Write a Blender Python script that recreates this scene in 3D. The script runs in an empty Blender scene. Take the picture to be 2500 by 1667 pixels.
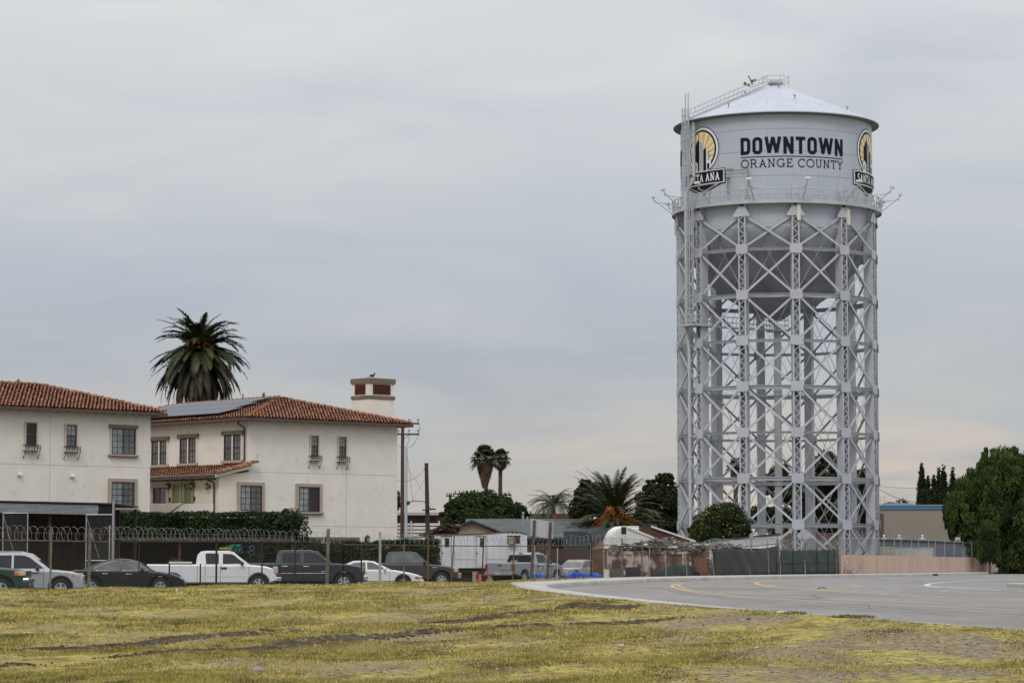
import bpy, math, random
import numpy as np
from mathutils import Vector, Matrix
R=math.radians; PI=math.pi
rnd=random.Random(7)
sc=bpy.context.scene
COL=sc.collection
# ---------------------------------------------------------------- camera
F=6650.0; PITCH=R(4.573); EYE=1.6
cd=bpy.data.cameras.new('camera'); cam=bpy.data.objects.new('camera',cd); COL.objects.link(cam)
cam.location=(0,0,EYE); cam.rotation_euler=(PI/2+PITCH,0,0)
cd.sensor_width=36; cd.lens=36*F/2500; cd.clip_start=1; cd.clip_end=9000
sc.camera=cam
sc.render.resolution_x=1024; sc.render.resolution_y=682
sc.view_settings.view_transform='Standard'; sc.view_settings.look='None'
sc.view_settings.gamma=1; sc.view_settings.exposure=0.0
# ---------------------------------------------------------------- world: overcast sky
w=bpy.data.worlds.new('World'); sc.world=w; w.use_nodes=True
SUN_EL=R(48); SUN_AZ=R(195)   # azimuth measured clockwise from +Y
nt=w.node_tree; N=nt.nodes; Lk=nt.links; N.clear()
def nn(t,**k):
    n=N.new(t)
    for a,b in k.items(): setattr(n,a,b)
    return n
def ramp(n,stops,interp='LINEAR'):
    e=n.color_ramp.elements; n.color_ramp.interpolation=interp
    while len(e)>1: e.remove(e[-1])
    e[0].position=stops[0][0]; e[0].color=(*stops[0][1],1)
    for p,c in stops[1:]:
        x=e.new(p); x.color=(*c,1)
out=nn('ShaderNodeOutputWorld'); bg=nn('ShaderNodeBackground'); 
sky=nn('ShaderNodeTexSky',sky_type='NISHITA'); sky.sun_disc=False; sky.sun_elevation=SUN_EL; sky.sun_rotation=SUN_AZ
bg.inputs[1].default_value=0.1
tc=nn('ShaderNodeTexCoord'); sx=nn('ShaderNodeSeparateXYZ'); Lk.new(tc.outputs['Generated'],sx.inputs[0])
# elevation ramp of the cloud deck
rp=nn('ShaderNodeValToRGB')
ramp(rp,[(0.0,(5.3,4.75,4.3)),(0.028,(5.0,4.8,4.6)),(0.05,(4.75,4.9,5.1)),(0.10,(4.9,5.25,5.7)),(0.145,(5.9,6.15,6.45)),(0.19,(6.8,6.95,7.1)),(0.35,(8.4,8.6,8.9)),(1.0,(19.,19.4,20.2))])
Lk.new(sx.outputs['Z'],rp.inputs[0])
mp=nn('ShaderNodeMapping'); mp.inputs['Scale'].default_value=(3.4,3.4,15); mp.inputs['Rotation'].default_value=(R(0),R(9.0),0)
Lk.new(tc.outputs['Generated'],mp.inputs[0])
nz=nn('ShaderNodeTexNoise'); nz.inputs['Scale'].default_value=2.0; nz.inputs['Detail'].default_value=6; nz.inputs['Roughness'].default_value=0.52; nz.inputs['Distortion'].default_value=.6
Lk.new(mp.outputs[0],nz.inputs['Vector'])
rn=nn('ShaderNodeValToRGB'); ramp(rn,[(0.30,(.86,.88,.92)),(0.46,(.97,.975,1.0)),(0.58,(1.02,1.02,1.01)),(0.74,(1.12,1.10,1.06))])
Lk.new(nz.outputs[0],rn.inputs[0])
mx=nn('ShaderNodeMix',data_type='RGBA',blend_type='MULTIPLY'); mx.inputs[0].default_value=1
Lk.new(rp.outputs[0],mx.inputs[6]); Lk.new(rn.outputs[0],mx.inputs[7])
# warm breaks close to the horizon
mp2=nn('ShaderNodeMapping'); mp2.inputs['Scale'].default_value=(2.6,2.6,20); mp2.inputs['Location'].default_value=(.35,0,.3)
Lk.new(tc.outputs['Generated'],mp2.inputs[0])
nz2=nn('ShaderNodeTexNoise'); nz2.inputs['Scale'].default_value=2.6; nz2.inputs['Detail'].default_value=5; nz2.inputs['Distortion'].default_value=.8
Lk.new(mp2.outputs[0],nz2.inputs['Vector'])
r2=nn('ShaderNodeValToRGB'); ramp(r2,[(0.45,(0,0,0)),(0.62,(1,1,1))]); Lk.new(nz2.outputs[0],r2.inputs[0])
r3=nn('ShaderNodeValToRGB'); ramp(r3,[(0.0,(.9,.9,.9)),(0.04,(.7,.7,.7)),(0.068,(0,0,0))]); Lk.new(sx.outputs['Z'],r3.inputs[0])
mm=nn('ShaderNodeMath',operation='MULTIPLY'); Lk.new(r2.outputs[0],mm.inputs[0]); Lk.new(r3.outputs[0],mm.inputs[1])
mx2=nn('ShaderNodeMix',data_type='RGBA'); Lk.new(mm.outputs[0],mx2.inputs[0]); Lk.new(mx.outputs[2],mx2.inputs[6]); mx2.inputs[7].default_value=(6.7,5.8,4.9,1)
mx3=nn('ShaderNodeMix',data_type='RGBA'); mx3.inputs[0].default_value=0.94
Lk.new(sky.outputs[0],mx3.inputs[6]); Lk.new(mx2.outputs[2],mx3.inputs[7])
Lk.new(mx3.outputs[2],bg.inputs[0]); Lk.new(bg.outputs[0],out.inputs[0])
# ---------------------------------------------------------------- sun (veiled by cloud)
sd=bpy.data.lights.new('sun','SUN'); sd.energy=1.1; sd.angle=R(18); sd.color=(1,.96,.9)
so=bpy.data.objects.new('sun',sd); COL.objects.link(so)
sdir=Vector((math.sin(SUN_AZ)*math.cos(SUN_EL),math.cos(SUN_AZ)*math.cos(SUN_EL),math.sin(SUN_EL)))
so.rotation_euler=sdir.to_track_quat('Z','Y').to_euler()
# ---------------------------------------------------------------- placement helpers
cP,sP=math.cos(PITCH),math.sin(PITCH)
def ray(px,py):
    u=(px-1250)/F; v=(833.5-py)/F
    return Vector((u, cP-v*sP, sP+v*cP))
def W(px,py,d):
    r=ray(px,py); t=d/r.y
    return Vector((r.x*t,d,EYE+r.z*t))
def sm(t): t=max(0,min(1,t)); return t*t*(3-2*t)
def zr(Y):      # height of the road and field along the view
    z=.6*sm((Y-40)/55)
    if Y>125: z-=.25*sm((Y-125)/105)
    return z
def G(px,py,dz=0):
    r=ray(px,py); lo,hi=20,600
    for _ in range(60):
        m=(lo+hi)/2
        if EYE+r.z*m/r.y > zr(m)+dz: lo=m
        else: hi=m
    return Vector((r.x*lo/r.y,lo,zr(lo)+dz))
def lerp_tab(tab,x):
    if x<=tab[0][0]: return tab[0][1]
    for (a,b),(c,d) in zip(tab,tab[1:]):
        if x<=c: return b+(d-b)*(x-a)/(c-a)
    return tab[-1][1]
# ---------------------------------------------------------------- materials
MATS={}
def M(name,c,c2=None,scale=2.,detail=4,rough=.75,metal=0,bump=0,bscale=None,rnd=0,lo=.4,hi=.6,stretch=(1,1,1),c3=None,s3=1.,lo3=.55,hi3=.7,spec=.5,trans=0,coat=0,st3=(1,1,1)):
    if name in MATS: return MATS[name]
    m=bpy.data.materials.new(name); m.use_nodes=True; t=m.node_tree; n=t.nodes; l=t.links
    b=n['Principled BSDF']; b.inputs['Roughness'].default_value=rough; b.inputs['Metallic'].default_value=metal
    b.inputs['Specular IOR Level'].default_value=spec
    if coat: b.inputs['Coat Weight'].default_value=coat; b.inputs['Coat Roughness'].default_value=.08
    b.inputs['Base Color'].default_value=(*c,1)
    co=n.new('ShaderNodeTexCoord'); src=None
    def noise(scale,detail,stretch):
        mp=n.new('ShaderNodeMapping'); mp.inputs['Scale'].default_value=stretch; l.new(co.outputs['Object'],mp.inputs[0])
        z=n.new('ShaderNodeTexNoise'); z.inputs['Scale'].default_value=scale; z.inputs['Detail'].default_value=detail; z.inputs['Roughness'].default_value=.6; l.new(mp.outputs[0],z.inputs['Vector']); return z
    def rmp(z,lo,hi):
        r=n.new('ShaderNodeMapRange'); r.inputs[1].default_value=lo; r.inputs[2].default_value=hi; l.new(z,r.inputs[0]); return r.outputs[0]
    if c2 is not None:
        z=noise(scale,detail,stretch); x=n.new('ShaderNodeMix'); x.data_type='RGBA'
        l.new(rmp(z.outputs[0],lo,hi),x.inputs[0]); x.inputs[6].default_value=(*c,1); x.inputs[7].default_value=(*c2,1); src=x.outputs[2]
    if c3 is not None:
        z=noise(s3,5,st3); x=n.new('ShaderNodeMix'); x.data_type='RGBA'
        l.new(rmp(z.outputs[0],lo3,hi3),x.inputs[0])
        if src: l.new(src,x.inputs[6])
        else: x.inputs[6].default_value=(*c,1)
        x.inputs[7].default_value=(*c3,1); src=x.outputs[2]
    if rnd:
        a=n.new('ShaderNodeAttribute'); a.attribute_name='rnd'
        h=n.new('ShaderNodeHueSaturation')
        mr=n.new('ShaderNodeMapRange'); mr.inputs[3].default_value=1-rnd; mr.inputs[4].default_value=1+rnd; l.new(a.outputs['Fac'],mr.inputs[0])
        l.new(mr.outputs[0],h.inputs['Value'])
        mh=n.new('ShaderNodeMapRange'); mh.inputs[3].default_value=.492; mh.inputs[4].default_value=.508; l.new(a.outputs['Fac'],mh.inputs[0]); l.new(mh.outputs[0],h.inputs['Hue'])
        if src: l.new(src,h.inputs['Color'])
        else: h.inputs['Color'].default_value=(*c,1)
        src=h.outputs[0]
    if src: l.new(src,b.inputs['Base Color'])
    if bump:
        z=noise(bscale or scale*4,5,(1,1,1)); bp=n.new('ShaderNodeBump'); bp.inputs['Strength'].default_value=bump; bp.inputs['Distance'].default_value=.05
        l.new(z.outputs[0],bp.inputs['Height']); l.new(bp.outputs[0],b.inputs['Normal'])
    if trans:
        tr=n.new('ShaderNodeBsdfTranslucent'); ms=n.new('ShaderNodeMixShader'); ms.inputs[0].default_value=trans
        if src: l.new(src,tr.inputs[0])
        else: tr.inputs[0].default_value=(*c,1)
        l.new(b.outputs[0],ms.inputs[1]); l.new(tr.outputs[0],ms.inputs[2]); l.new(ms.outputs[0],n['Material Output'].inputs[0])
    MATS[name]=m; return m
# ---------------------------------------------------------------- objects
def tag(o,label=None,cat=None,group=None,kind=None):
    if label: o['label']=label
    if cat: o['category']=cat
    if group: o['group']=group
    if kind: o['kind']=kind
    return o
def empty(name,loc,rz=0,label=None,cat=None,group=None):
    o=bpy.data.objects.new(name,None); COL.objects.link(o); o.location=loc; o.rotation_euler=(0,0,rz); o.empty_display_size=.3
    return tag(o,label,cat,group)
def link_mesh(name,me,mat,parent=None):
    for m in (mat if isinstance(mat,(list,tuple)) else [mat]): me.materials.append(m)
    o=bpy.data.objects.new(name,me); COL.objects.link(o)
    if parent: o.parent=parent
    return o
def copy_tree(o,parent=None):
    c=o.copy(); COL.objects.link(c); c.parent=parent
    for ch in list(o.children): copy_tree(ch,c)
    return c
def np_mesh(name,V,Fc,mat,parent=None,rn=None,mi=None):
    """V (n,3); Fc (m,k) all the same corner count"""
    V=np.asarray(V,dtype=np.float32); Fc=np.asarray(Fc,dtype=np.int32); me=bpy.data.meshes.new(name)
    k=Fc.shape[1]; me.vertices.add(len(V)); me.vertices.foreach_set('co',V.ravel())
    me.loops.add(Fc.size); me.loops.foreach_set('vertex_index',Fc.ravel())
    me.polygons.add(len(Fc)); me.polygons.foreach_set('loop_start',np.arange(0,Fc.size,k,dtype=np.int32))
    me.polygons.foreach_set('loop_total',np.full(len(Fc),k,dtype=np.int32))
    if mi is not None: me.polygons.foreach_set('material_index',np.asarray(mi,dtype=np.int32))
    me.update(calc_edges=True)
    if rn is not None:
        a=me.attributes.new('rnd','FLOAT','FACE'); a.data.foreach_set('value',np.asarray(rn,dtype=np.float32))
    return link_mesh(name,me,mat,parent)
class MB:
    def __init__(s): s.v=[]; s.f=[]; s.r=[]; s.mi=[]; s.T=None; s.m=0; s.cr=.5
    def p(s,x):
        x=Vector(x)
        if s.T is not None: x=s.T@x
        s.v.append(tuple(x)); return len(s.v)-1
    def face(s,idx): s.f.append(tuple(idx)); s.r.append(s.cr); s.mi.append(s.m)
    def poly(s,pts): s.face([s.p(q) for q in pts])
    def box(s,x0,x1,y0,y1,z0,z1):
        i=[s.p(q) for q in ((x0,y0,z0),(x1,y0,z0),(x1,y1,z0),(x0,y1,z0),(x0,y0,z1),(x1,y0,z1),(x1,y1,z1),(x0,y1,z1))]
        for a in ((0,3,2,1),(4,5,6,7),(0,1,5,4),(1,2,6,5),(2,3,7,6),(3,0,4,7)): s.face([i[k] for k in a])
    def beam(s,a,b,w,h,up=(0,0,1)):
        a=Vector(a); b=Vector(b); d=(b-a).normalized(); up=Vector(up); u=d.cross(up)
        if u.length<1e-4: u=d.cross(Vector((1,0,0)))
        u.normalize(); v=u.cross(d).normalized(); u=u*(w/2); v=v*(h/2)
        i=[s.p(c) for c in (a-u-v,a+u-v,a+u+v,a-u+v,b-u-v,b+u-v,b+u+v,b-u+v)]
        for q in ((0,1,2,3),(7,6,5,4),(0,4,5,1),(1,5,6,2),(2,6,7,3),(3,7,4,0)): s.face([i[k] for k in q])
    def tube(s,pts,r,n=6,close=False,cap=True):
        pts=[Vector(q) for q in pts]; m=len(pts); rr=r if isinstance(r,(list,tuple)) else [r]*m; rings=[]
        prev=None
        for k in range(m):
            if close: d=pts[(k+1)%m]-pts[k-1]
            else: d=pts[min(k+1,m-1)]-pts[max(k-1,0)]
            d.normalize()
            if prev is None:
                u=d.cross(Vector((0,0,1)))
                if u.length<1e-3: u=d.cross(Vector((1,0,0)))
            else: u=prev-d*prev.dot(d)
            u.normalize(); prev=u; v=d.cross(u)
            rings.append([s.p(pts[k]+u*rr[k]*math.cos(2*PI*j/n)+v*rr[k]*math.sin(2*PI*j/n)) for j in range(n)])
        for k in range(m if close else m-1):
            A=rings[k]; B=rings[(k+1)%m]
            for j in range(n): s.face((A[j],A[(j+1)%n],B[(j+1)%n],B[j]))
        if cap and not close: s.face(rings[0][::-1]); s.face(rings[-1])
    def lathe(s,prof,c=(0,0,0),n=32,a0=0,a1=2*PI,cap=False):
        c=Vector(c); full=abs(a1-a0-2*PI)<1e-6; m=n if full else n+1; R_=[]
        for r,z in prof: R_.append([s.p(c+Vector((r*math.sin(a0+(a1-a0)*j/n),-r*math.cos(a0+(a1-a0)*j/n),z))) for j in range(m)])
        for A,B in zip(R_,R_[1:]):
            for j in range(n): s.face((A[j],A[(j+1)%m],B[(j+1)%m],B[j]))
    def lathex(s,prof,c=(0,0,0),n=20,ax='y'):
        """prof (r, offset along axis)"""
        c=Vector(c); R_=[]
        for r,o in prof:
            R_.append([s.p(c+(Vector((r*math.cos(2*PI*j/n),o,r*math.sin(2*PI*j/n))) if ax=='y' else Vector((o,r*math.cos(2*PI*j/n),r*math.sin(2*PI*j/n))))) for j in range(n)])
        for A,B in zip(R_,R_[1:]):
            for j in range(n): s.face((A[j],A[(j+1)%n],B[(j+1)%n],B[j]))
        s.face(R_[0][::-1]); s.face(R_[-1])
    def prism(s,poly,o,u,v,d):
        """polygon in (u,v) from o, extruded by vector d"""
        o=Vector(o); u=Vector(u); v=Vector(v); d=Vector(d)
        A=[s.p(o+u*a+v*b) for a,b in poly]; B=[s.p(o+u*a+v*b+d) for a,b in poly]; n=len(poly)
        s.face(A); s.face(B[::-1])
        for k in range(n): s.face((A[k],B[k],B[(k+1)%n],A[(k+1)%n]))
    def ball(s,c,r,n=8,m=5,sq=(1,1,1),jit=0):
        c=Vector(c); R_=[]
        for k in range(1,m):
            t=PI*k/m
            R_.append([s.p(c+Vector((r*sq[0]*math.sin(t)*math.cos(2*PI*j/n),r*sq[1]*math.sin(t)*math.sin(2*PI*j/n),r*sq[2]*math.cos(t)))*(1+rnd.uniform(-jit,jit))) for j in range(n)])
        a=s.p(c+Vector((0,0,r*sq[2]))); b=s.p(c-Vector((0,0,r*sq[2])))
        for j in range(n):
            s.face((a,R_[0][j],R_[0][(j+1)%n])); s.face((b,R_[-1][(j+1)%n],R_[-1][j]))
        for A,B in zip(R_,R_[1:]):
            for j in range(n): s.face((A[j],B[j],B[(j+1)%n],A[(j+1)%n]))
    def build(s,name,mat,parent=None,smooth=False,bevel=0,fix=True):
        me=bpy.data.meshes.new(name); me.from_pydata(s.v,[],s.f)
        if any(s.mi): me.polygons.foreach_set('material_index',s.mi)
        a=me.attributes.new('rnd','FLOAT','FACE'); a.data.foreach_set('value',s.r)
        o=link_mesh(name,me,mat,parent)
        if fix:
            import bmesh
            bm=bmesh.new(); bm.from_mesh(me); bmesh.ops.recalc_face_normals(bm,faces=bm.faces); bm.to_mesh(me); bm.free()
        if smooth:
            me.polygons.foreach_set('use_smooth',[True]*len(me.polygons))
            if smooth!=True: me.set_sharp_from_angle(angle=R(smooth))
        if bevel:
            md=o.modifiers.new('bevel','BEVEL'); md.width=bevel; md.segments=2; md.limit_method='ANGLE'; md.angle_limit=R(40)
        return o
# ---------------------------------------------------------------- ground
# outer (O) and kerb (K) edges of the pavement that follows the bend, from near right to far right
KH=.17
Opx=[(2560,1541),(2500,1536.5),(2174,1512),(1944,1494.5),(1820,1486),(1734,1480.3),(1600,1470),(1527,1463),(1430,1453.5),(1374,1448),(1320,1442.5),(1285,1437),(1262,1431),(1245,1424.5),(1250,1420.5),(1300,1418.3),(1350,1416),(1484,1409),(1599,1406),(1800,1403.3),(2050,1399.5),(2475,1392)]
Kpx=[(2560,1540.6),(2500,1536.1),(2174,1511.6),(1944,1494),(1820,1484.6),(1760,1479.3),(1700,1474),(1565,1461),(1450,1449),(1400,1442),(1360,1437),(1340,1432),(1333,1428),(1338,1425.5),(1350,1423.6),(1400,1420),(1484,1416),(1599,1411),(1800,1406.6),(2050,1402),(2475,1394)]
Ow=[G(a,b,KH) for a,b in Opx]; Kw=[G(a,b,KH) for a,b in Kpx]
def dens(P,step=1.):
    # smooth resample by y (Catmull-Rom)
    out=[]
    for i in range(len(P)-1):
        p0=P[max(i-1,0)];p1=P[i];p2=P[i+1];p3=P[min(i+2,len(P)-1)]
        n=max(2,int((p2-p1).length/step))
        for k in range(n):
            t=k/n; out.append(.5*((2*p1)+(p2-p0)*t+(2*p0-5*p1+4*p2-p3)*t*t+(3*p1-p0-3*p2+p3)*t**3))
    out.append(P[-1].copy()); return out
Ow=sorted(Ow,key=lambda p:p.y); Kw=sorted(Kw,key=lambda p:p.y)
O_tab=[(0,44),(30,30)]+[(p.y,p.x) for p in Ow]+[(320,74),(900,300)]
K_tab=[(0,44.3),(30,30.3)]+[(p.y,p.x) for p in Kw]+[(320,76),(900,304)]
FEN=[(-400,70),(-60,78),(-30,82),(-16.5,88),(-14.1,95),(-7.1,113),(-2.7,119),(0,121.5),(1.85,122.5),(4.4,126),(7.1,135),(10.5,148),(17.2,175),(22.9,190),(47,255),(400,900)]
def Yf(X): return lerp_tab(FEN,X)
LOT=.15
def wob(x,y): return .03*math.sin(x*1.1+.7*math.sin(y*.31))+.03*math.sin(y*.8+x*.37)+.012*math.sin(x*3.1-y*1.7)
def zg(X,Y):
    ox=lerp_tab(O_tab,Y); z=zr(Y)+wob(X,Y)*sm((ox-X)/2)*sm((Y-10)/10)
    z+=(KH-.015)*(1-sm((ox-X)/5))
    d=(Y-Yf(X)); z+=(LOT-z)*sm((d-.4)/3.5)
    return z
def build_ground():
    offs=[-1200,-400,-150,-90,-70,-60,-50]+[-44+.9*i for i in range(16)]+[-29+.5*i for i in range(42)]+[-8+.25*i for i in range(32)]+[0]
    ys=[-60,0,12,20]+[24+.5*i for i in range(232)]+[140+1.*i for i in range(60)]+[200+6*i for i in range(20)]+[320,380,480,700,1200,2500,6000]
    V=[];n=0
    right=[.06,.3,5,200,2500]
    for y in ys:
        ox=lerp_tab(O_tab,min(y,320))
        for o in offs: V.append((ox+o,y,zg(ox+o,min(y,330)) if y<330 else .1))
        for o in right: V.append((ox+o,y,(zr(y)-.12) if y<330 else .1))
    nc=len(offs)+len(right); Fc=[]
    for j in range(len(ys)-1):
        for i in range(nc-1): a=j*nc+i; Fc.append((a,a+1,a+nc+1,a+nc))
    # material: straw and green grass with bare gravelly soil, dark lot soil behind the fence
    m=bpy.data.materials.new('field ground'); m.use_nodes=True; t=m.node_tree; n=t.nodes; l=t.links; b=n['Principled BSDF']; b.inputs['Roughness'].default_value=.95; b.inputs['Specular IOR Level'].default_value=.1
    co=n.new('ShaderNodeTexCoord')
    def noise(sc_,det,st=(1,1,1),loc=(0,0,0)):
        mp=n.new('ShaderNodeMapping'); mp.inputs['Scale'].default_value=st; mp.inputs['Location'].default_value=loc; l.new(co.outputs['Object'],mp.inputs[0])
        z=n.new('ShaderNodeTexNoise'); z.inputs['Scale'].default_value=sc_; z.inputs['Detail'].default_value=det; z.inputs['Roughness'].default_value=.6; l.new(mp.outputs[0],z.inputs['Vector']); return z.outputs[0]
    def cr(z,st):
        r=n.new('ShaderNodeValToRGB'); ramp(r,st); l.new(z,r.inputs[0]); return r.outputs[0]
    def mix(f,a,b_):
        x=n.new('ShaderNodeMix'); x.data_type='RGBA'; l.new(f,x.inputs[0])
        for k,v in ((6,a),(7,b_)):
            if isinstance(v,tuple): x.inputs[k].default_value=(*v,1)
            else: l.new(v,x.inputs[k])
        return x.outputs[2]
    grass=cr(noise(1.1,8,(1,.45,1)),[(.34,(.10,.078,.025)),(.43,(.21,.165,.05)),(.54,(.32,.265,.08)),(.66,(.19,.175,.045)),(.76,(.08,.10,.025))])
    fine=cr(noise(5,10),[(.32,(.30,.27,.24)),(.5,(1,1,1)),(.68,(1.5,1.45,1.3))])
    x=n.new('ShaderNodeMix'); x.data_type='RGBA'; x.blend_type='MULTIPLY'; x.inputs[0].default_value=1; l.new(grass,x.inputs[6]); l.new(fine,x.inputs[7]); grass=x.outputs[2]
    soil=cr(noise(9,8),[(.3,(.06,.043,.024)),(.5,(.185,.145,.09)),(.72,(.37,.31,.225))])
    f1=cr(noise(.35,9,(1,.4,1),(3,2,0)),[(.46,(0,0,0)),(.56,(1,1,1))])
    # more bare soil to the right and near
    sp=n.new('ShaderNodeSeparateXYZ'); l.new(co.outputs['Object'],sp.inputs[0])
    mr=n.new('ShaderNodeMapRange'); mr.inputs[1].default_value=-8; mr.inputs[2].default_value=5; mr.inputs[3].default_value=.45; mr.inputs[4].default_value=1.0; l.new(sp.outputs[0],mr.inputs[0])
    mu=n.new('ShaderNodeMath'); mu.operation='MULTIPLY'; l.new(f1,mu.inputs[0]); l.new(mr.outputs[0],mu.inputs[1])
    colr=mix(mu.outputs[0],grass,soil); l.new(colr,b.inputs['Base Color'])
    bp=n.new('ShaderNodeBump'); bp.inputs['Strength'].default_value=.9; bp.inputs['Distance'].default_value=.08; l.new(noise(7,8),bp.inputs['Height']); l.new(bp.outputs[0],b.inputs['Normal'])
    o=np_mesh('ground',V,Fc,m); o['kind']='structure'
    o.data.polygons.foreach_set('use_smooth',[True]*len(o.data.polygons))
    # bare dark soil and asphalt of the vehicle yard: sheet 4 mm above the ground
    ml=M('yard dirt',(.07,.065,.06),(.13,.12,.105),scale=.6,detail=8,rough=.95,bump=.3,bscale=6)
    V=[];Fc=[];xs=[-60+2*i for i in range(60)]
    for x in xs:
        y0=Yf(x)+3.9
        for k in range(30): V.append((x*(1+6*(k/29)**3),y0+(k/29)**3*1500,LOT+.004))
    for i in range(len(xs)-1):
        for k in range(29): a=i*30+k; Fc.append((a,a+30,a+31,a+1))
    o=np_mesh('yard_ground',V,Fc,ml); o['kind']='structure'
build_ground()
def build_road():
    ma=M('asphalt',(.195,.184,.172),(.23,.218,.204),scale=.35,detail=8,rough=.9,bump=.15,bscale=30,stretch=(1,.4,1),c3=(.15,.143,.136),s3=.12,lo3=.5,hi3=.7,st3=(1,.5,1),spec=.1)
    ys=[22+.0*i for i in range(1)]+[22+i*1. for i in range(1,240)]+[262+6*i for i in range(12)]
    V=[];Fc=[]
    for y in ys:
        kx=lerp_tab(K_tab,y)
        for x in (kx-.02,kx+2,kx+8,kx+25,kx+90): V.append((x,y,zr(y)))
    for j in range(len(ys)-1):
        for i in range(4): a=j*5+i; Fc.append((a,a+1,a+6,a+5))
    o=np_mesh('road',V,Fc,ma); o['kind']='structure'
    mc=M('pavement concrete',(.31,.295,.265),(.38,.36,.325),scale=.8,detail=7,rough=.9,bump=.1,bscale=25,c3=(.23,.215,.19),s3=.35,lo3=.55,hi3=.75)
    V=[];Fc=[];ys=[22+.5*i for i in range(480)]+[262+6*i for i in range(10)]
    for y in ys:
        ox=lerp_tab(O_tab,y); kx=max(lerp_tab(K_tab,y),ox+.05); z=zr(y)
        V+= [(ox,y,z-.1),(ox,y,z+KH),(kx-.02,y,z+KH),(kx,y,z+KH-.03),(kx+.02,y,z-.02)]
    for j in range(len(ys)-1):
        for i in range(4): a=j*5+i; Fc.append((a,a+1,a+6,a+5))
    o=np_mesh('sidewalk',V,Fc,mc); o['kind']='structure'
    # expansion joints of the pavement
    mb=MB()
    for k in range(40):
        y=60+k*4.; ox=lerp_tab(O_tab,y)+.02; kx=lerp_tab(K_tab,y)-.03
        if kx-ox>.5:
            mb.poly([(ox,y,zr(y)+KH+.004),(kx,y,zr(y)+KH+.004),(kx,y+.04,zr(y)+KH+.004),(ox,y+.04,zr(y)+KH+.004)])
    o=mb.build('sidewalk_joints',M('joint',(.12,.11,.1))); o['kind']='structure'
    def stripe(mb,pts,wd,off=.004):
        P=dens([G(a,b) for a,b in pts],1.2)
        L=[];
        for i,p in enumerate(P):
            d=P[min(i+1,len(P)-1)]-P[max(i-1,0)]; d.z=0; d.normalize(); nrm=Vector((-d.y,d.x,0))*wd/2
            L.append((mb.p((p.x+nrm.x,p.y+nrm.y,zr(p.y+nrm.y)+off)),mb.p((p.x-nrm.x,p.y-nrm.y,zr(p.y-nrm.y)+off))))
        for (a,b),(c,d) in zip(L,L[1:]): mb.face((a,b,d,c))
    my=M('yellow road paint',(.46,.31,.07),(.33,.26,.13),scale=3,detail=8,rough=.8)
    mw=M('white road paint',(.55,.54,.52),(.36,.355,.35),scale=3,detail=8,rough=.8)
    y1=[(2560,1493),(2500,1490.5),(2300,1481.5),(2100,1473.5),(1900,1462),(1760,1451),(1680,1442),(1648,1434),(1640,1429.5),(1655,1425),(1700,1421.5),(1780,1418.5)]
    y2=[(2560,1468),(2500,1466.5),(2300,1458),(2120,1448.5),(2000,1440.5),(1900,1434),(1862,1428.5),(1846,1424),(1856,1420.5),(1900,1417.5),(1990,1414)]
    for k,(pts,wd) in enumerate(((y1,.16),(y2,.2))):
        mb=MB(); stripe(mb,pts,wd)
        if k==1: stripe(mb,[(a+6,b-2.2) for a,b in pts[:7]],.14)
        else: stripe(mb,[(a+14,b-1.2) for a,b in pts[5:10]],.10)
        o=mb.build('lane_marking',my,fix=False); o['kind']='structure'
    mb=MB()
    for a,b,c,d in ((2053,1425,2070,1425.4),(2064,1420.6,2072,1420.0),(2078,1429,2104,1431.2),(2103,1417.5,2126,1416.6),(2156,1434.5,2200,1437),(2168,1413,2190,1412),(2292,1442,2312,1443),(2325,1444,2358,1445.5),(2330,1411,2345,1410.4),(2410,1408.5,2432,1407.6)):
        stripe(mb,[(a,b),((a+c)/2,(b+d)/2),(c,d)],.16)
    o=mb.build('lane_dashes',mw,fix=False); o['kind']='structure'
    mb=MB()
    stripe(mb,[(2560,1444.5),(2500,1443),(2400,1438.5),(2310,1433.5),(2270,1430.5),(2262,1427.5),(2280,1423),(2340,1418.5),(2420,1415.5),(2520,1413.5)],.2)
    for k in range(5):
        a=2300+k*42; stripe(mb,[(a,1434-.4*k+k*.7),(a+50,1432+.4*k),(a+120,1430+.5*k)],.13)
    o=mb.build('hatched_marking',mw,fix=False); o['kind']='structure'
    # darker worn wheel tracks and cracks
    mwr=M('worn asphalt',(.165,.157,.149),(.21,.199,.187),scale=1.2,detail=8,rough=.85,stretch=(1,.4,1),spec=.1)
    for off_,wd_ in ((9,.5),(15,.6),(-6,.4)):
        mb=MB(); stripe(mb,[(a,b+off_*(.35+.65*min(1,max(0,(a-1600)/600)))) for a,b in y1[:9]],wd_,.002); o=mb.build('worn_track',mwr,fix=False); o['kind']='structure'
    mck=M('crack',(.06,.058,.055),rough=.95); rg=random.Random(6); mb=MB()
    for k in range(20):
        px=rg.uniform(1700,2500); yb=1420+(px-1600)*.085+rg.uniform(0,26); p=G(px,yb); a=rg.uniform(-.5,.5)+(PI/2 if rg.random()<.35 else 0); Q=[p.copy()]
        for q in range(rg.randint(4,12)): a+=rg.gauss(0,.5); Q.append(Q[-1]+Vector((math.cos(a)*.35,math.sin(a)*.35*2,0)))
        for u,v in zip(Q,Q[1:]):
            if min(u.x,v.x)<lerp_tab(K_tab,max(u.y,v.y))+1: continue
            d=(v-u).normalized(); nn_=Vector((-d.y,d.x,0))*.012; mb.poly([(w_.x,w_.y,zr(w_.y)+.0035) for w_ in (u+nn_,u-nn_,v-nn_,v+nn_)])
    o=mb.build('road_cracks',mck,fix=False); o['kind']='structure'
    # raised traffic island with kerb at the right edge
    c=G(2530,1434); mb=MB(); P=[(c.x+.9*math.cos(t),c.y+3*math.sin(t)) for t in [2*PI*k/24 for k in range(24)]]
    A=[mb.p((x,y,zr(y)-.02)) for x,y in P]; B=[mb.p((x,y,zr(y)+.14)) for x,y in P]
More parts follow.
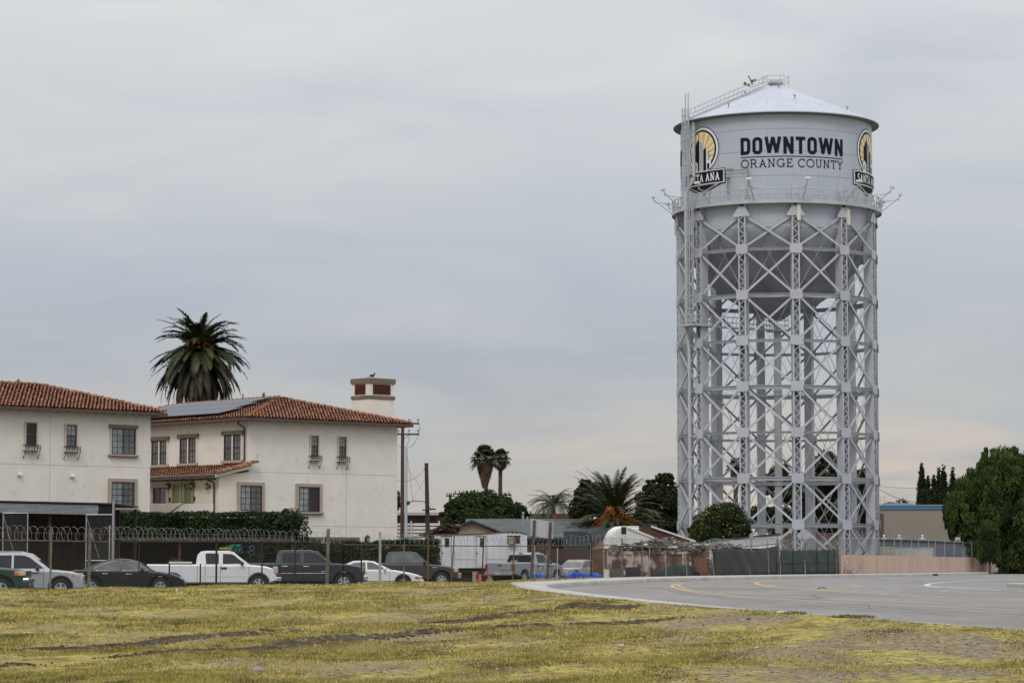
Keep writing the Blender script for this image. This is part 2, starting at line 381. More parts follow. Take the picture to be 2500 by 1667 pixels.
    for k in range(24): mb.face((A[k],A[(k+1)%24],B[(k+1)%24],B[k]))
    mb.face(B); o=mb.build('traffic_island',mc); o['kind']='structure'
    # drain opening in the far kerb
    mb=MB(); a=G(2049,1405); b=G(2068,1404.6)
    mb.box(a.x-.1,b.x+.1,a.y-2.2,a.y-2.15,0,0) if False else None
    ya=a.y; 
    kx=lerp_tab(K_tab,ya); ky2=ya+2.6; kx2=lerp_tab(K_tab,ky2)
    mb.poly([(kx+.035,ya,zr(ya)+.01),(kx2+.035,ky2,zr(ky2)+.01),(kx2+.035,ky2,zr(ky2)+.145),(kx+.035,ya,zr(ya)+.145)])
    o=mb.build('storm_drain',M('drain dark',(.012,.012,.012),rough=.9),fix=False); tag(o,'dark storm drain slot in the far kerb in front of the green screened fence','drain')
build_road()
# ================================================================ water tower
TP=W(1902.3,1380,250); TP.z=.25
tw=empty('water_tower',TP,-math.atan2(TP.x,TP.y),'tall silver grey steel water tower on laced columns with emblems on its tank','water tower')
mt=M('tower paint',(.44,.455,.485),(.39,.405,.435),scale=.5,detail=6,rough=.55,c3=(.29,.30,.325),s3=1.4,lo3=.6,hi3=.8,st3=(1,1,.25))
mt2=M('tower tank paint',(.40,.435,.485),(.375,.41,.46),scale=.25,detail=6,rough=.5,c3=(.31,.335,.37),s3=.9,lo3=.6,hi3=.85,st3=(1,1,.15))
mroof=M('tower roof paint',(.40,.425,.475),(.375,.40,.445),scale=.4,rough=.7)
mdk=M('tower dark paint',(.33,.35,.385),(.27,.285,.31),scale=.5,detail=7,rough=.7,c3=(.20,.195,.195),s3=.5,lo3=.45,hi3=.8,st3=(1,1,.3))  # darker than the tank paint, with dark stains streaked through
msof=M('eave shade paint',(.16,.165,.18),rough=.8)  # shade under the eave, painted in as a much darker colour
mwht=M('emblem white',(.68,.69,.70),rough=.6); mblk=M('emblem black',(.008,.009,.016),rough=.7,spec=.15); myel=M('emblem yellow',(.68,.45,.06),(.62,.42,.08),scale=2,rough=.55)
def C(th,r,z): t=R(th); return Vector((r*math.sin(t),-r*math.cos(t),z))
COLR=9.26; LEV=[4.42,8.5,12.58,16.66,20.75,24.84,28.94]; TOPL=32.2
# tank
mb=MB(); RT=8.82
mb.lathe([(RT,30.9),(RT,41.2)],n=96)
mb.build('tank',mt2,tw,smooth=30,fix=True)
mb=MB()
for z in (35.55,37.75,39.75): mb.lathe([(RT+.003,z-.02),(RT+.018,z-.02),(RT+.018,z+.02),(RT+.003,z+.02)],n=96)
for k,(z0,z1) in enumerate(((33.3,35.55),(35.55,37.75),(37.75,39.75),(39.75,41.1))):
    for j in range(12):
        th=10.3+30*j+(0 if k%2 else 15); d=.11
        mb.poly([C(th-d,RT+.01,z0),C(th+d,RT+.01,z0),C(th+d,RT+.01,z1),C(th-d,RT+.01,z1)])
mb.build('plate_seam',M('seam',(.34,.36,.39),rough=.6),tw,fix=False)
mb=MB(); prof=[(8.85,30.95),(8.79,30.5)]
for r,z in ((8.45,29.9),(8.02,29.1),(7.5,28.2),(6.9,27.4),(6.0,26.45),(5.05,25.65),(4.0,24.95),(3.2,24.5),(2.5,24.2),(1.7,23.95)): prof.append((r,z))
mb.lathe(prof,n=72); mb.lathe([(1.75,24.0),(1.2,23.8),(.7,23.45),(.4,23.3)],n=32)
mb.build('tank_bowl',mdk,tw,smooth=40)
mb=MB()
for j in range(24):
    th=15*j+3; P=[C(th,r+.02,z) for r,z in prof[2:]]
    for a,b in zip(P,P[1:]): mb.beam(a,b,.05,.04)
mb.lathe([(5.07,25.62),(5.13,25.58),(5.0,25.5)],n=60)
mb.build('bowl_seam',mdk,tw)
# roof
mb=MB(); mb.lathe([(9.48,41.12),(9.48,41.2),(9.3,41.3),(5.2,43.12),(1.0,44.92),(.62,45.0),(.5,45.1),(.5,45.26)],n=96); mb.build('roof',mroof,tw,smooth=25)
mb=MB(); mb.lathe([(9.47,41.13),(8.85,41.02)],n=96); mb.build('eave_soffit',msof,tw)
mb=MB(); mb.lathe([(.66,45.24),(.72,45.28),(.72,45.44),(.66,45.52),(.3,45.58),(.01,45.6)],n=28); mb.lathe([(.66,45.24),(.5,45.22)],n=28); mb.build('roof_vent_cap',mt,tw,smooth=30)
mb=MB()
for j in range(36):
    for r,z in ((7.2,42.27),(4.0,43.7)): 
        if r<5 and j%2: continue
        mb.ball(C(j*10+4,r,z+.03),.035,6,4)
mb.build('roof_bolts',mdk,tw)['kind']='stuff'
for th,r in ((-35,7.4),(18,5.6),(-70,3.0),(8,1.9),(60,7.5),(120,5)):
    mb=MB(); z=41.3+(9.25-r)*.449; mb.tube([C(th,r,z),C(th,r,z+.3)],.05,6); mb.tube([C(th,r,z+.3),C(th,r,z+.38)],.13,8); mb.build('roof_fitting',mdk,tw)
# balcony
mb=MB(); mb.lathe([(8.85,33.1),(9.62,33.1),(9.62,32.95),(9.66,32.95),(9.66,33.27),(9.6,33.27),(9.6,33.2),(8.85,33.2)],n=96); mb.build('balcony',mt,tw)
mb=MB(); nseg=72
for z in (33.75,34.25):
    for j in range(nseg): mb.tube([C(5*j,9.6,z),C(5*j+5,9.6,z)],.035,4,cap=False)
for j in range(nseg):
    a=5*j; 
    if j%2==0: mb.beam(C(a,9.6,33.25),C(a+2,9.6,34.25),.095,.05)
    else: mb.beam(C(a+2.5,9.6,33.25),C(a,9.6,34.25),.095,.05)
    if j%3==0: mb.beam(C(a,9.6,33.2),C(a,9.6,34.27),.05,.05)
mb.build('balcony_railing',mt,tw,fix=False)
for k in range(12):
    mb=MB(); th=10.5+30*k
    mb.poly([C(th-1.6,9.0,33.25),C(th+1.6,9.0,33.25),C(th,8.84,34.6)]); mb.beam(C(th,8.9,33.2),C(th,8.87,34.6),.5,.12,C(th,1,0)); mb.build('tank_stiffener',mt,tw,fix=False)
mb=MB(); 
for k in range(12):
    for o in (-9,9): 
        for q in range(14): mb.ball(C(10.5+30*k+o,RT+.01,31.0+q*.16),.035,5,3)
mb.build('rivet_row',mt2,tw)['kind']='stuff'
# columns
mlat=mt
mdark=M('column inside paint',(.22,.23,.26),(.17,.175,.2),scale=1,rough=.7)
for k in range(12):
    th=R(10.5+30*k); rad=Vector((math.sin(th),-math.cos(th),0)); tan=Vector((math.cos(th),math.sin(th),0))
    def P(r,t,z): v=rad*r+tan*t; return Vector((v.x,v.y,z))
    T=Matrix(((rad.x,tan.x,0,0),(rad.y,tan.y,0,0),(0,0,1,0),(0,0,0,1)))
    mb=MB(); mb.T=T; z0,z1=.25,33.05; ro=COLR; ri=COLR-.80; hw=.34
    for s in (-1,1):
        a,b=sorted((s*hw,s*(hw-.03))); mb.box(ri,ro,a,b,z0,z1)
        a,b=sorted((s*(hw+.006),s*(hw-.12))); mb.box(ro,ro+.03,a,b,z0,z1)
        mb.box(ri-.02,ri,a,b,z0,z1)
    mb.box(ri-.045,ri-.022,-hw+.02,hw-.02,z0,z1)
    for z in LEV: mb.box(ri+.05,ro-.02,-hw+.03,hw-.03,z-.02,z+.02)
    mb.box(ri-.25,ro+.25,-hw-.3,hw+.3,z0-.3,z0+.08)
    cm=mb.build('column',mt,tw,fix=False)
    mb=MB(); mb.T=T; z=z0+.2; s=1
    while z<z1-.5:
        mb.beam((ro+.035,-s*(hw-.07),z),(ro+.035,s*(hw-.07),z+.42),.02,.075,(0,0,1)) ; z+=.42; s=-s
    mb.build('lacing',mlat,cm,fix=False)
    # gusset plates
    for li,z in enumerate(LEV+[32.25]):
        mb=MB(); mb.T=T
        if li<7:
            g=[(-.56,-.30),(-.56,.30),(-.42,.44),(.42,.44),(.56,.30),(.56,-.30),(.42,-.44),(-.42,-.44)]
        else: g=[(-.8,-.40),(-.8,-.25),(-.3,.5),(.3,.5),(.8,-.25),(.8,-.40)]
        mb.prism([(a,b+z) for a,b in g],(ro+.035,0,0),(0,1,0),(0,0,1),(.04,0,0))
        mb.build('gusset_plate',mt,tw,fix=False)
    th2=10.5+30*(k+1)
    def C2(t,r,z): return C(t,r,z)
    rr=COLR-.02
    # girts
    for li,z in enumerate(LEV):
        mb=MB(); A=C(10.5+30*k,rr,z); B=C(th2,rr,z); d=(B-A).normalized(); A2=A+d*.5; B2=B-d*.5
        mb.beam(A2+Vector((0,0,.09)),B2+Vector((0,0,.09)),.30,.03); mb.beam(A2+Vector((0,0,-.09)),B2+Vector((0,0,-.09)),.30,.03); mb.beam(A2,B2,.03,.15)
        if li%2==1:
            A=C(10.5+30*k,COLR-.8,z); B=C(th2,COLR-.8,z); mb.beam(A,B,.06,.3); mb.beam(A+Vector((0,0,.16)),B+Vector((0,0,.16)),.22,.04); mb.beam(A-Vector((0,0,.16)),B-Vector((0,0,.16)),.22,.04)
        else:
            A=C(10.5+30*k,COLR-.8,z); B=C(th2,COLR-.8,z); mb.beam(A,B,.12,.16)
        mb.build('girt',mt,tw,fix=False)
    # cross braces
    zs=[.6]+LEV+[32.15]
    for a,b in zip(zs,zs[1:]):
        mb=MB(); e=.35
        A=C(10.5+30*k,rr,0);B=C(th2,rr,0); d=(B-A).normalized(); up=(A+B).normalized()
        for s in (0,1):
            p=A+d*.48; q=B-d*.48; za,zb=(a+e,b-e) if s==0 else (b-e,a+e)
            p.z=za; q.z=zb; off=up*(.07 if s else -.02)
            mb.beam(p+off,q+off,.045,.19,up.cross(q-p)); mb.beam(p+off-up*.08,q+off-up*.08,.13,.03,up.cross(q-p))
        mb.build('cross_brace',mt,tw,fix=False)
    # inner tie rods
    for a,b in ((0.6,8.65),(8.65,16.85),(16.85,25.05),(25.05,32)):
        mb=MB(); ri=COLR-.75
        mb.tube([C(10.5+30*k+1.8,ri,a+.2),C(th2-1.8,ri,b-.2)],.028,4); mb.tube([C(10.5+30*k+1.8,ri-.1,b-.2),C(th2-1.8,ri-.1,a+.2)],.028,4)
        mb.build('tie_rod',mt,tw,fix=False)
# riser pipe
mriser=M('riser pipe paint',(.45,.46,.46),(.41,.42,.42),scale=1,rough=.6)
mb=MB(); mb.lathe([(.34,.0),(.34,22.9)],n=24)
for z in (8.5,16.7): mb.lathe([(.34,z-.45),(.42,z-.42),(.42,z-.2),(.36,z-.18),(.36,z),(.45,z+.02),(.45,z+.14),(.34,z+.16)],n=24)
mb.build('riser_pipe',mriser,tw,smooth=40)
for z0,z1 in ((16.3,16.75),(8.1,8.6)):
    mb=MB()
    for k in range(12): mb.tube([C(10.5+30*k,.1,z0),C(10.5+30*k,8.4,z1)],.018,4)
    mb.build('stay_rods',mt,tw,fix=False)
# platform, catwalk and centre walkway
PA=-51
mb=MB(); zc=22.35
p=C(PA,9.35,zc); 
mb.beam(C(PA,10.6,zc),C(PA,8.3,zc),1.7,.14); mb.beam(C(PA,8.3,zc),C(PA,1.0,zc),.55,.14); mb.lathe([(.4,zc+.07),(1.0,zc+.07),(1.0,zc-.12),(.4,zc-.12)],n=24)
mb.beam(C(PA,10.3,zc-.1),C(PA+0,9.3,zc-1.0),.4,.1)
mb.build('catwalk',mt,tw)
mb=MB(); t0=R(PA); rad=Vector((math.sin(t0),-math.cos(t0),0)); tan=Vector((math.cos(t0),math.sin(t0),0))
for h in (.45,.95):
    q=[rad*8.3+tan*.85,rad*10.6+tan*.85,rad*10.6-tan*.85,rad*8.3-tan*.85]
    for a,b in zip(q,q[1:]): mb.tube([a+Vector((0,0,zc+h)),b+Vector((0,0,zc+h))],.03,5)
    for s in (-.27,.27): mb.tube([rad*8.3+tan*s+Vector((0,0,zc+h)),rad*1.0+tan*s+Vector((0,0,zc+h))],.025,5)
    mb.tube([C(a*15,1.0,zc+h) for a in range(24)],.03,5,close=True)
for r in (8.3,9.4,10.6):
    for s in (-.85,.85): mb.tube([rad*r+tan*s+Vector((0,0,zc)),rad*r+tan*s+Vector((0,0,zc+.95))],.03,5)
for r in range(2,9):
    for s in (-.27,.27): mb.tube([rad*r+tan*s+Vector((0,0,zc)),rad*r+tan*s+Vector((0,0,zc+.95))],.025,5)
for a in range(8): mb.tube([C(a*45,1.0,zc),C(a*45,1.0,zc+1.3)],.03,5)
mb.build('catwalk_railing',mt,tw,fix=False)
# caged ladders
def ladder(th,r,z0,z1,cage,top=None,name='caged_ladder',hr=.42):
    mb=MB(); t0=R(th); rad=Vector((math.sin(t0),-math.cos(t0),0)); tan=Vector((math.cos(t0),math.sin(t0),0)); c=rad*r
    Z=lambda v,z: Vector((v.x,v.y,z))
    for s in (-.24,.24): mb.beam(Z(c+tan*s,z0),Z(c+tan*s,top or z1),.09,.07,rad)
    z=z0
    while z<z1: mb.tube([Z(c-tan*.24,z),Z(c+tan*.24,z)],.02,4); z+=.3
    if cage:
        z=z0+.3
        while z<z1+.01:
            mb.tube([Z(c+tan*hr*math.cos(a)*.95+rad*(hr*.75*math.sin(a)+.12),z) for a in [PI*(-.12+1.24*k/12) for k in range(13)]],.036,4); z+=1.12
        for k in range(7):
            a=PI*(-.08+1.16*k/6); v=c+tan*hr*math.cos(a)*.95+rad*(hr*.75*math.sin(a)+.12); mb.tube([Z(v,z0+.3),Z(v,z1)],.032,4)
    return mb.build(name,mt,tw,fix=False)
ladder(-50.5,9.95,22.4,33.9,True)
ladder(-55.5,9.75,34.5,42.2,True,43.6)
ladder(-64,7.5,.5,22.3,False,None,'inner_ladder')
# overflow pipe
mb=MB(); th=-54.3
mb.tube([C(th,9.15,41.0),C(th,9.15,35.9),C(th-1.2,9.75,34.7),C(th-1.2,9.9,34.3),C(th-1.2,9.9,22)],.15,10)
mb.tube([C(th-1.2,9.9,22.2),C(th-.2,9.75,20),C(th-.2,9.7,.4)],.15,10)
for z in (40.2,38,36): mb.tube([C(th,9.15,z-.05),C(th,9.15,z+.05)],.2,10)
for z in (33,28,24): mb.tube([C(th-1.2,9.9,z-.05),C(th-1.2,9.9,z+.05)],.2,10)
for z in (18.5,12.4,10.5,6): mb.tube([C(th-.2,9.71,z-.05),C(th-.2,9.71,z+.05)],.2,10); mb.beam(C(th-.2,9.7,z),C(-49.5,9.2,z),.08,.08)
mb.build('overflow_pipe',mriser,tw,smooth=60)
# roof walkway railing
mb=MB(); th=-56; t0=R(th); rad=Vector((math.sin(t0),-math.cos(t0),0)); tan=Vector((math.cos(t0),math.sin(t0),0))
zf=lambda r: 41.3+(9.25-r)*.449
for s in (-.35,.35):
    n=17
    for k in range(n):
        r=9.3-k*.47
        if k in (13,): continue
        a=rad*r+tan*s; mb.tube([Vector((a.x,a.y,zf(r))),Vector((a.x-rad.x*.3,a.y-rad.y*.3,zf(r)+1.05))],.026,4)
    for h in (.55,1.05):
        for r0,r1 in ((9.5,3.4),(2.9,1.4)):
            a=rad*(r0-.3*h)+tan*s; b=rad*(r1-.3*h)+tan*s
            mb.tube([Vector((a.x,a.y,zf(r0)+h)),Vector((b.x,b.y,zf(r1)+h))],.026,4)
    a=rad*9.3+tan*s; b=rad*1.4+tan*s; mb.beam((a.x,a.y,zf(9.3)+.08),(b.x,b.y,zf(1.4)+.08),.06,.14)
for k in range(30):
    r=9.2-k*.26; a=rad*r-tan*.35; b=rad*r+tan*.35; mb.beam((a.x,a.y,zf(r)+.1),(b.x,b.y,zf(r)+.1),.05,.03)
for z in (45.4,45.9): mb.tube([C(a*30-10,1.25,z) for a in range(12)],.028,4,close=True)
for a in range(12):
    if a%2: mb.tube([C(a*30-10,1.25,44.9),C(a*30-10,1.25,45.9)],.028,4)
mb.build('roof_walkway_railing',mt,tw,fix=False)
mb=MB(); r=3.0; a=rad*r
for k,(dx,dz) in enumerate(((-.5,.9),(-.1,.8),(.3,1.2),(.6,1.3))): mb.ball(Vector((a.x,a.y,zf(r)+dz))-rad*dx+tan*.2,.16,8,6,jit=.25)
mb.tube([Vector((a.x,a.y,zf(r)+1.7)),Vector((a.x,a.y,zf(r)+.9))-rad*.5],.06,6)
mb.build('cable_winch',M('winch yellow',(.35,.27,.12),(.05,.05,.05),scale=6,rough=.7),tw)
# flood lights
for k,th in enumerate((-90,-64,-38,-12,14,40,66,92,118,-116)):
    mb=MB(); mb.tube([C(th,9.62,33.25),C(th,11.25,34.55)],.045,6); mb.tube([C(th,9.55,34.25),C(th,11.2,34.35)],.03,5)
    mb.tube([C(th,11.2,34.3),C(th,11.35,34.75)],.035,5)
    for s in (-6,6): mb.tube([C(th+s,9.6,34.1),C(th,10.6,34.3)],.02,4)
    fl=mb.build('floodlight_arm',mt,tw)
    mb=MB(); t0=R(th); rad=Vector((math.sin(t0),-math.cos(t0),0)); tan=Vector((math.cos(t0),math.sin(t0),0)); c=C(th,11.4,34.88)
    mb.T=Matrix(((rad.x,tan.x,0,c.x),(rad.y,tan.y,0,c.y),(0,0,1,c.z),(0,0,0,1)))
    mb.prism([(-.17,-.08),(.12,-.13),(.17,-.02),(.15,.12),(-.12,.14)],(0,-.24,0),(1,0,0),(0,0,1),(0,.48,0))
    mb.build('floodlight',M('floodlight housing',(.62,.61,.57),rough=.5),fl,bevel=.02)
# antenna panels
mant=M('antenna casing',(.60,.57,.49),rough=.5)
for th,r,z0,z1 in ((12.2,9.3,31.4,32.85),(43.2,9.3,31.2,32.65),(-81,9.35,31.1,32.5),(160,9.3,31,32.4),(-135,9.3,31,32.4)):
    mb=MB(); t0=R(th); rad=Vector((math.sin(t0),-math.cos(t0),0)); tan=Vector((math.cos(t0),math.sin(t0),0))
    mb.T=Matrix(((rad.x,tan.x,0,0),(rad.y,tan.y,0,0),(0,0,1,0),(0,0,0,1)))
    mb.box(r,r+.14,-.17,.17,z0,z1); mb.build('antenna_panel',mant,tw,bevel=.03)
# scaffold arm with cable by the left emblem
mb=MB(); mb.tube([C(-16,9.1,33.3),C(-16,9.1,36.3)],.07,6); mb.tube([C(-16,9.1,36.1),C(-29,9.15,36.1)],.045,5); mb.beam(C(-25,9.15,36.2),C(-31,9.2,36.2),.1,.14)
mb.tube([C(-28,9.2,35.4),C(-28.6,9.2,34.2),C(-27.6,9.2,33.9),C(-27.2,9.2,35)],.05,5); mb.ball(C(-28,9.2,35.5),.22,7,5,jit=.2)
mb.build('hoist_arm',M('hoist grey',(.22,.21,.2),(.3,.24,.18),scale=3,rough=.7),tw)
# ---------------------------------------------------------------- lettering and emblems (paint on the tank)
def cyl(th0,u,v,layer): 
    return C(th0+math.degrees(u/RT),RT+.02+.012*layer,v)
class Dec:
    def __init__(s,th0,z0): s.mb=MB(); s.th=th0; s.z=z0
    def quadstrip(s,L,Rr,layer):
        for (a,b),(c,d) in zip(zip(L,Rr),list(zip(L,Rr))[1:]):
            s.mb.poly([cyl(s.th,a[0],a[1]+s.z,layer),cyl(s.th,b[0],b[1]+s.z,layer),cyl(s.th,d[0],d[1]+s.z,layer),cyl(s.th,c[0],c[1]+s.z,layer)])
    def stroke(s,pts,wd,layer=1,close=False,cap=True):
        P=[np.array(p,float) for p in pts]
        if close: P=P+[P[0]]
        Q=[P[0]]
        for a,b in zip(P,P[1:]):
            n=max(1,int(abs(b[0]-a[0])/.4)+0)
            for k in range(1,n+1): Q.append(a+(b-a)*k/n)
        m=len(Q); L=[];Rr=[]
        for i in range(m):
            if close: d0=Q[i]-Q[i-1] if i>0 else Q[0]-Q[-2]; d1=Q[i+1]-Q[i] if i<m-1 else Q[1]-Q[0]
            else: d0=Q[i]-Q[max(i-1,0)]; d1=Q[min(i+1,m-1)]-Q[i]
            if np.linalg.norm(d0)<1e-9: d0=d1
            if np.linalg.norm(d1)<1e-9: d1=d0
            d0=d0/np.linalg.norm(d0); d1=d1/np.linalg.norm(d1); n0=np.array([-d0[1],d0[0]]); n1=np.array([-d1[1],d1[0]]); mn=n0+n1
            if np.linalg.norm(mn)<.3: mn=n0
            mn=mn/np.linalg.norm(mn); k=wd/2/max(.35,mn@n0); L.append(Q[i]+mn*k); Rr.append(Q[i]-mn*k)
        s.quadstrip(L,Rr,layer)
    def fill(s,poly,layer):
        """convex polygon, cut in vertical strips"""
        P=[tuple(p) for p in poly]; xs=sorted(set([p[0] for p in P])); x0,x1=xs[0],xs[-1]
        n=max(1,int((x1-x0)/.3)); xs=sorted(set(xs+[x0+(x1-x0)*k/n for k in range(n+1)]))
        lo=[];hi=[]
        for x in xs:
            v=[]
            for (a,b),(c,d) in zip(P,P[1:]+P[:1]):
                if min(a,c)-1e-9<=x<=max(a,c)+1e-9:
                    if abs(c-a)<1e-9: v+=[b,d]
                    else: v.append(b+(d-b)*(x-a)/(c-a))
            lo.append((x,min(v))); hi.append((x,max(v)))
        s.quadstrip(lo,hi,layer)
    def build(s,name,mat,parent): return s.mb.build(name,mat,parent,fix=False)
def arc(cx,cy,rx,ry,a0,a1,n=10): return [(cx+rx*math.cos(R(a0+(a1-a0)*k/n)),cy+ry*math.sin(R(a0+(a1-a0)*k/n))) for k in range(n+1)]
def bold(ch,x,h,s=.30):
    """heavy condensed capitals; returns (strokes, width)"""
    t=s/2; r=.17*h
    if ch=='D': w_=.60*h; return [([(x+t,t),(x+t,h-t)]+arc(x+w_-t-r,h-t-r,r,r,90,0,6)+arc(x+w_-t-r,t+r,r,r,0,-90,6),True)],w_
    if ch=='O': w_=.60*h; return [(arc(x+t+r,h-t-r,r,r,180,90,6)+arc(x+w_-t-r,h-t-r,r,r,90,0,6)+arc(x+w_-t-r,t+r,r,r,0,-90,6)+arc(x+t+r,t+r,r,r,-90,-180,6),True)],w_
    if ch=='W': w_=.98*h; return [([(x+.09*h,h),(x+.27*h,.06*h)],False),([(x+.27*h,.06*h),(x+.49*h,h*.98)],False),([(x+.49*h,h*.98),(x+.71*h,.06*h)],False),([(x+.71*h,.06*h),(x+.89*h,h)],False)],w_
    if ch=='N': w_=.61*h; return [([(x+t,0),(x+t,h)],False),([(x+t,h-.02*h),(x+w_-t,.02*h)],False),([(x+w_-t,0),(x+w_-t,h)],False)],w_
    if ch=='T': w_=.58*h; return [([(x,h-t),(x+w_,h-t)],False),([(x+w_/2,0),(x+w_/2,h-t)],False)],w_
def serif(ch,x,h):
    t=.06*h; sl=.13*h
    def sb(cx,y,k=1): return ([(cx-sl*k,y),(cx+sl*k,y)],False)
    if ch=='O': return [(arc(x+.5*h,h/2,.46*h,.48*h,0,360,22)[:-1],True)],1.0*h
    if ch=='C': return [(arc(x+.5*h,h/2,.44*h,.48*h,48,312,18),False),([(x+.80*h,.98*h),(x+.80*h,.74*h)],False)],.9*h
    if ch=='G': return [(arc(x+.5*h,h/2,.44*h,.48*h,48,325,18),False),([(x+.80*h,.98*h),(x+.80*h,.74*h)],False),([(x+.86*h,.02*h),(x+.86*h,.42*h)],False),([(x+.62*h,.42*h),(x+.98*h,.42*h)],False)],1.0*h
    if ch=='R': return [([(x+.16*h,0),(x+.16*h,h)],False),([(x+.16*h,h-t/2),(x+.5*h,h-t/2)]+arc(x+.5*h,.73*h,.2*h,.24*h,90,-90,8)+[(x+.16*h,.49*h)],False),([(x+.48*h,.49*h),(x+.74*h,.03*h)],False),sb(x+.16*h,t/2),sb(x+.12*h,h-t/2,.8),sb(x+.78*h,t/2,.9)],.92*h
    if ch=='A': return [([(x+.14*h,.03*h),(x+.46*h,h)],False),([(x+.42*h,h),(x+.76*h,.03*h)],False),([(x+.24*h,.33*h),(x+.66*h,.33*h)],False),sb(x+.14*h,t/2),sb(x+.76*h,t/2)],.90*h
    if ch=='N': return [([(x+.16*h,0),(x+.16*h,h)],False),([(x+.16*h,h),(x+.72*h,0)],False),([(x+.72*h,0),(x+.72*h,h)],False),sb(x+.16*h,t/2),sb(x+.10*h,h-t/2,.6),sb(x+.72*h,h-t/2)],.9*h
    if ch=='E': return [([(x+.16*h,0),(x+.16*h,h)],False),([(x+.03*h,h-t/2),(x+.66*h,h-t/2),(x+.66*h,.78*h)],False),([(x+.03*h,t/2),(x+.70*h,t/2),(x+.70*h,.22*h)],False),([(x+.16*h,.52*h),(x+.5*h,.52*h)],False),([(x+.5*h,.62*h),(x+.5*h,.42*h)],False)],.80*h
    if ch=='U': return [([(x+.16*h,h),(x+.16*h,.3*h)]+arc(x+.42*h,.3*h,.26*h,.27*h,180,360,10)+[(x+.68*h,h)],False),sb(x+.16*h,h-t/2),sb(x+.68*h,h-t/2)],.86*h
    if ch=='T': return [([(x+.40*h,0),(x+.40*h,h)],False),([(x+.04*h,.76*h),(x+.04*h,h-t/2),(x+.76*h,h-t/2),(x+.76*h,.76*h)],False),sb(x+.40*h,t/2)],.80*h
    if ch=='Y': return [([(x+.12*h,h),(x+.42*h,.46*h)],False),([(x+.74*h,h),(x+.42*h,.46*h)],False),([(x+.42*h,.48*h),(x+.42*h,0)],False),sb(x+.12*h,h-t/2,.9),sb(x+.74*h,h-t/2,.9),sb(x+.42*h,t/2)],.86*h
    if ch=='S': return [(arc(x+.34*h,.73*h,.22*h,.235*h,20,270,12)+arc(x+.34*h,.27*h,.25*h,.235*h,90,-160,12),False)],.66*h
    return [],.42*h
def text(dec,s,fn,uc,wtot,v0,h,sw,layer,gap,**k):
    x=0; items=[]
    for i,ch in enumerate(s):
        st,w_=fn(ch,x,h,**k) if k else fn(ch,x,h); items+=st; x+=w_+(gap if ch!=' ' else 0)
    x-=gap; f=wtot/x
    for pts,cl in items: dec.stroke([(uc-wtot/2+p[0]*f,v0+p[1]) for p in pts],sw,layer,cl)
for th0 in (10.8,130.8,250.8):
    d=Dec(th0,37.45); text(d,'DOWNTOWN',bold,0,9.75,0,1.54,.30,1,.20); d.build('bold_lettering',mblk,tw)
    d=Dec(th0,0); d.stroke([(-4.87,37.22),(4.87,37.22)],.07,1); d.build('underline',mblk,tw)
    d=Dec(th0,36.27); text(d,'ORANGE COUNTY',serif,0,9.72,0,.72,.085,1,.11); d.build('serif_lettering',mblk,tw)
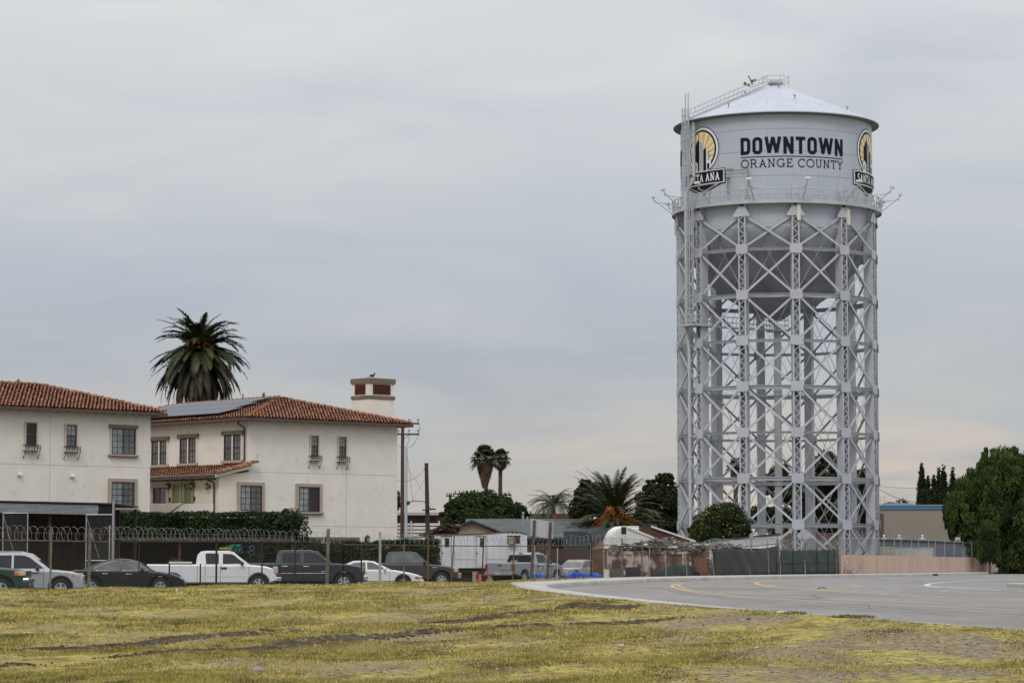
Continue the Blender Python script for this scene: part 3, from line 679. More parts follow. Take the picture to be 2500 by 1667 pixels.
def emblem(th0):
    e=empty('tank_emblem',(0,0,0)); e.parent=tw; zc=38.3
    d=Dec(th0,zc); disc=lambda r,n=48: arc(0,0,r,r,0,360,n)[:-1]
    d.fill(disc(2.16),0); 
    # base ribbon shape
    d.fill([(-2.85,-1.85),(-2.85,-3.25),(2.85,-3.25),(2.85,-1.85)],0); d.fill([(-2.6,-3.2),(2.6,-3.2),(0,-4.15)],0)
    d.build('emblem_outline',mblk,e)
    d=Dec(th0,zc); d.fill(disc(2.08),1); d.fill([(-2.76,-1.93),(-2.76,-3.17),(2.76,-3.17),(2.76,-1.93)],1)
    d.fill([(-2.35,-3.16),(2.35,-3.16),(0,-4.03)],1); d.build('emblem_border',mwht,e)
    d=Dec(th0,zc); d.fill(disc(1.86),2); d.build('emblem_ring',mblk,e)
    d=Dec(th0,zc); d.fill(disc(1.68),3); d.build('emblem_sky',M('emblem cream',(.72,.70,.62),rough=.6),e)
    d=Dec(th0,zc)
    for k in range(13):
        a=-30+k*20+4; o=(0,-.6); L=[]
        for q in (0,.5,1):
            t=R(a+12*q); # intersection with circle radius 1.68
            dx,dy=math.cos(t),math.sin(t); b_=o[1]*dy; c_=o[1]**2-1.66**2; s=-b_+math.sqrt(b_*b_-c_); L.append((o[0]+dx*s,o[1]+dy*s))
        d.fill([o]+L,4)
    d.build('sun_rays',myel,e)
    d=Dec(th0,zc)
    d.fill([(-1.05,-1.9),(-1.05,.28),(-.30,1.2),(-.30,-1.9)],5)
    d.fill([(.30,-1.9),(.30,-.02),(.68,.2),(.68,-1.9)],6.5)
    d.build('skyline_black_face',mblk,e)  # building faces printed black in the emblem
    d=Dec(th0,zc)
    d.fill([(-.30,-1.9),(-.30,1.16),(.30,.72),(.30,-1.9)],6)
    d.fill([(.68,-1.9),(.68,.16),(.86,.04),(.86,-1.9)],6)
    d.fill([(.74,-1.9),(.74,-1.0),(1.0,-.35),(1.26,-1.0),(1.26,-1.75)],6)
    d.fill([(-1.25,-1.9),(-1.25,-1.2),(-.9,-.85),(-.5,-1.2),(-.5,-1.9)],6)
    d.build('skyline_white_face',mwht,e)
    d=Dec(th0,zc)
    for k in range(5): d.stroke([(-.26+.12*k,-1.85),(-.26+.12*k,.94-.077*k)],.04,7)
    d.stroke([(.95,-1.0),(1.0,-.2)],.06,7); d.stroke([(1.04,-.9),(1.12,-.5)],.05,7); d.fill([(.8,-1.8),(.8,-1.3),(1.08,-1.25),(1.08,-1.8)],7)
    d.stroke([(-1.1,-1.7),(-1.1,-1.3)],.06,7); d.stroke([(-.9,-1.7),(-.9,-1.15)],.06,7); d.stroke([(-.7,-1.7),(-.7,-1.3)],.06,7)
    d.build('skyline_line',mblk,e)
    d=Dec(th0,zc); d.fill([(-2.76,-1.93),(-2.76,-3.17),(2.76,-3.17),(2.76,-1.93)],8); d.build('banner_border',mwht,e)
    d=Dec(th0,zc); d.fill([(-2.66,-2.01),(-2.66,-3.09),(2.66,-3.09),(2.66,-2.01)],9); d.fill([(-1.9,-3.24),(1.9,-3.24),(0,-3.85)],9); d.build('banner',mblk,e)
    d=Dec(th0,zc-2.9); text(d,'SANTA ANA',serif,0,4.55,0,.70,.10,10,.12); d.build('banner_lettering',mwht,e)
for th0 in (-49.3,69.7,189.7): emblem(th0)
# ================================================================ the two stucco houses
mst=M('stucco',(.72,.675,.595),(.67,.63,.555),scale=1.1,detail=7,rough=.9,bump=.12,bscale=14,c3=(.56,.535,.485),s3=2.6,lo3=.60,hi3=.68,st3=(1,1,.7))
mwarm=M('stucco warm',(.72,.665,.55),(.68,.63,.52),scale=1.1,detail=7,rough=.9,bump=.12,bscale=14,c3=(.55,.51,.42),s3=1.7,lo3=.6,hi3=.72)
mtrim=M('trim tan',(.38,.31,.25),(.34,.28,.225),scale=2,rough=.9); mlint=M('lintel wood',(.17,.14,.095),(.13,.105,.07),scale=4,rough=.85)
mtile=M('clay tile',(.28,.125,.068),(.205,.09,.052),scale=.8,detail=6,rough=.9,rnd=.25,c3=(.17,.08,.055),s3=2.5,lo3=.56,hi3=.72)
mtile2=M('clay tile base',(.12,.05,.03),rough=.9); mgut=M('gutter brown',(.075,.045,.035),rough=.6)
mfr=M('window frame',(.085,.03,.022),rough=.6); mfr2=M('window frame dark',(.03,.015,.012),rough=.6)
mgl=M('window glass',(.10,.13,.14),(.05,.06,.07),scale=.7,rough=.08,spec=.9); mgd=M('window glass dark',(.014,.015,.018),rough=.1,spec=.5); mcurt=M('curtain glass',(.25,.30,.31),(.16,.20,.21),scale=1.4,rough=.12,spec=.8)
mirn=M('wrought iron',(.012,.012,.013),rough=.6); msill=M('sill',(.36,.30,.245),rough=.9); mwt=M('white plastic',(.62,.62,.58),rough=.5)
HA=R(42); ca,sa=math.cos(HA),math.sin(HA)
class House:
    def __init__(s,name,loc,label): s.o=Vector(loc); s.root=empty(name,loc,HA,label,'house')
    def onF(s,px,py,y=0.):
        """point of a pixel on the local plane y=const -> (x,z)"""
        r=ray(px,py); d=Vector((r.x*ca+r.y*sa,-r.x*sa+r.y*ca,r.z)); o=Vector((0,0,EYE))-s.o; o=Vector((o.x*ca+o.y*sa,-o.x*sa+o.y*ca,o.z))
        t=(y-o.y)/d.y; return (o.x+d.x*t,o.z+d.z*t)
    def onL(s,px,py,x=0.):
        r=ray(px,py); d=Vector((r.x*ca+r.y*sa,-r.x*sa+r.y*ca,r.z)); o=Vector((0,0,EYE))-s.o; o=Vector((o.x*ca+o.y*sa,-o.x*sa+o.y*ca,o.z))
        t=(x-o.x)/d.x; return (o.y+d.y*t,o.z+d.z*t)
def plane(kind,c):
    """maps (u,z,out) to local coordinates"""
    return (lambda u,z,o: (u,c-o,z)) if kind=='F' else (lambda u,z,o: (c-o,u,z))
def pbox(mb,pl,u0,u1,z0,z1,o0,o1):
    a=pl(u0,z0,o0); b=pl(u1,z1,o1); mb.box(min(a[0],b[0]),max(a[0],b[0]),min(a[1],b[1]),max(a[1],b[1]),min(a[2],b[2]),max(a[2],b[2]))
def window(root,pl,u0,u1,z0,z1,kind,trim=0.,lint=False,sill=True,flip=False,gl=(0,1),d=.03):
    """window with frame, muntins and panes; kind 'slide' or 'hung' or 'pair'"""
    if u0>u1: u0,u1=u1,u0
    mb=MB(); f=.055
    pbox(mb,pl,u0,u1,z1-f,z1,.0,d+.05); pbox(mb,pl,u0,u1,z0,z0+f,.0,d+.05); pbox(mb,pl,u0,u0+f,z0+f,z1-f,.0,d+.05); pbox(mb,pl,u1-f,u1,z0+f,z1-f,.0,d+.05)
    if kind=='slide': um=(u0+u1)/2; pbox(mb,pl,um-.035,um+.035,z0+f,z1-f,0,d+.045)
    if kind=='hung': zm=(z0+z1)/2; pbox(mb,pl,u0+f,u1-f,zm-.04,zm+.04,0,d+.045)
    w_=mb.build('window',mfr,root)
    cells=[]
    if kind=='slide': cells=[(u0+f,um-.035,z0+f,z1-f),(um+.035,u1-f,z0+f,z1-f)]; nx,nz=2,4
    else: cells=[(u0+f,u1-f,zm+.04,z1-f),(u0+f,u1-f,z0+f,zm-.04)]; nx,nz=2,2
    mats=[mcurt,mgl,mgd]
    for k,c in enumerate(cells):
        mb=MB(); pbox(mb,pl,c[0],c[1],c[2],c[3],.004,d); mb.build('pane',mats[gl[k]],w_)
        if gl[k]!=2 or kind=='hung':
            mb=MB(); t=.012
            for i in range(1,nx): u=c[0]+(c[1]-c[0])*i/nx; pbox(mb,pl,u-t,u+t,c[2],c[3],d+.002,d+.015)
            for i in range(1,nz): z=c[2]+(c[3]-c[2])*i/nz; pbox(mb,pl,c[0],c[1],z-t,z+t,d+.003,d+.014)
            mb.build('muntin',mfr2,w_)
    if trim:
        mb=MB(); t=trim; o=.09
        pbox(mb,pl,u0-t,u1+t,z1,z1+t,0,o); pbox(mb,pl,u0-t,u0,z0,z1,0,o); pbox(mb,pl,u1,u1+t,z0,z1,0,o); mb.build('window_trim',mtrim if trim>.1 else M('pale trim',(.5,.44,.37),rough=.9),w_)
    if lint: mb=MB(); pbox(mb,pl,u0-.14,u1+.14,z1+.01,z1+.19,0,.13); mb.build('lintel',mlint,w_,bevel=.012)
    if sill:
        mb=MB(); e=(trim if trim>.1 else .08)+.1; pbox(mb,pl,u0-e,u1+e,z0-.09,z0-.005,0,.17); pbox(mb,pl,u0-e+.06,u1+e-.06,z0-.16,z0-.09,0,.1); mb.build('sill',msill,w_,bevel=.01)
    return w_
def flowerbox(root,pl,u0,u1,z0):
    mb=MB(); u0-=.12; u1+=.12; z1=z0+.02; zb=z0-.26
    for z in (z1,zb,(z1+zb)/2): pbox(mb,pl,u0,u1,z-.012,z+.012,.25,.275)
    for u in (u0,u1):
        pbox(mb,pl,u-.01,u+.01,zb-.01,zb+.01,.01,.26); pbox(mb,pl,u-.01,u+.01,z1-.01,z1+.01,.01,.26)
        mb.tube([pl(u,zb,.24),pl(u+.02,zb-.2,.1),pl(u,zb-.32,.03)],.014,5); mb.ball(pl(u,zb-.34,.05),.04,6,4)
    for k in range(6): u=u0+(u1-u0)*k/5; pbox(mb,pl,u-.012,u+.012,zb,z1,.25,.275)
    for k in range(3): 
        u=u0+(u1-u0)*(k+.5)/3; mb.tube([Vector(pl(u+.09*math.cos(t),(z1+zb)/2+.08*math.sin(t),.27)) for t in [2*PI*q/10 for q in range(10)]],.01,4,close=True)
    pbox(mb,pl,u0,u1,zb-.012,zb,.01,.25)
    mb.build('iron_flower_box',mirn,root)
def tiles(mb,o,e,s,n,Le,vmax,pitch=.225,course=.34,v0=0.,vmin=None):
    """barrel tiles: o origin at eave, e along eave, s upslope, n normal"""
    o,e,s,n=map(Vector,(o,e,s,n)); r=pitch*.46; k=int(Le/pitch)
    for i in range(k):
        u=(i+.5)*pitch; vm=vmax(u); v=v0 if vmin is None else max(v0,vmin(u)); j=0; joff=rnd.uniform(-.02,.02)
        if vmin is not None: v=v0+course*math.ceil((v-v0)/course)
        while v<vm-.05:
            v1=min(v+course+.02,vm+.04); mb.cr=rnd.random(); jo=joff+rnd.uniform(-.012,.012); h0=.055+rnd.uniform(0,.015); h1=.012
            A=[];B=[]
            for q in range(6):
                a=PI*q/5; du=-r*math.cos(a); dh=r*.8*math.sin(a)
                A.append(mb.p(o+e*(u+du+jo)+s*v+n*(dh+h0))); B.append(mb.p(o+e*(u+du*.86+jo)+s*v1+n*(dh*.86+h1)))
            for q in range(5): mb.face((A[q],A[q+1],B[q+1],B[q]))
            v+=course
def ridgecaps(mb,a,b,r=.13,st=.38):
    a,b=Vector(a),Vector(b); n=max(1,int((b-a).length/st)); d=(b-a)/n; u=d.normalized(); sd=u.cross(Vector((0,0,1))).normalized(); up=sd.cross(u)
    for i in range(n):
        mb.cr=rnd.random(); p=a+d*i; q=a+d*(i+1.06); A=[];B=[]
        for k in range(6):
            t=PI*k/5; A.append(mb.p(p+sd*r*1.05*math.cos(t)+up*(r*math.sin(t)+.03))); B.append(mb.p(q+sd*r*.88*math.cos(t)+up*(r*.88*math.sin(t)-.01)))
        for k in range(5): mb.face((A[k],A[k+1],B[k+1],B[k]))
        mb.face(A)
EV=.55; ZE=8.95; XR=5.9; YR=5.2; ZP=10.43; LX=10.24; LY=19.
def hiproof(root):
    """hip end towards local -y"""
    A=Vector((-EV,-EV,ZE)); B=Vector((LX+EV,-EV,ZE)); P=Vector((XR,YR,ZP)); Q=Vector((XR,LY-4.,ZP)); D=Vector((-EV,LY+EV,ZE)); E=Vector((LX+EV,LY+EV,ZE))
    mb=MB()
    v=[mb.p(q) for q in (A,B,E,D,P,Q)]; mb.face((v[0],v[1],v[4])); mb.face((v[1],v[2],v[5],v[4])); mb.face((v[3],v[0],v[4],v[5])); mb.face((v[2],v[3],v[5])); mb.face((v[3],v[2],v[1],v[0]))
    rf=mb.build('roof',mtile2,root)
    mb=MB()
    # front hip face
    def plane_tiles(a,b,top_fn,ins):
        pass
    e=(B-A).normalized(); L=(B-A).length; foot=A+e*((P-A).dot(e)); s=(P-foot); H=s.length; s.normalize(); n=e.cross(s); n=n if n.z>0 else -n
    up=(P-A).dot(e)
    tiles(mb,A,e,s,n,L,lambda u:(H*u/up if u<up else H*(L-u)/(L-up)))
    # left face (x=-EV), along +y
    e=Vector((0,1,0)); s=Vector((XR+EV,0,ZP-ZE)); H=s.length; s.normalize(); n=s.cross(e); n=n if n.z>0 else -n; L=LY+2*EV; up=YR+EV
    tiles(mb,A,e,s,n,L,lambda u:min(H,H*u/up,H*(L-u)/4.5))
    # right face
    s=Vector((-(LX+EV-XR),0,ZP-ZE)); H2=s.length; s.normalize(); n=s.cross(e); n=n if n.z>0 else -n
    tiles(mb,B,e,s,n,L,lambda u:min(H2,H2*u/up,H2*(L-u)/4.5))
    mb.build('roof_tiles',mtile,rf,fix=False)
    mb=MB(); up=Vector((0,0,.06))
    ridgecaps(mb,A+up,P+up); ridgecaps(mb,B+up,P+up); ridgecaps(mb,P+up,Q+up); ridgecaps(mb,D+up,Q+up); mb.build('ridge_caps',mtile,rf,fix=False)
    mb=MB(); z0,z1=ZE-.15,ZE-.005; g=.09; x0,x1,y0,y1=-EV-g,LX+EV+g,-EV-g,LY+EV+g
    mb.box(x0,x1,y0,y0+g-.003,z0,z1); mb.box(x0,x0+g-.003,y0+g,y1,z0,z1); mb.box(x1-g+.003,x1,y0+g,y1,z0,z1); mb.build('gutter',mgut,rf)
    mb=MB()
    for k in range(19): x=.1+k*.56; mb.box(x,x+.09,-EV+.02,-.01,ZE-.14,ZE-.01)
    for k in range(33): y=.1+k*.56; mb.box(-EV+.02,-.01,y,y+.09,ZE-.14,ZE-.01)
    mb.build('rafter_tails',mlint,rf)
    return rf
def walls(h,x0=0.,y1=LY):
    mb=MB(); mb.box(x0,LX,0,y1,-.2,ZE-.01); return mb.build('wall',mst,h.root)
def joints(h,lines,pl):
    mb=MB()
    for u0,u1,z0,z1 in lines: pbox(mb,pl,min(u0,u1),max(u0,u1)+.012,min(z0,z1),max(z0,z1)+.012,.001,.006)
    mb.build('control_joint',M('stucco joint',(.27,.255,.23),rough=.9),h.root)
def roof1(root):
    x0=-9-EV; x1=LX+EV; y0=-EV; y1=2*YR+EV; a=-4.5; b=6.9
    A=Vector((x0,y0,ZE));B=Vector((x1,y0,ZE));C_=Vector((x1,y1,ZE));D=Vector((x0,y1,ZE));P=Vector((a,YR,ZP));Q=Vector((b,YR,ZP)); mb=MB(); v=[mb.p(q) for q in (A,B,C_,D,P,Q)]
    for f in ((0,1,5,4),(1,2,5),(2,3,4,5),(3,0,4),(3,2,1,0)): mb.face([v[i] for i in f])
    rf=mb.build('roof',mtile2,root); mb=MB(); e=Vector((1,0,0)); s=Vector((0,YR+EV,ZP-ZE)); H=s.length; s.normalize(); n=e.cross(s); L=x1-x0
    tiles(mb,A,e,s,n,L,lambda u:min(H,H*u/(a-x0),H*(L-u)/(x1-b)))
    s=Vector((b-x1,0,ZP-ZE)); H2=s.length; s.normalize(); e=Vector((0,1,0)); n=e.cross(s); n=n if n.z>0 else -n; Ly=y1-y0
    tiles(mb,B,e,s,n,Ly,lambda u:min(H2*u/(YR+EV),H2*(Ly-u)/(YR+EV)))
    mb.build('roof_tiles',mtile,rf,fix=False); mb=MB(); up=Vector((0,0,.06))
    for p,q in ((A,P),(B,Q),(C_,Q),(D,P),(P,Q)): ridgecaps(mb,p+up,q+up)
    mb.build('ridge_caps',mtile,rf,fix=False)
    mb=MB(); z0,z1=ZE-.15,ZE-.005; mb.box(x0,x1+.09,y0-.09,y0-.003,z0,z1); mb.box(x1+.003,x1+.09,y0,y1,z0,z1); mb.build('gutter',mgut,rf)
    mb=MB()
    for k in range(34): x=-8.9+k*.56; mb.box(x,x+.09,-EV+.02,-.01,ZE-.14,ZE-.01)
    mb.build('rafter_tails',mlint,rf)
# ---- left house
h1=House('stucco_house',(-26.2,133.15,.15),'cream stucco house at the left edge with red tiled hip roof and square wall vents')
walls(h1,-9.,2*YR); roof1(h1.root); pl=plane('F',0.)
def wF(h,a,b,c,d,**k):
    p=h.onF(a,b); q=h.onF(c,d); p2=h.onF(a,d); q2=h.onF(c,b)
    return window(h.root,plane('F',0.),p[0],q[0],(p2[1]+q[1])/2,(p[1]+q2[1])/2,**k)
for k,(a,b,c,d) in enumerate(((62,1032,87,1086.5),(160.5,1037,185,1090.5))):
    wF(h1,a,b,c,d,kind='hung',trim=.07,sill=False,gl=(2,2) if k==0 else (0,1))
    u0,z=h1.onF(a,d); u1,_=h1.onF(c,d); flowerbox(h1.root,pl,u0,u1,z)
wF(h1,271,1046,329,1109,kind='slide',trim=.06,lint=True,gl=(0,1)); wF(h1,270.5,1176,326,1240,kind='slide',trim=.17,gl=(0,1))
x,_=h1.onF(122,1080); _,z=h1.onF(200,1137); _,zt=h1.onF(122,1015)
joints(h1,[(x,x,0,zt+.3),(0,LX,z,z)],pl)
for a,b in ((47,1156),(175,1160)):
    x,z=h1.onF(a,b); mb=MB(); mb.prism([(0,.09),(.14,-.02),(.14,-.1),(0,-.1)],(x-.11,0,z),(0,-1,0),(0,0,1),(.22,0,0)); pbox(mb,pl,x-.13,x+.13,z-.13,z+.12,0,.02); mb.build('wall_vent',mwt,h1.root)
mb=MB(); P=(5.55,YR,ZP); mb.tube([P,(P[0],P[1],P[2]+.2)],.05,8); mb.lathe([(.0,.36),(.06,.3),(.1,.24),(.06,.18),(.1,.14)],P,8); mb.build('roof_finial',mtile,h1.root)
# ---- right house
h2=House('stucco_house',(-14.,145.,.15),'cream stucco house with tall chimney, solar panels and porch with pent tile roof')
H=h2.root; walls(h2); hiproof(H); PX=-1.93
# lower storeys stand proud to the left, under a pent tile roof
ztop=h2.onF(607,1152)[1]; zep=h2.onF(536,1158)[1]; YB=11.
mb=MB(); mb.box(PX,-.001,0,YB+6,-.2,zep); mb.prism([(PX,zep),(0.001,zep),(0.001,ztop)],(0,0,0),(1,0,0),(0,0,1),(0,YB+6,0)); mb.build('porch_wall',mwarm,H)
mb=MB(); zr0=zep-.02; A=Vector((PX-.45,-.28,zr0)); T=Vector((.45,-.28,zr0+ (ztop-zep)*1.25)); L=YB+6.
T=Vector((.02,-.28,h2.onF(618,1131)[1]-.12))
mb.prism([(A.x,A.z),(T.x,T.z),(T.x,T.z-.16),(A.x,A.z-.14)],(0,-.25,0),(1,0,0),(0,0,1),(0,L,0)); pr=mb.build('pent_roof',mst,H)
s=(T-A); Hh=s.length; s.normalize(); e=Vector((0,1,0)); n=s.cross(e); n=n if n.z>0 else -n
mb=MB(); tiles(mb,A+n*.01,e,s,n,L,lambda u:Hh); mb.build('roof_tiles',mtile,pr,fix=False)
mb=MB(); ridgecaps(mb,A+Vector((.0,0,.06)),T+Vector((.35,0,.16)),r=.16,st=.32); mb.build('rake_caps',mtile,pr,fix=False)
mb=MB(); mb.box(A.x-.1,A.x-.01,-.25,L-.3,A.z-.13,A.z-.0); mb.build('gutter',mgut,pr)
mb=MB(); 
for k in range(26): y=.3+k*.6; mb.box(PX-.42,PX-.01,y,y+.09,A.z-.26,A.z-.15)
mb.build('rafter_tails',mlint,pr)
# porch end wall flush with the front: the lower storeys are one plane
plF=plane('F',0.); plL=plane('L',0.); plP=plane('L',PX)
for a,b,c,d in ((758,1064,775,1113),(826,1067,843,1115.5)):
    wF(h2,a,b,c,d,kind='hung',trim=.07,sill=False,gl=(0,1)); u0,z=h2.onF(a,d); u1,_=h2.onF(c,d); flowerbox(H,plF,u0,u1,z)
wF(h2,585,1184.5,637.5,1246,kind='slide',trim=.17,gl=(0,1)); wF(h2,727.5,1188,778.5,1249.5,kind='slide',trim=.17,gl=(0,2))
for a,b in ((737,782),(809,870)):
    u0,z1=h2.onF(a,1319); u1,_=h2.onF(b,1319); window(H,plF,u0,u1,z1-1.5,z1,'slide',lint=True,gl=(1,2))
for a,b,c,d in ((549,1061.5,589.6,1123),(441,1069.5,480,1130),(372,1076,408.6,1134)):
    p=h2.onL(a,(b+d)/2); q=h2.onL(c,(b+d)/2); um=(p[0]+q[0])/2; z1=h2.onL((a+c)/2,b)[1]; z0=h2.onL((a+c)/2,d)[1]; u0,u1=min(p[0],q[0]),max(p[0],q[0])
    window(H,plL,u0,um-.07,z0,z1,'hung',gl=(1,1),sill=False); window(H,plL,um+.07,u1,z0,z1,'hung',gl=(1,1),sill=False)
    mb=MB(); pbox(mb,plL,u0-.2,u1+.2,z1+.01,z1+.22,0,.14); mb.build('lintel',mlint,H,bevel=.01)
    mb=MB(); pbox(mb,plL,u0-.16,u1+.16,z0-.16,z0-.01,0,.16); mb.build('sill',msill,H,bevel=.01)
    mb=MB(); pbox(mb,plL,u0-.1,u0-.01,z0,z1,0,.07); pbox(mb,plL,u1+.01,u1+.1,z0,z1,0,.07); pbox(mb,plL,um-.06,um+.06,z0,z1,0,.07); mb.build('window_trim',mst,H)
# porch window and doors
def Lr(a,b,c,d,x): 
    p=h2.onL(a,(b+d)/2,x); q=h2.onL(c,(b+d)/2,x); return min(p[0],q[0]),max(p[0],q[0]),h2.onL((a+c)/2,d,x)[1],h2.onL((a+c)/2,b,x)[1]
u0,u1,z0,z1=Lr(376,1190,408,1229,PX); window(H,plP,u0,u1,z0,z1,'slide',trim=.22,gl=(1,2),sill=False)
mdoor=M('door olive',(.15,.15,.09),rough=.6); mjam=M('door jamb',(.27,.24,.14),rough=.8)
for a,b,c,d in ((425,1183,442,1229),(453,1180,470.5,1238)):
    u0,u1,z0,z1=Lr(a,b,c,d,PX); mb=MB(); pbox(mb,plP,u0,u1,z0-.9,z1,0,.03); dd=mb.build('door',mdoor,H)
    mb=MB(); pbox(mb,plP,u0-.14,u0-.01,z0-.9,z1+.12,0,.12); pbox(mb,plP,u1+.01,u1+.14,z0-.9,z1+.12,0,.12); pbox(mb,plP,u0-.01,u1+.01,z1,z1+.12,0,.12); mb.build('door_frame',mjam,dd)
def lantern(root,pl,u,z,k=1.):
    mb=MB(); o=.2
    pbox(mb,pl,u-.07,u+.07,z-.12,z+.15,0,.02); mb.tube([pl(u,z+.1,.02),pl(u,z+.26,.12),pl(u,z+.24,o)],.015,5)
    c=Vector(pl(u,z,o)); mb.T=Matrix.Translation(c)@Matrix.Scale(.72*k,4)@Matrix.Translation(-c); mb.lathe([(.001,.28),(.03,.24),(.14,.14),(.13,.12)],c,6); mb.lathe([(.09,-.17),(.11,-.16),(.06,-.22),(.001,-.26)],c,6)
    for q in range(6): a=2*PI*q/6; mb.beam(c+Vector((.085*math.sin(a),-.085*math.cos(a),-.16)),c+Vector((.125*math.sin(a),-.125*math.cos(a),.13)),.015,.015)
    l=mb.build('wall_lantern',mirn,root)
    mb=MB(); mb.T=Matrix.Translation(c)@Matrix.Scale(.62*k,4)@Matrix.Translation(-c); mb.lathe([(.07,-.15),(.11,.12)],c,6); mb.build('lantern_glass',M('frosted glass',(.3,.31,.3),rough=.4),l)
for px,py in ((415,1187),(474,1186),(512,1187)):
    u,z=h2.onL(px,py,PX); lantern(H,plP,u,z)
for px,py in ((495,1195),): pass
for px,py in ((416,1219),(474.5,1217)):
    u,z=h2.onL(px,py,PX); mb=MB(); pbox(mb,plP,u-.09,u+.09,z-.12,z+.12,0,.03); mb.build('house_number_plate',mirn,H)
u,z=h2.onL(518,1178,PX); mb=MB(); pbox(mb,plP,u-.3,u+.3,z-.1,z+.12,0,.1); mb.build('wall_vent',mwt,H)
# parapet walls of the outside stair, 1.4 m in front of the porch wall
X2=PX-1.5; pl2=plane('L',X2)
def onL2(a,b): return h2.onL(a,b,X2)
def stairwall(pts,mat,x):
    mb=MB(); P=[onL2(*q) for q in pts]; mb.prism(P,(x,0,0),(0,1,0),(0,0,1),(.18,0,0)); mb.build('stair_parapet',mat,H)
stairwall([(352,1229),(432,1228),(440,1229.5),(405,1256),(400,1330),(352,1330)],mst,X2)
stairwall([(424,1260),(455,1236),(463,1230.5),(470,1229),(529,1229),(529,1330),(424,1330)],mst,X2-.4)
mb=MB(); a=onL2(418,1256); b=onL2(438,1243); c=onL2(446,1242.5); mb.tube([(X2-.2,a[0],a[1]),(X2-.2,b[0],b[1]),(X2-.2,c[0],c[1])],.025,6); mb.build('handrail',mirn,H)
mb=MB(); mb.box(X2+.18,PX-.01,3.5,YB+5,onL2(432,1228)[1]-1.1,onL2(432,1228)[1]-.95); mb.build('landing',mst,H)
# downpipes
def pipe(pts,root): mb=MB(); mb.tube(pts,.05,8); mb.build('downpipe',mgut,root)
z=ZE-.15; pipe([(-.5,.35,z),(-.45,.35,z-.15),(-.12,.3,z-.35),(-.09,.3,z-.5),(-.09,.3,T.z+.25),(-.25,.3,T.z+.1)],H)
pipe([(PX-.5,.4,A.z-.1),(PX-.45,.4,A.z-.25),(PX-.12,.35,A.z-.4),(PX-.08,.35,A.z-.55),(PX-.08,.35,.1)],H)
z1=h2.onF(780,1156)[1]; z2=h2.onF(850,1285)[1]; x1=h2.onF(616,1170)[0]; x2=h2.onF(752,1160)[0]; x3=h2.onF(845.5,1160)[0]
joints(h2,[(h2.onF(596,1150)[0],LX,z1,z1),(x2+.2,LX,z2,z2),(x2,x2,.2,z1),(x3,x3,.2,z1+.6)],plF)
for px in (795.5,893): u,zz=h2.onF(px,1312); lantern(H,plF,u,zz-.1,1.3)
# chimney
cx0,cx1,cy0,cy1=10.26,12.1,2.55,4.1; zt=h2.o.z; z_=lambda v: v-.15
mb=MB(); mb.box(cx0,cx1,cy0,cy1,0,z_(11.55)); ch=mb.build('chimney',mst,H)
mb=MB(); mb.box(cx0-.07,cx1+.07,cy0-.07,cy1+.07,z_(11.55),z_(11.85)); mb.box(cx0-.05,cx1+.05,cy0-.05,cy1+.05,z_(10.66),z_(10.86)); mb.build('chimney_cap',mlint,ch,bevel=.02)
mvent=M('red lattice',(.10,.025,.015),rough=.8)
for (a,b,k) in ((cx0+.28,cx1-.3,'F'),(cy0+.32,cy1-.3,'L')):
    pl=plane('F',cy0) if k=='F' else plane('L',cx0)
    mb=MB(); pbox(mb,pl,a,b,z_(10.93),z_(11.5),.001,.012); v=mb.build('chimney_opening',mgd,ch)
    mb=MB(); nX=7; z0,z1=z_(10.93),z_(11.5); wv=b-a; hv=z1-z0
    for q in range(-7,12):
        for sg in (1,-1):
            u0=a+q*.13; pts=[]
            # clip diagonal to the opening
            ua=u0; za=z0 if sg>0 else z1; ub=u0+hv; zb=z1 if sg>0 else z0
            if ub<=a or ua>=b: continue
            t0=max(0,(a-ua)/hv); t1=min(1,(b-ua)/hv)
            if t1-t0<.02: continue
            mb.beam(pl(ua+hv*t0,za+(zb-za)*t0,.03+.004*sg),pl(ua+hv*t1,za+(zb-za)*t1,.03+.004*sg),.05,.02)
    mb.build('lattice',mvent,v)
# vents and pipes on the ridge
mb=MB()
for k,y in enumerate((6.2,8.2,10.4,13.6,14.3)):
    mb=MB(); mb.tube([(XR-.3,y,ZP-.1),(XR-.3,y,ZP+.42)],.035,6)
    if k<4: mb.build('vent_pipe',mtile2,H)
mb.build('vent_pipe',mtile2,H); mb=MB(); mb.lathe([(.001,.36),(.07,.3),(.09,.22),(.05,.15),(.1,-.1)],(XR-.1,6.5,ZP+.05),8); mb.build('roof_finial',mtile2,H)
# solar panels in two rows on the left roof face
msol=M('solar cell',(.06,.065,.075),(.045,.05,.058),scale=.8,rough=.42,spec=.35); mfrm=M('panel frame',(.012,.012,.013),rough=.6)
sl=(ZP-ZE)/(XR+EV)
S=Vector((1,0,sl)).normalized(); Nn=Vector((-sl,0,1)).normalized()
for row in range(3):
    for k in range(10):
        y0=2.7+k*1.02+ (0,.9,1.9)[row]; v0=.55+row*1.72
        if row==2 and k>8: continue
        o=Vector((-EV,y0,ZE))+S*v0+Nn*.28
        mb=MB(); 
        c=[o,o+S*1.66,o+S*1.66+Vector((0,.98,0)),o+Vector((0,.98,0))]
        a=[mb.p(q) for q in c]; b=[mb.p(q-Nn*.04) for q in c]; mb.face(a); mb.face(b[::-1])
        for q in range(4): mb.face((a[q],a[(q+1)%4],b[(q+1)%4],b[q]))
        sp=mb.build('solar_panel',msol,H)
mb=MB()
for y in range(3,14): 
    for v in (.9,2.8,4.6): p=Vector((-EV,y+.0,ZE))+S*v; mb.tube([p,p+Nn*.24],.02,4)
for v in (.7,2.0,2.5,3.7,4.2,5.4): p=Vector((-EV,2.75,ZE))+S*v+Nn*.2; mb.beam(p,p+Vector((0,11.5,0)),.04,.05)
mb.build('panel_rack',mfrm,H)
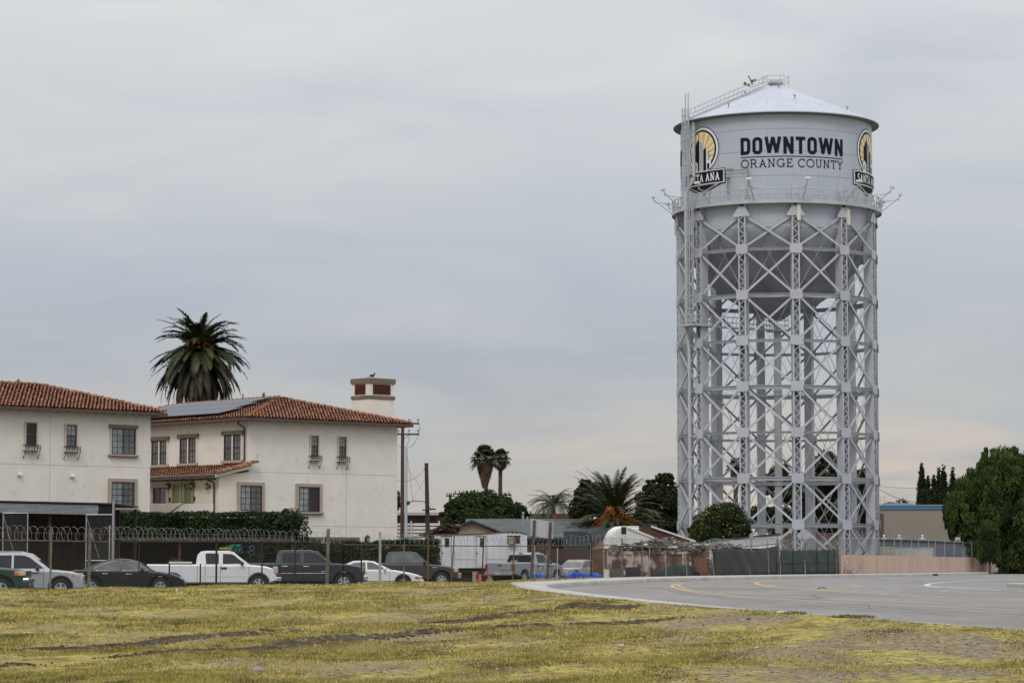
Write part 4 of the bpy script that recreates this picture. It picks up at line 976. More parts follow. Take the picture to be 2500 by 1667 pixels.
# bird on the chimney
mb=MB(); b=H.matrix_world
tp=Vector((cx0+.55,cy0+.4,z_(11.85))); wp=Vector((h2.o.x+tp.x*ca-tp.y*sa,h2.o.y+tp.x*sa+tp.y*ca,tp.z+.15))
bd=empty('bird',wp,R(20),'small black bird perched on top of the chimney','bird')
mb.ball((0,0,.16),.09,8,6,(1.7,.8,.9)); mb.ball((.14,0,.27),.055,8,6); mb.prism([(-.32,.08),(-.08,.12),(-.08,.17)],(0,-.02,0),(1,0,0),(0,0,1),(0,.04,0)); mb.prism([(.18,.26),(.25,.26),(.18,.29)],(0,-.01,0),(1,0,0),(0,0,1),(0,.02,0))
mb.tube([(0,-.03,0),(.01,-.03,.1)],.008,4); mb.tube([(0,.03,0),(.01,.03,.1)],.008,4)
mb.build('body',M('bird black',(.012,.012,.014),rough=.6),bd,smooth=True)
# ================================================================ vegetation
mg1=M('dark green leaves',(.020,.034,.010),(.045,.062,.014),scale=.9,detail=5,rough=.65,rnd=.45,trans=.2,spec=.25)
mg2=M('mid green leaves',(.030,.055,.013),(.06,.09,.02),scale=.7,detail=5,rough=.6,rnd=.4,trans=.25,spec=.25)
mg3=M('blackish green leaves',(.014,.020,.006),(.032,.040,.011),scale=.6,detail=5,rough=.75,rnd=.4,trans=.1,spec=.2)
mg4=M('pepper tree leaves',(.022,.042,.012),(.070,.10,.022),scale=.45,detail=5,rough=.65,rnd=.55,trans=.25,spec=.2)
mgp=M('palm leaf',(.026,.034,.010),(.055,.062,.018),scale=1.2,rough=.6,rnd=.4,trans=.15,spec=.3)
mgy=M('palm leaf yellow',(.22,.17,.03),(.14,.12,.03),scale=1.2,rough=.6,rnd=.3,trans=.2)
mgd_=M('dead palm leaf',(.13,.085,.045),(.08,.055,.03),scale=2,rough=.9,rnd=.35)
morg=M('orange fruit stalks',(.36,.11,.015),(.28,.09,.015),scale=3,rough=.7,rnd=.35)
mbk=M('bark',(.085,.06,.042),(.05,.037,.028),scale=3,detail=8,rough=.95,bump=.5,bscale=9)
mbg=M('grey bark',(.13,.115,.10),(.08,.07,.06),scale=3,rough=.95,bump=.5,bscale=9)
def leaves(clumps,n,size,seed=1,droop=0.,aspect=.6,sub=46,subr=.36,thin=1.):
    """leaf quads gathered in sub-clumps over a set of ellipsoids"""
    rg=np.random.default_rng(seed); cl=np.array(clumps,float); vol=(cl[:,3]*cl[:,4]*cl[:,5])**.7; pr=vol/vol.sum()
    # sub-clump centres biased to the surface
    ns=int(sub*len(clumps)); ci=rg.choice(len(cl),ns,p=pr); d=rg.normal(size=(ns,3)); d/=np.linalg.norm(d,axis=1)[:,None]
    rr=rg.uniform(.35,1.,ns)**.55; cen=cl[ci,:3]+cl[ci,3:6]*d*rr[:,None]; sr=cl[ci,3:6].mean(1)*subr*rg.uniform(.6,1.5,ns)
    k=rg.integers(0,ns,n); g=rg.normal(size=(n,3)); g/=np.maximum(np.linalg.norm(g,axis=1),1e-6)[:,None]; P=cen[k]+g*(sr[k]*rg.uniform(.2,1.,n)**.4)[:,None]*np.array([1,1,.8])
    if droop: P[:,2]-=rg.uniform(0,1,n)**2*droop
    a=rg.normal(size=(n,3)); a/=np.linalg.norm(a,axis=1)[:,None]
    if droop: a[:,2]=-np.abs(a[:,2])-1.2; a/=np.linalg.norm(a,axis=1)[:,None]
    b=np.cross(a,rg.normal(size=(n,3))); b/=np.maximum(np.linalg.norm(b,axis=1),1e-6)[:,None]
    s=size*rg.uniform(.6,1.4,n)[:,None]; A=a*s; B=b*s*aspect/2*thin
    V=np.stack([P-A*.5,P+B,P+A*.5,P-B],1).reshape(-1,3); Fc=np.arange(4*n).reshape(n,4)
    tone=rg.uniform(0,1,ns); rn=np.clip(tone[k]*.65+rg.uniform(0,.35,n),0,1)
    return V,Fc,rn
def trunk(mb,base,tips,r0):
    base=Vector(base)
    for t in tips:
        t=Vector(t); m=base.lerp(t,.5)+Vector((rnd.uniform(-.3,.3),rnd.uniform(-.3,.3),.2)); mb.tube([base,m,t],[r0,r0*.6,r0*.2],7)
def tree(name,loc,clumps,n,size,mat,label,cat='tree',seed=1,tr=.2,bark=None,group=None,**k):
    e=empty(name,loc,0,label,cat,group); V,Fc,rn=leaves(clumps,n,size,seed,**k); np_mesh('crown',V,Fc,mat,e,rn)
    mb=MB(); z=min(c[2]-c[5]*.4 for c in clumps); c0=clumps[0]; f=Vector((0,0,max(.6,z*.6)))
    mb.tube([(0,0,-.3),(0,0,f.z*.5),tuple(f)],[tr*1.3,tr,tr*.9],9)
    for c in clumps[:9]: trunk(mb,f,[(c[0],c[1],c[2])],tr*.75)
    mb.build('trunk',bark or mbg,e,smooth=50); return e
def at(px,py,d,z=None):
    p=W(px,py,d)
    if z is not None: p.z=z
    return p
def blob(px,py,rx,rz,d,base,ry=None):
    """ellipsoid seen at a pixel, radii in photograph pixels, local to base"""
    p=W(px,py,d)-base; s=d/F; return (p.x,p.y,p.z,rx*s,(ry or rx)*s,rz*s)
# round dense tree behind the trailer
b=at(1180,1330,232,.2); D=232
tree('round_tree',b,[blob(1180,1245,70,42,D,b),blob(1120,1248,38,32,D-1,b),blob(1100,1260,26,24,D,b),blob(1240,1250,38,32,D-1,b),blob(1265,1262,24,24,D,b),blob(1150,1228,38,24,D,b),blob(1205,1225,36,22,D-1,b),blob(1180,1272,104,34,D,b),blob(1180,1300,90,30,D,b),blob(1145,1240,40,34,D,b),blob(1218,1244,40,34,D,b),blob(1162,1218,18,14,D,b),blob(1208,1215,16,12,D,b)],70000,.22,mg1,'broad dark green bushy tree behind the white trailer and green roofed house',seed=3,sub=46,subr=.3)
# dark trees left of the tower
b=at(1425,1330,285,.2); D=285
tree('broadleaf_tree',b,[blob(1432,1188,14,20,D,b),blob(1420,1205,20,20,D,b),blob(1455,1200,26,22,D,b),blob(1440,1230,40,30,D,b),blob(1415,1250,28,24,D,b),blob(1470,1225,30,28,D,b)],17000,.30,mg3,'dark loose tree behind the orange fruited palm',seed=5)
b=at(1590,1330,290,.2); D=290
tree('broadleaf_tree',b,[blob(1620,1162,16,18,D,b),blob(1596,1180,22,24,D,b),blob(1632,1190,24,30,D,b),blob(1612,1225,45,40,D,b),blob(1575,1230,28,30,D,b),blob(1650,1235,22,40,D,b),blob(1600,1280,50,38,D,b),blob(1560,1290,40,24,D,b),blob(1640,1290,30,30,D,b)],38000,.30,mg3,'tall blackish green tree just left of the tower legs',seed=6,sub=30)
# ficus behind the tower and its neighbours
b=at(2010,1330,330,.2); D=330
tree('broadleaf_tree',b,[blob(2020,1160,45,50,D,b),blob(1990,1190,40,45,D,b),blob(2065,1185,35,45,D,b),blob(2095,1170,22,30,D,b),blob(2000,1240,60,48,D,b),blob(2060,1255,50,45,D,b),blob(1940,1250,32,40,D,b),blob(2010,1290,70,30,D,b),blob(1905,1190,22,30,D,b)],46000,.33,mg3,'large dark rounded tree seen through the tower legs',seed=8,sub=30)
b=at(1900,1330,320,.2); D=320
tree('broadleaf_tree',b,[blob(1905,1160,26,26,D,b),blob(1885,1185,24,28,D,b),blob(1925,1200,26,30,D,b),blob(1850,1262,26,26,D,b),blob(1900,1270,40,34,D,b)],14000,.33,mg1,'smaller dark tree behind the riser pipe of the tower',seed=9)
b=at(2110,1330,315,.2); D=315
tree('broadleaf_tree',b,[blob(2105,1175,22,30,D,b),blob(2118,1210,20,30,D,b),blob(2100,1250,28,36,D,b),blob(2120,1285,26,30,D,b)],10000,.33,mg3,'dark tree behind the right hand tower legs',seed=10)
# citrus in front of the tower
b=at(1757,1352,228,.35); D=228
ct=tree('citrus_tree',b,[blob(1765,1262,46,30,D,b),blob(1735,1272,36,28,D,b),blob(1795,1278,34,28,D,b),blob(1755,1300,66,34,D,b),blob(1705,1300,26,24,D,b),blob(1812,1302,24,26,D,b),blob(1750,1245,28,14,D,b),blob(1783,1240,20,12,D,b)],36000,.17,mg1,'round citrus tree dotted with yellow fruit in front of the tower legs',seed=11,sub=32)
mb=MB(); rg=random.Random(5)
for k in range(90):
    c=rg.choice([blob(1765,1262,46,30,D,b),blob(1755,1300,64,34,D,b),blob(1735,1272,36,28,D,b),blob(1795,1280,34,28,D,b)]); a=rg.uniform(PI,2*PI); e_=rg.uniform(-.6,1.2)
    mb.ball((c[0]+c[3]*1.03*math.cos(a)*math.cos(e_),c[1]+c[4]*1.05*math.sin(a)*math.cos(e_),c[2]+c[5]*math.sin(e_)),.055,5,4)
fo=mb.build('fruit',M('lemon yellow',(.45,.33,.04),rough=.5),ct); fo['kind']='stuff'
# pepper trees at the right
b=at(2450,1392,240,.45); D=240
tree('pepper_tree',b,[blob(2430,1135,40,38,D,b),blob(2400,1180,55,45,D,b),blob(2360,1205,50,42,D,b),blob(2475,1150,60,60,D,b),blob(2440,1230,70,60,D,b),blob(2375,1245,55,45,D,b),blob(2340,1235,40,32,D,b),blob(2325,1262,26,24,D,b),blob(2345,1285,28,30,D,b),blob(2490,1240,70,70,D,b),blob(2400,1300,55,45,D,b),blob(2470,1320,60,55,D,b),blob(2540,1200,60,90,D,b),blob(2550,1300,55,60,D,b),blob(2415,1108,24,20,D,b),blob(2455,1112,26,18,D,b),blob(2395,1200,60,50,D+3,b),blob(2480,1370,40,26,D,b)],150000,.34,mg4,'huge drooping pepper tree filling the right edge',seed=12,tr=.45,droop=1.1,sub=26,subr=.24,aspect=.3)
b=at(2417,1392,236,.45); D=236
tree('young_tree',b,[blob(2415,1295,24,30,D,b),blob(2412,1325,26,26,D,b),blob(2422,1350,20,14,D,b),blob(2405,1352,18,14,D,b)],11000,.22,mg4,'small tree with a reddish trunk in front of the pink wall','tree',seed=13,tr=.09,bark=M('red bark',(.16,.07,.04),(.1,.05,.03),scale=4,rough=.9),droop=.5,aspect=.35)
# cypresses
for k,(px,top,wd,D) in enumerate(((2253,1130,15,345),(2267,1160,11,352),(2282,1156,14,350),(2294,1143,12,348),(2306,1135,13,346),(2328,1140,12,350))):
    b=at(px,1330,D,.2); h=W(px,top,D).z-.2; r=wd*D/F; cl=[]
    for q in range(15):
        t=q/14; cl.append((rnd.uniform(-.08,.08)*r,0,h*(.2+.72*t),r*(1-.82*t**2.2),r*(1-.82*t**2.2),h*.08))
    cl.append((0,0,h*.955,r*.14,r*.14,h*.05)); cl.append((0,0,h*.9,r*.3,r*.3,h*.06))
    tree('cypress_tree',b,cl,20000,.24,mg3,['tallest dark pointed cypress, leftmost behind the blue banded building','short thin cypress tucked against the right side of the tallest one','third cypress from the left, ragged and shorter','fourth cypress from the left with a spiky tip','blunt topped tall cypress, last of the row before the pepper tree','cypress tip rising just above the pepper tree edge'][k],'cypress tree',seed=30+k,tr=.15,group='cypresses behind the blue banded building',sub=90,subr=.5)
b=at(2192,1240,360,5.5)
tree('small_tree',at(2192,1330,360,.2),[(-.9,0,8.2,1.0,1,.7),(.7,0,8.6,1.0,1,.8),(0,0,7.4,1.2,1,.6),(-1.3,0,7.6,.6,.6,.5)],1300,.25,mg3,'sparse little tree above the blue roof line','tree',seed=44,tr=.1)
b=at(962,1330,260,.2)
tree('small_tree',b,[blob(962,1222,16,26,260,b),blob(955,1240,14,20,260,b)],2500,.25,mg3,'dark tree peeking out right of the cream house corner','tree',seed=45)
# bare shrub
b=at(1000,1330,255,.2); e=empty('bare_tree',b,0,'leafless brown twiggy tree behind the utility poles','tree'); mb=MB(); rg=random.Random(8)
for k in range(70):
    a=rg.uniform(0,2*PI); x=rg.uniform(.2,1.6); h=rg.uniform(2.4,4.4); mb.tube([(0,0,.8),(x*.5*math.cos(a),x*.5*math.sin(a),h*.6),(x*math.cos(a),x*math.sin(a),h)],[.035,.02,.008],4)
mb.tube([(0,0,-.2),(0,0,1)],.1,6); mb.build('trunk',M('twig',(.16,.09,.07),rough=.9),e)
# ---------------------------------------------------------------- palms
def frond_pts(L,el,bend,az,n=14):
    """curved rachis: starts at elevation el, bends down by 'bend' over its length"""
    P=[Vector((0,0,0))]; a=el
    for k in range(n):
        t=(k+.5)/n; a=el-bend*t**1.25; P.append(P[-1]+Vector((math.cos(a)*math.cos(az),math.cos(a)*math.sin(az),math.sin(a)))*L/n)
    return P
def feather_palm(fr,seed,c,leafw=.09,nl=40,ll=.45,vee=.5):
    """arrays of leaflet triangles for a list of (L,el,bend,az)"""
    rg=random.Random(seed); V=[];Fc=[];rn=[]
    for L,el,bend,az in fr:
        P=frond_pts(L,el,bend,az); n=len(P)-1; tone=rg.random()
        for k in range(nl):
            t=.12+.88*k/(nl-1); i=min(int(t*n),n-1); f=t*n-i; p=P[i].lerp(P[i+1],f); d=(P[i+1]-P[i]).normalized()
            side=d.cross(Vector((0,0,1)));
            if side.length<.1: side=Vector((-math.sin(az),math.cos(az),0))
            side.normalize(); up=side.cross(d); l=ll*(math.sin(PI*min(1,.12+t*.9))**.6+.15)*rg.uniform(.8,1.15)
            for s in (-1,1):
                q=p+side*s*l*.78+up*l*vee*rg.uniform(.2,.8)*.4+d*l*.75-Vector((0,0,l*rg.uniform(.0,.35))); w_=d*leafw*.5
                j=len(V); V+= [tuple(p-w_+c),tuple(p+w_+c),tuple(q+c)]; Fc.append((j,j+1,j+2)); rn.append(min(1,tone*.6+rg.random()*.4))
        # rachis
        for k in range(n):
            a,b_=P[k],P[k+1]; w0=.035*(1-k/n)+.01; j=len(V); z=Vector((0,0,w0)); V+=[tuple(a-z+c),tuple(a+z+c),tuple(b_+c)]; Fc.append((j,j+1,j+2)); rn.append(.8)
    return V,Fc,rn
# tall date palm behind the house
D=215; b=at(484,1300,D,.2); s=D/F; top=W(484,862,D).z-.2
e=empty('date_palm',b,0,'tall date palm with heavy drooping crown behind the tiled roof','palm tree'); rg=random.Random(21); fr=[]
for k in range(88): fr.append((rg.uniform(3.6,4.6),R(rg.uniform(5,90)),R(rg.uniform(60,110)),rg.uniform(0,2*PI)))
for k in range(60): fr.append((rg.uniform(4.0,4.8),R(rg.uniform(-15,25)),R(rg.uniform(60,95)),rg.uniform(0,2*PI)))
V,Fc,rn=feather_palm(fr,22,Vector((0,0,top)),leafw=.17,nl=66,ll=.48); np_mesh('fronds',V,Fc,mgp,e,rn)
fr=[(rg.uniform(3.9,5.2),R(rg.uniform(-45,5)),R(rg.uniform(55,85)),rg.uniform(0,2*PI)) for k in range(120)]
V,Fc,rn=feather_palm(fr,23,Vector((0,0,top-.5)),leafw=.16,nl=54,ll=.34,vee=.1); np_mesh('hanging_fronds',V,Fc,M('old palm leaf',(.018,.020,.008),(.045,.031,.013),scale=1.5,rough=.8,rnd=.4),e,rn)
mb=MB()
for k in range(130):
    a=rg.uniform(0,2*PI); r=rg.uniform(.4,1.5); z=top+rg.choice([.75,.3,-.3,1.0])+rg.uniform(-.25,.25); mb.cr=rg.random()
    mb.tube([(0,0,top-.2+.2*rg.random()),(r*.6*math.cos(a),r*.6*math.sin(a),z+.1),(r*math.cos(a),r*math.sin(a),z-.3*rg.random())],[.03,.05,.07],4)
mb.build('fruit_stalks',M('palm fruit stalks',(.26,.10,.015),(.34,.17,.02),scale=3,rough=.8,rnd=.3),e)
mb=MB(); mb.tube([(0,0,-.3),(0,0,top*.5),(0,0,top-.6),(0,0,top-.1)],[.5,.48,.55,.7],14); mb.build('trunk',mbk,e,smooth=True)
# low date palm with orange stalks
D=205; b=at(1500,1330,D,.2); top=W(1497,1272,D).z-.2
e=empty('date_palm',b,0,'low spreading date palm with bright orange fruit stalks','palm tree'); fr=[]
for k in range(72): fr.append((rg.uniform(4.0,5.2),R(rg.uniform(10,85)),R(rg.uniform(40,95)),rg.uniform(0,2*PI)))
for k in range(44): fr.append((rg.uniform(3.8,4.9),R(rg.uniform(-15,12)),R(rg.uniform(10,50)),rg.uniform(0,2*PI)))
V,Fc,rn=feather_palm(fr,26,Vector((0,0,top)),leafw=.10,nl=48,ll=.5); np_mesh('fronds',V,Fc,mgp,e,rn)
fr=[(3.9,R(-2),R(12),PI+.1),(4.0,R(-12),R(10),PI-.15),(3.6,R(-18),R(8),PI+.3),(3.0,R(5),R(30),PI*1.5+.5)]
V,Fc,rn=feather_palm(fr,27,Vector((0,-.3,top)),leafw=.12,nl=48,ll=.5); np_mesh('yellow_fronds',V,Fc,mgy,e,rn)
mb=MB()
for k in range(420):
    a=rg.uniform(PI*.95,2.05*PI); c=rg.choice(((-1.4,-.3),(-1.1,-.05),(-.75,.15),(-.4,.75),(.25,.5),(1.15,.1),(1.45,-.1),(-.2,-.3),(.6,-.3))); mb.cr=rg.random()
    x=c[0]+rg.uniform(-.45,.45); z=top+c[1]-.15+rg.uniform(-.38,.38); mb.tube([(c[0]*.3,-.3,top),(x*.8,-1.5,z+.15),(x,-1.85,z-.15)],[.015,.035,.028],3)
mb.build('fruit_stalks',morg,e)
mb=MB(); mb.tube([(0,0,-.3),(0,0,top*.6),(0,0,top)],[.5,.48,.6],12); mb.build('trunk',mbk,e)
# queen palm, thin feathery, blurred
D=290; b=at(1352,1330,D,.2); top=W(1352,1233,D).z-.2
e=empty('queen_palm',b,0,'thin feathery pale green palm behind the brick chimney','palm tree'); fr=[(rg.uniform(2.2,3.6),R(rg.uniform(-10,85)),R(rg.uniform(60,130)),rg.uniform(0,2*PI)) for k in range(60)]
fr+=[(3.6,R(60),R(110),0.05),(3.4,R(40),R(95),-.1),(3.2,R(35),R(90),PI)]
V,Fc,rn=feather_palm(fr,29,Vector((0,0,top)),leafw=.07,nl=30,ll=.55,vee=0); np_mesh('fronds',V,Fc,M('pale palm leaf',(.06,.085,.04),(.09,.11,.055),scale=2,rough=.7,rnd=.3,trans=.3),e,rn)
mb=MB(); mb.tube([(0,0,-.3),(0,0,top)],[.2,.16],8); mb.build('trunk',mbk,e)
# fan palms
def fan_palm(px,cy,by,D,rc,skirt,label,seed,nf=44,lean=0):
    b=at(px,1330,D,.2); top=W(px,cy,D).z-.2; e=empty('fan_palm',b,0,label,'palm tree','tall fan palms'); rg=random.Random(seed); V=[];Fc=[];rn=[]; V2=[];F2=[];r2=[]
    def fan(c,d,up,r,dead):
        VV,FF,RR=(V2,F2,r2) if dead else (V,Fc,rn); side=d.cross(up); 
        if side.length<.05: side=Vector((1,0,0))
        side.normalize(); up=side.cross(d); tn=rg.random()
        for k in range(15):
            a=R(-105+210*k/14); v=(d*math.cos(a)+side*math.sin(a)); w_=(side*math.cos(a)-d*math.sin(a))*r*.09; tip=c+v*r*rg.uniform(.8,1.05)-Vector((0,0,r*rg.uniform(.1,.5))); m=c+v*r*.55+up*.02
            j=len(VV); VV+=[tuple(c),tuple(m-w_),tuple(tip),tuple(m+w_)]; FF.append((j,j+1,j+2,j+3)); RR.append(min(1,tn*.6+.4*rg.random()))
    C0=Vector((lean,0,top))
    for k in range(nf):
        el=R(rg.uniform(-30,88)); az=rg.uniform(0,2*PI); d=Vector((math.cos(el)*math.cos(az),math.cos(el)*math.sin(az),math.sin(el))); st=rc*rg.uniform(.35,.62)
        fan(C0+d*st,(d+Vector((0,0,-.35))).normalized(),Vector((0,0,1)),rc*.52,False)
        j=len(V); V+=[tuple(C0),tuple(C0+Vector((0,0,.05))),tuple(C0+d*st+Vector((0,0,.03))),tuple(C0+d*st)]; Fc.append((j,j+1,j+2,j+3)); rn.append(.05)
    for k in range(int(skirt*38)):
        t=rg.random()**.8; az=rg.uniform(0,2*PI); r=rc*.40*(1-t*.8); c=C0+Vector((r*math.cos(az),r*math.sin(az),-.3-t*skirt)); fan(c,Vector((.1*math.cos(az),.1*math.sin(az),-1)).normalized(),Vector((math.cos(az),math.sin(az),.2)),rc*.42*(1-.6*t),True)
    np_mesh('fan_leaves',V,Fc,mgp,e,rn)
    if F2: np_mesh('dead_leaf_skirt',V2,F2,mgd_,e,r2)
    mb=MB(); mb.tube([(0,0,-.3),(lean*.3,0,top*.5),tuple(C0)],[.34,.26,.24],9); mb.build('trunk',mbk,e)
fan_palm(1191,1122,0,330,2.05,2.9,'left of the twin fan palms, with a long brown dead leaf skirt',51,nf=52,lean=-.35)
fan_palm(1220,1121,0,335,1.65,.9,'right of the twin fan palms, slim with a short skirt',52,nf=42,lean=.1)
fan_palm(1797,1140,0,300,1.25,2.6,'fan palm with dead leaf skirt seen through the tower legs',53,nf=34)
# ---------------------------------------------------------------- hedges
def hedge(name,px0,px1,top,D0,D1,th,label,mat,n,size,zb=.15,seed=60,jit=.25,top1=None,endr=0):
    a=W(px0,top,D0); b_=W(px1,top1 or top,D1); L=Vector((b_.x-a.x,b_.y-a.y,0)); ln=L.length; e=empty(name,(a.x,a.y,zb),math.atan2(L.y,L.x),label,'hedge')
    rg=np.random.default_rng(seed); h0=a.z-zb; h1=b_.z-zb
    x=rg.uniform(0,ln,n); face=rg.random(n); y=np.where(face<.62,rg.normal(0,.07,n),rg.uniform(0,th,n)); hh=h0+(h1-h0)*x/ln
    if endr: hh=hh*np.where(x>ln-endr,np.sqrt(np.maximum(.05,1-((x-(ln-endr))/endr)**2*.8)),1)
    hh=hh+.03*np.sin(x*2.1)+.02*np.sin(x*5.3+1); z=np.where(face<.62,rg.random(n)*hh,hh+rg.normal(0,.05,n))
    y=y+.12*np.sin(x*1.7+z*2)+.08*np.sin(x*4.1-z*3)
    P=np.stack([x,y,z],1); A=rg.normal(size=(n,3)); A/=np.linalg.norm(A,axis=1)[:,None]; B=np.cross(A,rg.normal(size=(n,3))); B/=np.linalg.norm(B,axis=1)[:,None]; s=size*rg.uniform(.6,1.4,n)[:,None]
    V=np.stack([P-A*s*.5,P+B*s*.3,P+A*s*.5,P-B*s*.3],1).reshape(-1,3); tone=.5+.5*np.sin(x*3.3+1.3*np.sin(z*4))*np.sin(z*3.1+x)
    np_mesh('foliage',V,np.arange(4*n).reshape(n,4),mat,e,np.clip(tone*.6+rg.random(n)*.4,0,1))
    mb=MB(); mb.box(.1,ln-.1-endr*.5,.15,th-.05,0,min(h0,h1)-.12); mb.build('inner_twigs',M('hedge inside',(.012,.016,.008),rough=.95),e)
    return e
mhd=M('hedge leaves',(.014,.028,.008),(.032,.055,.013),scale=.9,detail=5,rough=.6,rnd=.45,trans=.15,spec=.3)
hedge('hedge',150,739,1256,135,138,1.4,'long clipped dark green hedge in front of the cream houses',mhd,75000,.11,endr=.6,top1=1254)
p=W(712,1300,137); tree('shrub',(p.x,137.2,.15),[(0,0,2.7,.7,.6,1.35),(-.2,0,3.4,.6,.6,.55),(.75,0,2.0,.6,.6,.7)],9000,.13,mhd,'rounded bush swelling at the right end of the long hedge','shrub',seed=61,tr=.08)
hedge('hedge',655,1075,1336,142,144,.8,'low vine covered hedge behind the dark and brown pickups',mhd,34000,.13,seed=62,top1=1320)
hedge('hedge',1085,1140,1322,141,141.5,.5,'short vine patch left of the white trailer',mg2,100,.13,seed=63) if False else None
# ================================================================ vehicles
mtyre=M('tyre',(.015,.015,.016),rough=.9); mrim=M('alloy rim',(.45,.46,.48),rough=.35,metal=.6); mrimd=M('dark rim',(.06,.06,.065),rough=.4,metal=.4)
mcg=M('car glass',(.012,.015,.017),rough=.08,spec=.35); mcg2=M('car glass light',(.07,.085,.09),(.03,.035,.04),scale=1.5,rough=.06,spec=.9)
mchr=M('chrome',(.5,.5,.5),rough=.2,metal=.9); mplb=M('black plastic',(.02,.02,.022),rough=.6); mlamp=M('headlamp',(.42,.42,.40),rough=.15,spec=.9); mamb=M('amber lens',(.5,.14,.02),rough=.25); mred=M('red lens',(.25,.01,.01),rough=.25)
mline=M('panel gap',(.01,.01,.012),rough=.9)
def paint(name,c,metal=.0,rough=.35): return M(name,c,rough=rough,metal=metal,coat=.12)
def vehicle(name,label,cat,loc,rz,S):
    e=empty(name,loc,rz,label,cat); L=S['L']; Wd=S['W']; ox=-L/2; hw=Wd/2; pt=S['paint']
    # body outline with wheel arches
    top=S['top']; zb=S.get('zb',.28); bot=[]
    for wx,wr in sorted(S['wheels'],reverse=True):
        ra=wr+.09; a0=math.asin(min(1,max(-1,(zb-wr)/ra)))
        for k in range(13): t=a0+(PI-2*a0)*k/12; bot.append((wx+ra*math.cos(t),wr+ra*math.sin(t)))
    out=top+[(S['xf'],S.get('zbf',zb+.02))]+bot+[(S['xr'],S.get('zbr',zb+.05))]
    n=len(out); cx=sum(p[0] for p in out)/n; cz=.75
    def inset(d):
        r=[]
        for i in range(n):
            a=Vector(out[i-1]);b=Vector(out[i]);c=Vector(out[(i+1)%n]); t=(c-a); 
            if t.length<1e-6: r.append(out[i]); continue
            t.normalize(); nn_=Vector((t.y,-t.x)); r.append((b.x+nn_.x*d,b.y+nn_.y*d))
        return r
    mb=MB(); lay=[(-hw,.06),(-hw+.035,.022),(-hw+.10,0),(hw-.10,0),(hw-.035,.022),(hw,.06)]; rings=[]
    tp=S.get('taper',.0)
    for y,d in lay:
        P=inset(d); ring=[]
        for x,z in P:
            # nose and tail narrow in plan
            q=0
            if x>L-.7: q=(x-(L-.7))/.7
            if x<.5: q=max(q,(.5-x)/.5*.5)
            ring.append(mb.p((x+ox,y*(1-.10*q*q-tp*(z>S.get('belt',1))*0),z)))
        rings.append(ring)
    for A,B in zip(rings,rings[1:]):
        for i in range(n): mb.face((A[i],A[(i+1)%n],B[(i+1)%n],B[i]))
    mb.face(rings[0]); mb.face(rings[-1][::-1])
    body=mb.build('body',pt,e,smooth=32)
    mb=MB(); mb.box(ox+.35,ox+L-.35,-hw+.2,hw-.2,zb-.04,zb+.45); mb.build('chassis',mplb,e)
    for wx,wr in S['wheels']:
        for s in (-1,1):
            mb=MB(); mb.lathex([(wr+.06,-.02),(wr+.06,.02)],(ox+wx,s*(hw-.30),wr),18); 
            w_=wr*.6; y=s*(hw-.14)
            mb=MB(); prof=[(wr*.62,-.10),(wr*.9,-.115),(wr,-.085),(wr,.085),(wr*.9,.115),(wr*.62,.10)]; mb.lathex(prof,(ox+wx,y,wr),26); wh=mb.build('wheel',mtyre,e,smooth=35)
            mb=MB(); yo=y+s*.108; mb.lathex([(wr*.64,0),(wr*.60,s*.012),(wr*.55,-s*.02),(.01,-s*.03)],(ox+wx,yo,wr),20); rm=mb.build('rim_dish',S.get('dish',mrimd),wh)
            mb=MB(); ns=S.get('spokes',5)
            for k in range(ns):
                a=2*PI*k/ns+.3
                for da in ((-.12,.12) if S.get('twin') else (0,)):
                    mb.beam((ox+wx+.04*math.cos(a),yo-s*.005,wr+.04*math.sin(a)),(ox+wx+wr*.60*math.cos(a+da),yo-s*.002,wr+wr*.60*math.sin(a+da)),wr*(.10 if S.get('twin') else .22),.02,(0,1,0))
            mb.lathex([(wr*.16,-.012),(wr*.16,.012)],(ox+wx,yo,wr),10); mb.tube([(ox+wx+wr*.60*math.cos(2*PI*q/22),yo,wr+wr*.60*math.sin(2*PI*q/22)) for q in range(22)],wr*.045,5,close=True); mb.build('rim',mrim,wh)
        mb=MB(); mb.box(ox+wx-wr-.06,ox+wx+wr+.06,-hw+.26,hw-.26,wr*.4,wr*2+.06); mb.build('wheel_well',mplb,e)
    # greenhouse
    gh=S['gh']; belt=gh[0][1]; tum=S.get('tum',.30); ztop=max(p[1] for p in gh)
    def gy(z): return hw-.05-max(0,z-belt)*tum
    mb=MB(); m=len(gh); A=[mb.p((x+ox,-gy(z),z)) for x,z in gh]; B=[mb.p((x+ox,gy(z),z)) for x,z in gh]
    C_=[mb.p((x+ox,-gy(z)+.09,z+(.025 if z>belt+.3 else 0))) for x,z in gh]; D_=[mb.p((x+ox,gy(z)-.09,z+(.025 if z>belt+.3 else 0))) for x,z in gh]
    mb.face(A); mb.face(B[::-1])
    for i in range(m):
        j=(i+1)%m; mb.face((A[i],A[j],C_[j],C_[i])); mb.face((C_[i],C_[j],D_[j],D_[i])); mb.face((D_[i],D_[j],B[j],B[i]))
    cb=mb.build('cab' if cat=='pickup truck' else 'greenhouse',pt,e,smooth=30)
    for w_ in S['wins']:
        for s in (-1,1):
            mb=MB(); P=[(x+ox,s*(gy(z)+.012),z) for x,z in w_]; Q=[(x+ox,s*(gy(z)-.02),z) for x,z in w_]
            a=[mb.p(q) for q in P]; b=[mb.p(q) for q in Q]; mb.face(a)
            for i in range(len(a)): mb.face((a[i],b[i],b[(i+1)%len(a)],a[(i+1)%len(a)]))
            g=mb.build('side_window',S.get('glass',mcg),e,fix=False)
            if S.get('wtrim'):
                mb=MB(); mb.tube([Vector(q)+Vector((0,s*.006,0)) for q in P],.014,4,close=True); mb.build('window_trim',mchr,g)
